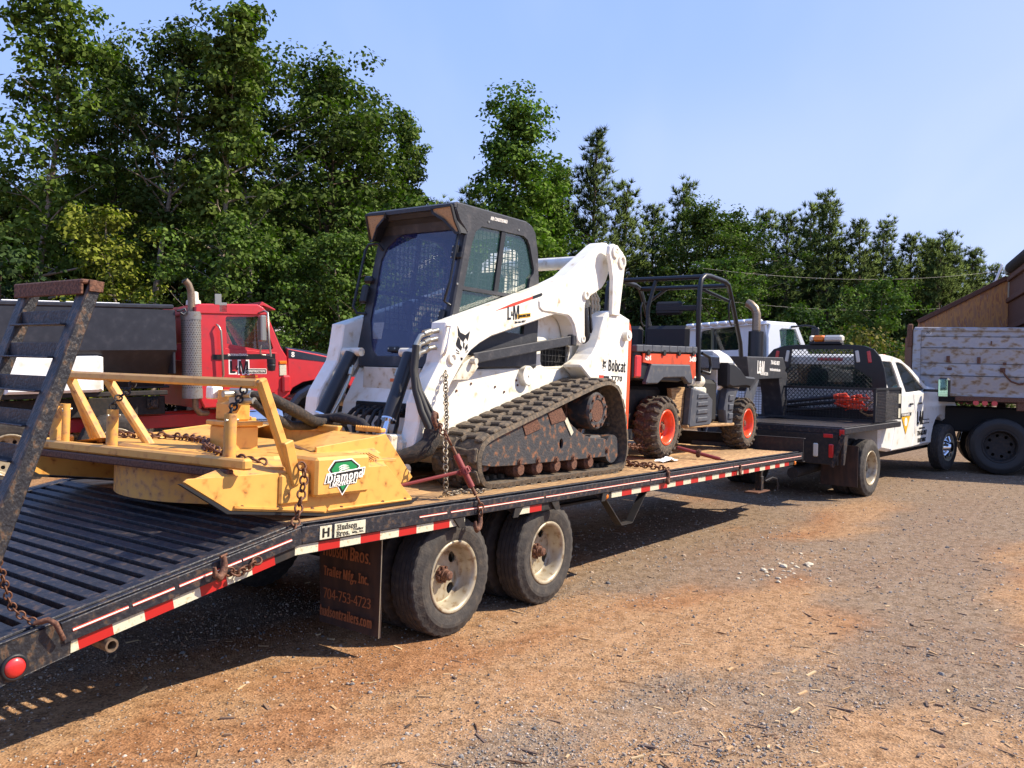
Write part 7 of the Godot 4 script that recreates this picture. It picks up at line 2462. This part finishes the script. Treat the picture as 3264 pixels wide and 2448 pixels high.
func dump_truck():
	var t = vehicle("old_dump_truck", "weathered dump truck with dented grey ribbed sides and rusty sloped inner wall", "dump truck", Vector3(17.948, 0.30, -3.335), deg_to_rad(76.17), 0.004)
	var A = M.bed_aluminium
	var U = M.rust_orange
	var m
	var L = 6.0
	var ys = [2.70, 2.58, 2.36, 2.065, 1.83, 1.51]
	for s in [0, 1]:
		var z0 = [0.0, -2.45][s]
		var sg = [1.0, -1.0][s]
		for i in 5:
			m = mb()
			var yt = ys[i] - 0.008
			var yb = ys[i + 1] + 0.012
			var out0 = [0.0, 0.035, 0.055, 0.03, 0.055][i]
			var out1 = [0.0, 0.015, 0.0, 0.025, -0.02][i]
			var nx = 24
			for k in nx:
				var xa = lerpf(0.13, L, k / float(nx))
				var xb = lerpf(0.13, L, (k + 1) / float(nx))
				var wa = 0.012 * sin(xa * 3.1 + i * 2.0) * sin(xa * 7.3 + i)
				var wb = 0.012 * sin(xb * 3.1 + i * 2.0) * sin(xb * 7.3 + i)
				var p = [Vector3(xa, yb, z0 + sg * (out1 + wa)), Vector3(xb, yb, z0 + sg * (out1 + wb)), Vector3(xb, yt, z0 + sg * (out0 + wb)), Vector3(xa, yt, z0 + sg * (out0 + wa))]
				m.oquad(p[0], p[1], p[2], p[3], Vector3(0, 0, sg))
				m.oquad(p[3], p[2], p[2] - Vector3(0, -0.006, sg * 0.07), p[3] - Vector3(0, -0.006, sg * 0.07), Vector3.UP)
				m.oquad(p[0], p[1], p[1] - Vector3(0, 0.006, sg * 0.07), p[0] - Vector3(0, 0.006, sg * 0.07), Vector3.DOWN)
			obj(m, "side_panel", A, t)
		m = mb()
		m.box(Vector3(L / 2, 2.725, z0), Vector3(L, 0.075, 0.10), 0.015)
		m.box(Vector3(0.055, 2.10, z0), Vector3(0.14, 1.25, 0.13), 0.015)
		m.box(Vector3(L / 2, 2.05, z0 - sg * 0.04), Vector3(L - 0.2, 1.2, 0.03))
		obj(m, "side_frame", A, t)
		m = mb()
		m.box(Vector3(L / 2 + 0.4, 1.40, z0 - sg * 0.04), Vector3(L - 0.7, 0.09, 0.12), 0.01)
		m.box(Vector3(1.86, 1.28, z0 - sg * 0.05), Vector3(0.16, 0.16, 0.1), 0.01)
		obj(m, "sill", M.rusty_steel, t)
		m = mb()
		for x in [1.10, 1.25, 1.41]:
			m.cyl(Vector3(x, 1.33, z0 - sg * 0.02), Vector3(x, 1.33, z0 + sg * 0.02), 0.05, 16)
		obj(m, "marker_lights", M.red_lens, t)
		m = mb()
		for q in [[0.60, 2.15, 0.06, 0.12], [1.12, 2.135, 0.06, 0.12], [1.55, 2.08, 0.06, 0.05], [0.63, 1.965, 0.08, 0.05], [1.52, 1.96, 0.09, 0.09], [1.32, 2.47, 0.025, 0.07]]:
			m.xf = Transform3D(Basis.IDENTITY, Vector3(q[0], q[1], z0 + sg * 0.055))
			m.box(Vector3.ZERO, Vector3(q[2], q[3], 0.012), 0.005)
		m.xf = Transform3D.IDENTITY
		m.tube([Vector3(1.51, 1.98, z0 + sg * 0.06), Vector3(1.56, 1.87, z0 + sg * 0.07), Vector3(1.66, 1.75, z0 + sg * 0.08), Vector3(1.8, 1.70, z0 + sg * 0.08), Vector3(2.0, 1.76, z0 + sg * 0.06)], 0.018, 7)
		obj(m, "patches_and_chain", M.rusty_steel, t)
	text("26", t, "lettering", M.decal_white, Vector3(0.25, 2.665, 0.004), Vector3.RIGHT, Vector3.UP, 0.105, 0.072)
	text("26", t, "lettering", M.decal_black, Vector3(0.247, 2.663, 0.0055), Vector3.RIGHT, Vector3.UP, 0.085, 0.055)
	# high far wall, sloping up to the front wall
	m = mb()
	m.plate(P([0.02, 1.4, 0.02, 2.80, 0.20, 2.95, 0.22, 3.05, 1.86, 3.97, 1.92, 3.97, 1.92, 1.4]), -2.36, -2.31, 0.006)
	obj(m, "inner_wall", U, t)
	m = mb()
	m.bar(Vector3(0.20, 3.05, -2.32), Vector3(1.88, 3.99, -2.32), 0.12, 0.10, Vector3.UP, 0.012)
	m.box(Vector3(-0.07, 2.60, -0.02), Vector3(0.10, 0.45, 0.14), 0.02)
	m.box(Vector3(-0.02, 2.05, -1.2), Vector3(0.04, 1.3, 2.3), 0.01)
	obj(m, "rail", M.rusty_steel, t)
	m = mb()
	m.box(Vector3(1.95, 2.75, -1.2), Vector3(0.06, 2.7, 2.4), 0.01)
	for y in [2.4, 2.9, 3.5, 3.95]: m.box(Vector3(1.90, y, -1.2), Vector3(0.06, 0.10, 2.3), 0.01)
	obj(m, "front_wall", M.rusty_steel, t)
	m = mb()
	m.cyl(Vector3(1.93, 4.18, -2.15), Vector3(1.93, 4.18, 0.1), 0.12, 18)
	obj(m, "rolled_tarp", M.sleeve_cloth, t)
	m = mb()
	m.box(Vector3(1.92, 4.12, -2.25), Vector3(0.18, 0.16, 0.1), 0.03)
	m.box(Vector3(1.92, 3.8, -2.27), Vector3(0.05, 0.7, 0.05), 0.01)
	obj(m, "tarp_bracket", M.zinc, t)
	m = mb()
	m.box(Vector3(1.91, 4.23, -2.25), Vector3(0.10, 0.05, 0.08), 0.015)
	obj(m, "tarp_lamp", M.amber_lens, t)
	m = mb()
	m.bar(Vector3(1.66, 3.86, -2.42), Vector3(1.80, 4.30, -2.42), 0.045, 0.045, Vector3.RIGHT, 0.01)
	obj(m, "tarp_arm", M.tank_plastic, t)
	m = mb()
	m.box(Vector3(3.2, 1.0, -1.2), Vector3(5.6, 0.5, 1.3), 0.03)
	m.box(Vector3(2.8, 1.38, -1.2), Vector3(5.6, 0.1, 2.2), 0.02)
	obj(m, "chassis", M.dark_inside, t)
	var ty = tyre_mesh(0.53, 0.28, 0.30, 3, 0.01, 48)
	var rw = wheel_mesh(0.30, 0.25, 0.15, 8, 0.03)
	for x in [1.55, 2.85, 5.8]:
		for s in [1, -1]:
			for d in [0.0, 0.34]:
				put_wheel(t, Vector3(x, 0.52, -1.22 + s * (1.12 - d)), [ty, rw], [M.hose_black, M.frame_steel], x, s < 0)

var link_mesh = {}

func chain(called, label, pts, material, pitch, wire, group = ""):
	var c = Curve3D.new()
	c.bake_interval = 0.01
	for i in pts.size():
		var a = pts[maxi(i - 1, 0)]
		var b = pts[mini(i + 1, pts.size() - 1)]
		var d = (b - a) * 0.17
		c.add_point(pts[i], -d, d)
	var len = c.get_baked_length()
	var t = thing(called, label, "chain", c.sample_baked(len * 0.5), group)
	var key = "%.4f %.4f" % [pitch, wire]
	if not link_mesh.has(key):
		var m = MB.new()
		var ring = []
		var half = pitch * 0.5 + wire * 0.5
		var r = wire * 1.75
		for k in 8:
			var a = lerpf(-PI / 2, PI / 2, k / 7.0)
			ring.append(Vector3(half - r + cos(a) * r, sin(a) * r, 0))
		for k in 8:
			var a = lerpf(PI / 2, PI * 1.5, k / 7.0)
			ring.append(Vector3(-half + r + cos(a) * r, sin(a) * r, 0))
		m.tube(ring, wire * 0.5, 6, true)
		link_mesh[key] = m.done()
	var n = maxi(2, int(len / pitch))
	for i in n:
		var s = len * (i + 0.5) / n
		var p = c.sample_baked(s)
		var d = (c.sample_baked(minf(s + 0.02, len)) - c.sample_baked(maxf(s - 0.02, 0.0))).normalized()
		var u = d.cross(Vector3(0.3, 0.2, 1.0)).normalized()
		var b = Basis(d, u, d.cross(u)).rotated(d, (PI * 0.5 if i % 2 else 0.0) + 0.55 + 0.15 * sin(i * 1.7))
		var o = obj(link_mesh[key], "chain_link", material, t)
		o.transform = Transform3D(b, p - O)
	return t

func binder(called, label, a, b, grip, material):
	var t = thing(called, label, "load binder", (a + b) * 0.5, "")
	var d = (b - a).normalized()
	var m = mb()
	m.cyl(a + d * 0.10, b - d * 0.10, 0.022, 16)
	obj(m, "barrel", M.binder_red, t)
	m = mb()
	for e in [[a, d], [b, -d]]:
		m.cyl(e[0] + e[1] * 0.04, e[0] + e[1] * 0.16, 0.012, 12)
	obj(m, "screw", M.chain_steel, t)
	m = mb()
	var mid = (a + b) * 0.5
	m.cyl(mid - d * 0.022, mid + d * 0.022, 0.042, 18)
	for i in 14:
		var u = d.cross(Vector3.UP).normalized().rotated(d, TAU * i / 14)
		m.bar(mid + u * 0.045 - d * 0.012, mid + u * 0.045 + d * 0.012, 0.010, 0.010, u)
	obj(m, "ratchet", material, t)
	m = mb()
	for e in [a, b]:
		var ring = []
		var s = d.cross(Vector3(0.3, 1, 0.2)).normalized()
		for k in 12: ring.append(e + d * cos(TAU * k / 12) * 0.028 + s * sin(TAU * k / 12) * 0.024)
		m.tube(ring, 0.008, 7, true)
	obj(m, "eye", M.chain_steel, t)
	if grip != null:
		m = mb()
		m.bar(mid, grip, 0.030, 0.020, Vector3.UP, 0.005)
		obj(m, "handle", M.binder_red, t)
	return t

func grab_hook(parent_called, label, at, dirn, group):
	var t = thing(parent_called, label, "hook", at, group)
	var m = mb()
	var d = dirn.normalized()
	var s = d.cross(Vector3(0.2, 0.3, 1)).normalized()
	m.tube([at, at + d * 0.045, at + d * 0.075 + s * 0.016, at + d * 0.095 + s * 0.045, at + d * 0.07 + s * 0.07, at + d * 0.035 + s * 0.068], [0.013, 0.017, 0.020, 0.019, 0.015, 0.008], 9)
	obj(m, "hook_body", M.rusty_steel, t)
	m = mb()
	m.cyl(at - s * 0.022, at + s * 0.022, 0.007, 8)
	obj(m, "pin", M.chain_steel, t)
	return t

func small_things():
	var C = M.chain_steel
	chain("tie_down_chain", "rusty chain hanging from the mower's right guard post to the trailer rail", [Vector3(3.075, 1.22, -3.625), Vector3(3.085, 1.16, -3.60), Vector3(3.06, 1.07, -3.585), Vector3(3.02, 0.98, -3.56), Vector3(2.97, 0.89, -3.53), Vector3(2.955, 0.87, -3.53)], C, 0.036, 0.0125)
	chain("mower_chain", "rusty chain lying across the mower's deck below the guard rail", [Vector3(3.06, 1.262, -5.50), Vector3(3.14, 1.256, -5.3), Vector3(3.27, 1.256, -5.22), Vector3(3.30, 1.255, -5.0), Vector3(3.24, 1.255, -4.72), Vector3(3.08, 1.256, -4.5), Vector3(2.95, 1.256, -4.25), Vector3(2.92, 1.23, -3.98), Vector3(2.98, 1.21, -3.80)], C, 0.040, 0.014)
	for q in [["hanging_chain", "short chain from the guard rail into its middle tube", -4.89, 2.71], ["hanging_chain", "short chain from the guard rail into its right tube beside the motor", -3.80, 2.74]]:
		chain(q[0], q[1], [Vector3(2.85, 1.62, q[2] - 0.03), Vector3(2.82, 1.57, q[2] - 0.02), Vector3(q[3] + 0.01, 1.50, q[2]), Vector3(q[3], 1.42, q[2])], M.frame_steel, 0.030, 0.011)
	chain("tie_down_chain", "pale steel chain from the loader's right arm down to the deck behind a red binder", [Vector3(4.785, 1.745, -4.06), Vector3(4.76, 1.70, -4.04), Vector3(4.72, 1.60, -4.0), Vector3(4.62, 1.42, -3.90), Vector3(4.50, 1.24, -3.80), Vector3(4.44, 1.08, -3.74), Vector3(4.45, 0.95, -3.74), Vector3(4.50, 0.915, -3.77)], M.bare_chain, 0.030, 0.0105)
	chain("loose_chain", "loose pale chain end heaped on the deck beside the loader's track", [Vector3(4.50, 0.912, -3.80), Vector3(4.58, 0.911, -3.77), Vector3(4.68, 0.911, -3.80), Vector3(4.76, 0.911, -3.73), Vector3(4.85, 0.911, -3.72)], M.bare_chain, 0.030, 0.0105)
	binder("ratchet_binder", "red ratchet load binder standing between the mower and the loader's track", Vector3(4.375, 1.29, -3.66), Vector3(4.495, 0.90, -3.49), Vector3(4.03, 1.0, -3.80), M.binder_red)
	chain("binder_chain", "short chain from the red binder over the rail to a hook", [Vector3(4.50, 0.88, -3.478), Vector3(4.505, 0.85, -3.474), Vector3(4.50, 0.80, -3.472)], C, 0.036, 0.0125)
	chain("binder_chain", "short rusty chain joining the red binder's top eye to the pale chain", [Vector3(4.37, 1.31, -3.67), Vector3(4.38, 1.36, -3.74), Vector3(4.42, 1.40, -3.80)], C, 0.034, 0.012)
	grab_hook("grab_hook", "red grab hook under the trailer rail right above the rear wheel", Vector3(4.50, 0.80, -3.472), Vector3(-0.1, -1, 0.1), "")
	grab_hook("grab_hook", "red hook on the chain above the red binder's top", Vector3(4.40, 1.37, -3.80), Vector3(-0.5, 0.8, 0), "")
	grab_hook("grab_hook", "rusty hook over the sloping tail's rail", Vector3(2.50, 0.82, -3.475), Vector3(0.15, -1, 0.05), "")
	chain("rail_chain", "short rusty chain end lying on the sloping tail's rail beside its hook", [Vector3(2.52, 0.745, -3.472), Vector3(2.58, 0.725, -3.470), Vector3(2.66, 0.748, -3.472), Vector3(2.71, 0.775, -3.475)], C, 0.034, 0.012)
	chain("ramp_chain", "thin chain hanging from the raised ramp to the tail's rail", [Vector3(1.50, 1.02, -3.58), Vector3(1.545, 0.90, -3.585), Vector3(1.575, 0.80, -3.59), Vector3(1.60, 0.725, -3.585), Vector3(1.65, 0.672, -3.56), Vector3(1.69, 0.655, -3.53)], C, 0.024, 0.008)
	# chains round the front of the loader's load
	chain("tie_down_chain", "rusty chain running from behind the loader's track to the binder beside the utility vehicle", [Vector3(7.55, 1.15, -4.3), Vector3(8.0, 1.08, -4.32), Vector3(8.5, 1.04, -4.30), Vector3(9.1, 1.035, -4.28)], C, 0.050, 0.016)
	binder("ratchet_binder", "brown steel load binder slanting from the utility vehicle's rear tyre to the rail", Vector3(9.1, 1.035, -4.28), Vector3(9.28, 0.89, -3.62), null, M.rusty_steel)
	grab_hook("grab_hook", "dark hook over the rail at the brown binder's lower end", Vector3(9.30, 0.86, -3.49), Vector3(0.05, -1, 0.05), "")
	chain("tie_down_chain", "rusty chain lying on the deck from the track to the rail hook", [Vector3(7.45, 1.0, -4.2), Vector3(7.5, 0.95, -4.1), Vector3(7.52, 0.94, -3.95), Vector3(7.55, 0.93, -3.75), Vector3(7.53, 0.92, -3.58), Vector3(7.45, 0.905, -3.50)], C, 0.044, 0.015)
	chain("loose_chain", "heap of loose rusty chain on the deck behind the loader's track", [Vector3(7.35, 0.925, -4.25), Vector3(7.5, 0.93, -4.35), Vector3(7.62, 0.925, -4.2), Vector3(7.5, 0.94, -4.1), Vector3(7.4, 0.94, -4.2), Vector3(7.55, 0.96, -4.28), Vector3(7.7, 0.925, -4.1), Vector3(7.65, 0.92, -3.95), Vector3(7.8, 0.92, -3.85)], C, 0.044, 0.015)
	grab_hook("grab_hook", "rusty hook over the rail right of the loader's track", Vector3(7.42, 0.905, -3.49), Vector3(0.2, -1, 0.02), "")
	# white rag
	var o = thing("rag", "crumpled white rag on the deck at the utility vehicle's rear tyre", "rag", Vector3(8.55, 0.9, -4.0))
	var m = mb()
	var r2 = RandomNumberGenerator.new()
	r2.seed = 3
	var g = []
	for i in 9:
		for j in 7:
			g.append(Vector3(8.35 + i * 0.05, 0.902 + 0.05 * r2.randf() * sin(PI * (i + 0.5) / 9), -4.1 + j * 0.022 + r2.randf_range(-0.008, 0.008)))
	m.sm(1)
	for i in 8:
		for j in 6: m.quad(g[i * 7 + j], g[i * 7 + j + 1], g[(i + 1) * 7 + j + 1], g[(i + 1) * 7 + j])
	obj(m, "cloth", M.rag_white, o)
	# what lies in the pickup's mesh basket
	var base = Transform3D(Basis(Vector3(0.9940, 0.0320, 0.1045), Vector3(-0.0318, 0.9995, -0.0033), Vector3(-0.1045, 0.0, 0.9945)), Vector3(13.75, 0.12, -3.17))
	var poles = [[Vector3(0.55, 1.36, -1.9), Vector3(0.62, 1.52, -0.75), 0.035, "black_steel", "grey tool pole"], [Vector3(0.65, 1.28, -1.95), Vector3(0.6, 1.44, -0.7), 0.03, "black_plastic", "black tool pole"], [Vector3(0.5, 1.22, -1.9), Vector3(0.55, 1.36, -0.5), 0.028, "frame_steel", "dark tool pole"]]
	for i in 3:
		var q = poles[i]
		var p = thing("tool_pole", q[4] + [" lying highest across the pickup's bed", " lying in the middle of the bundle on the pickup's bed", " lying lowest on the pickup's bed"][i], "pole", base * q[0])
		m = mb()
		m.cyl(base * q[0], base * q[1], q[2], 10)
		obj(m, "shaft", M[q[3]], p)
		m = mb()
		var dd = (q[1] - q[0]).normalized()
		m.cyl(base * q[1], base * (q[1] + dd * 0.2), q[2] * 1.3, 10)
		obj(m, "grip", M.orange_net, p)
	o = thing("safety_net", "orange safety netting bundled over the poles on the pickup's bed", "netting", base * Vector3(0.6, 1.5, -0.5))
	m = mb()
	for k in 26:
		var a = base * Vector3(0.5 + r2.randf() * 0.2, 1.33 + r2.randf() * 0.22, -0.72 + r2.randf() * 0.36)
		var b = a + base.basis * Vector3(r2.randf_range(-0.05, 0.05), r2.randf_range(-0.06, 0.05), r2.randf_range(0.05, 0.2))
		var c = b + base.basis * Vector3(r2.randf_range(-0.05, 0.05), r2.randf_range(-0.06, 0.06), r2.randf_range(-0.1, 0.1))
		m.tube([a, b, c], 0.016, 6)
	obj(m, "bundle", M.orange_net, o)
	o = thing("rope", "brown rope trailing from the orange netting on the pickup's bed", "rope", base * Vector3(0.6, 1.45, -0.2))
	m = mb()
	m.tube([base * Vector3(0.6, 1.52, -0.42), base * Vector3(0.62, 1.49, -0.28), base * Vector3(0.6, 1.46, -0.14), base * Vector3(0.55, 1.30, -0.3), base * Vector3(0.6, 1.24, -0.2), base * Vector3(0.6, 1.25, -0.1)], 0.018, 8)
	obj(m, "strand", M.wood_1, o)
	# power lines across the woods
	var ends = [[Vector3(24.0, 5.35, -10.4), Vector3(40.0, 7.3, -2.5), "upper thin power line in front of the pine wood"], [Vector3(24.0, 4.45, -10.4), Vector3(40.0, 6.0, -2.5), "lower thin power line in front of the pine wood"]]
	for e in ends:
		m = MB.new((e[0] + e[1]) * 0.5)
		var pts = []
		for k in 15:
			var f = k / 14.0
			pts.append(e[0].lerp(e[1], f) - Vector3(0, 0.5 * 4.0 * f * (1.0 - f), 0))
		m.tube(pts, 0.0045, 5)
		var w = obj(m, "power_line", M.wire_grey, self)
		w.position = (e[0] + e[1]) * 0.5
		tag(w, e[2], "power line")
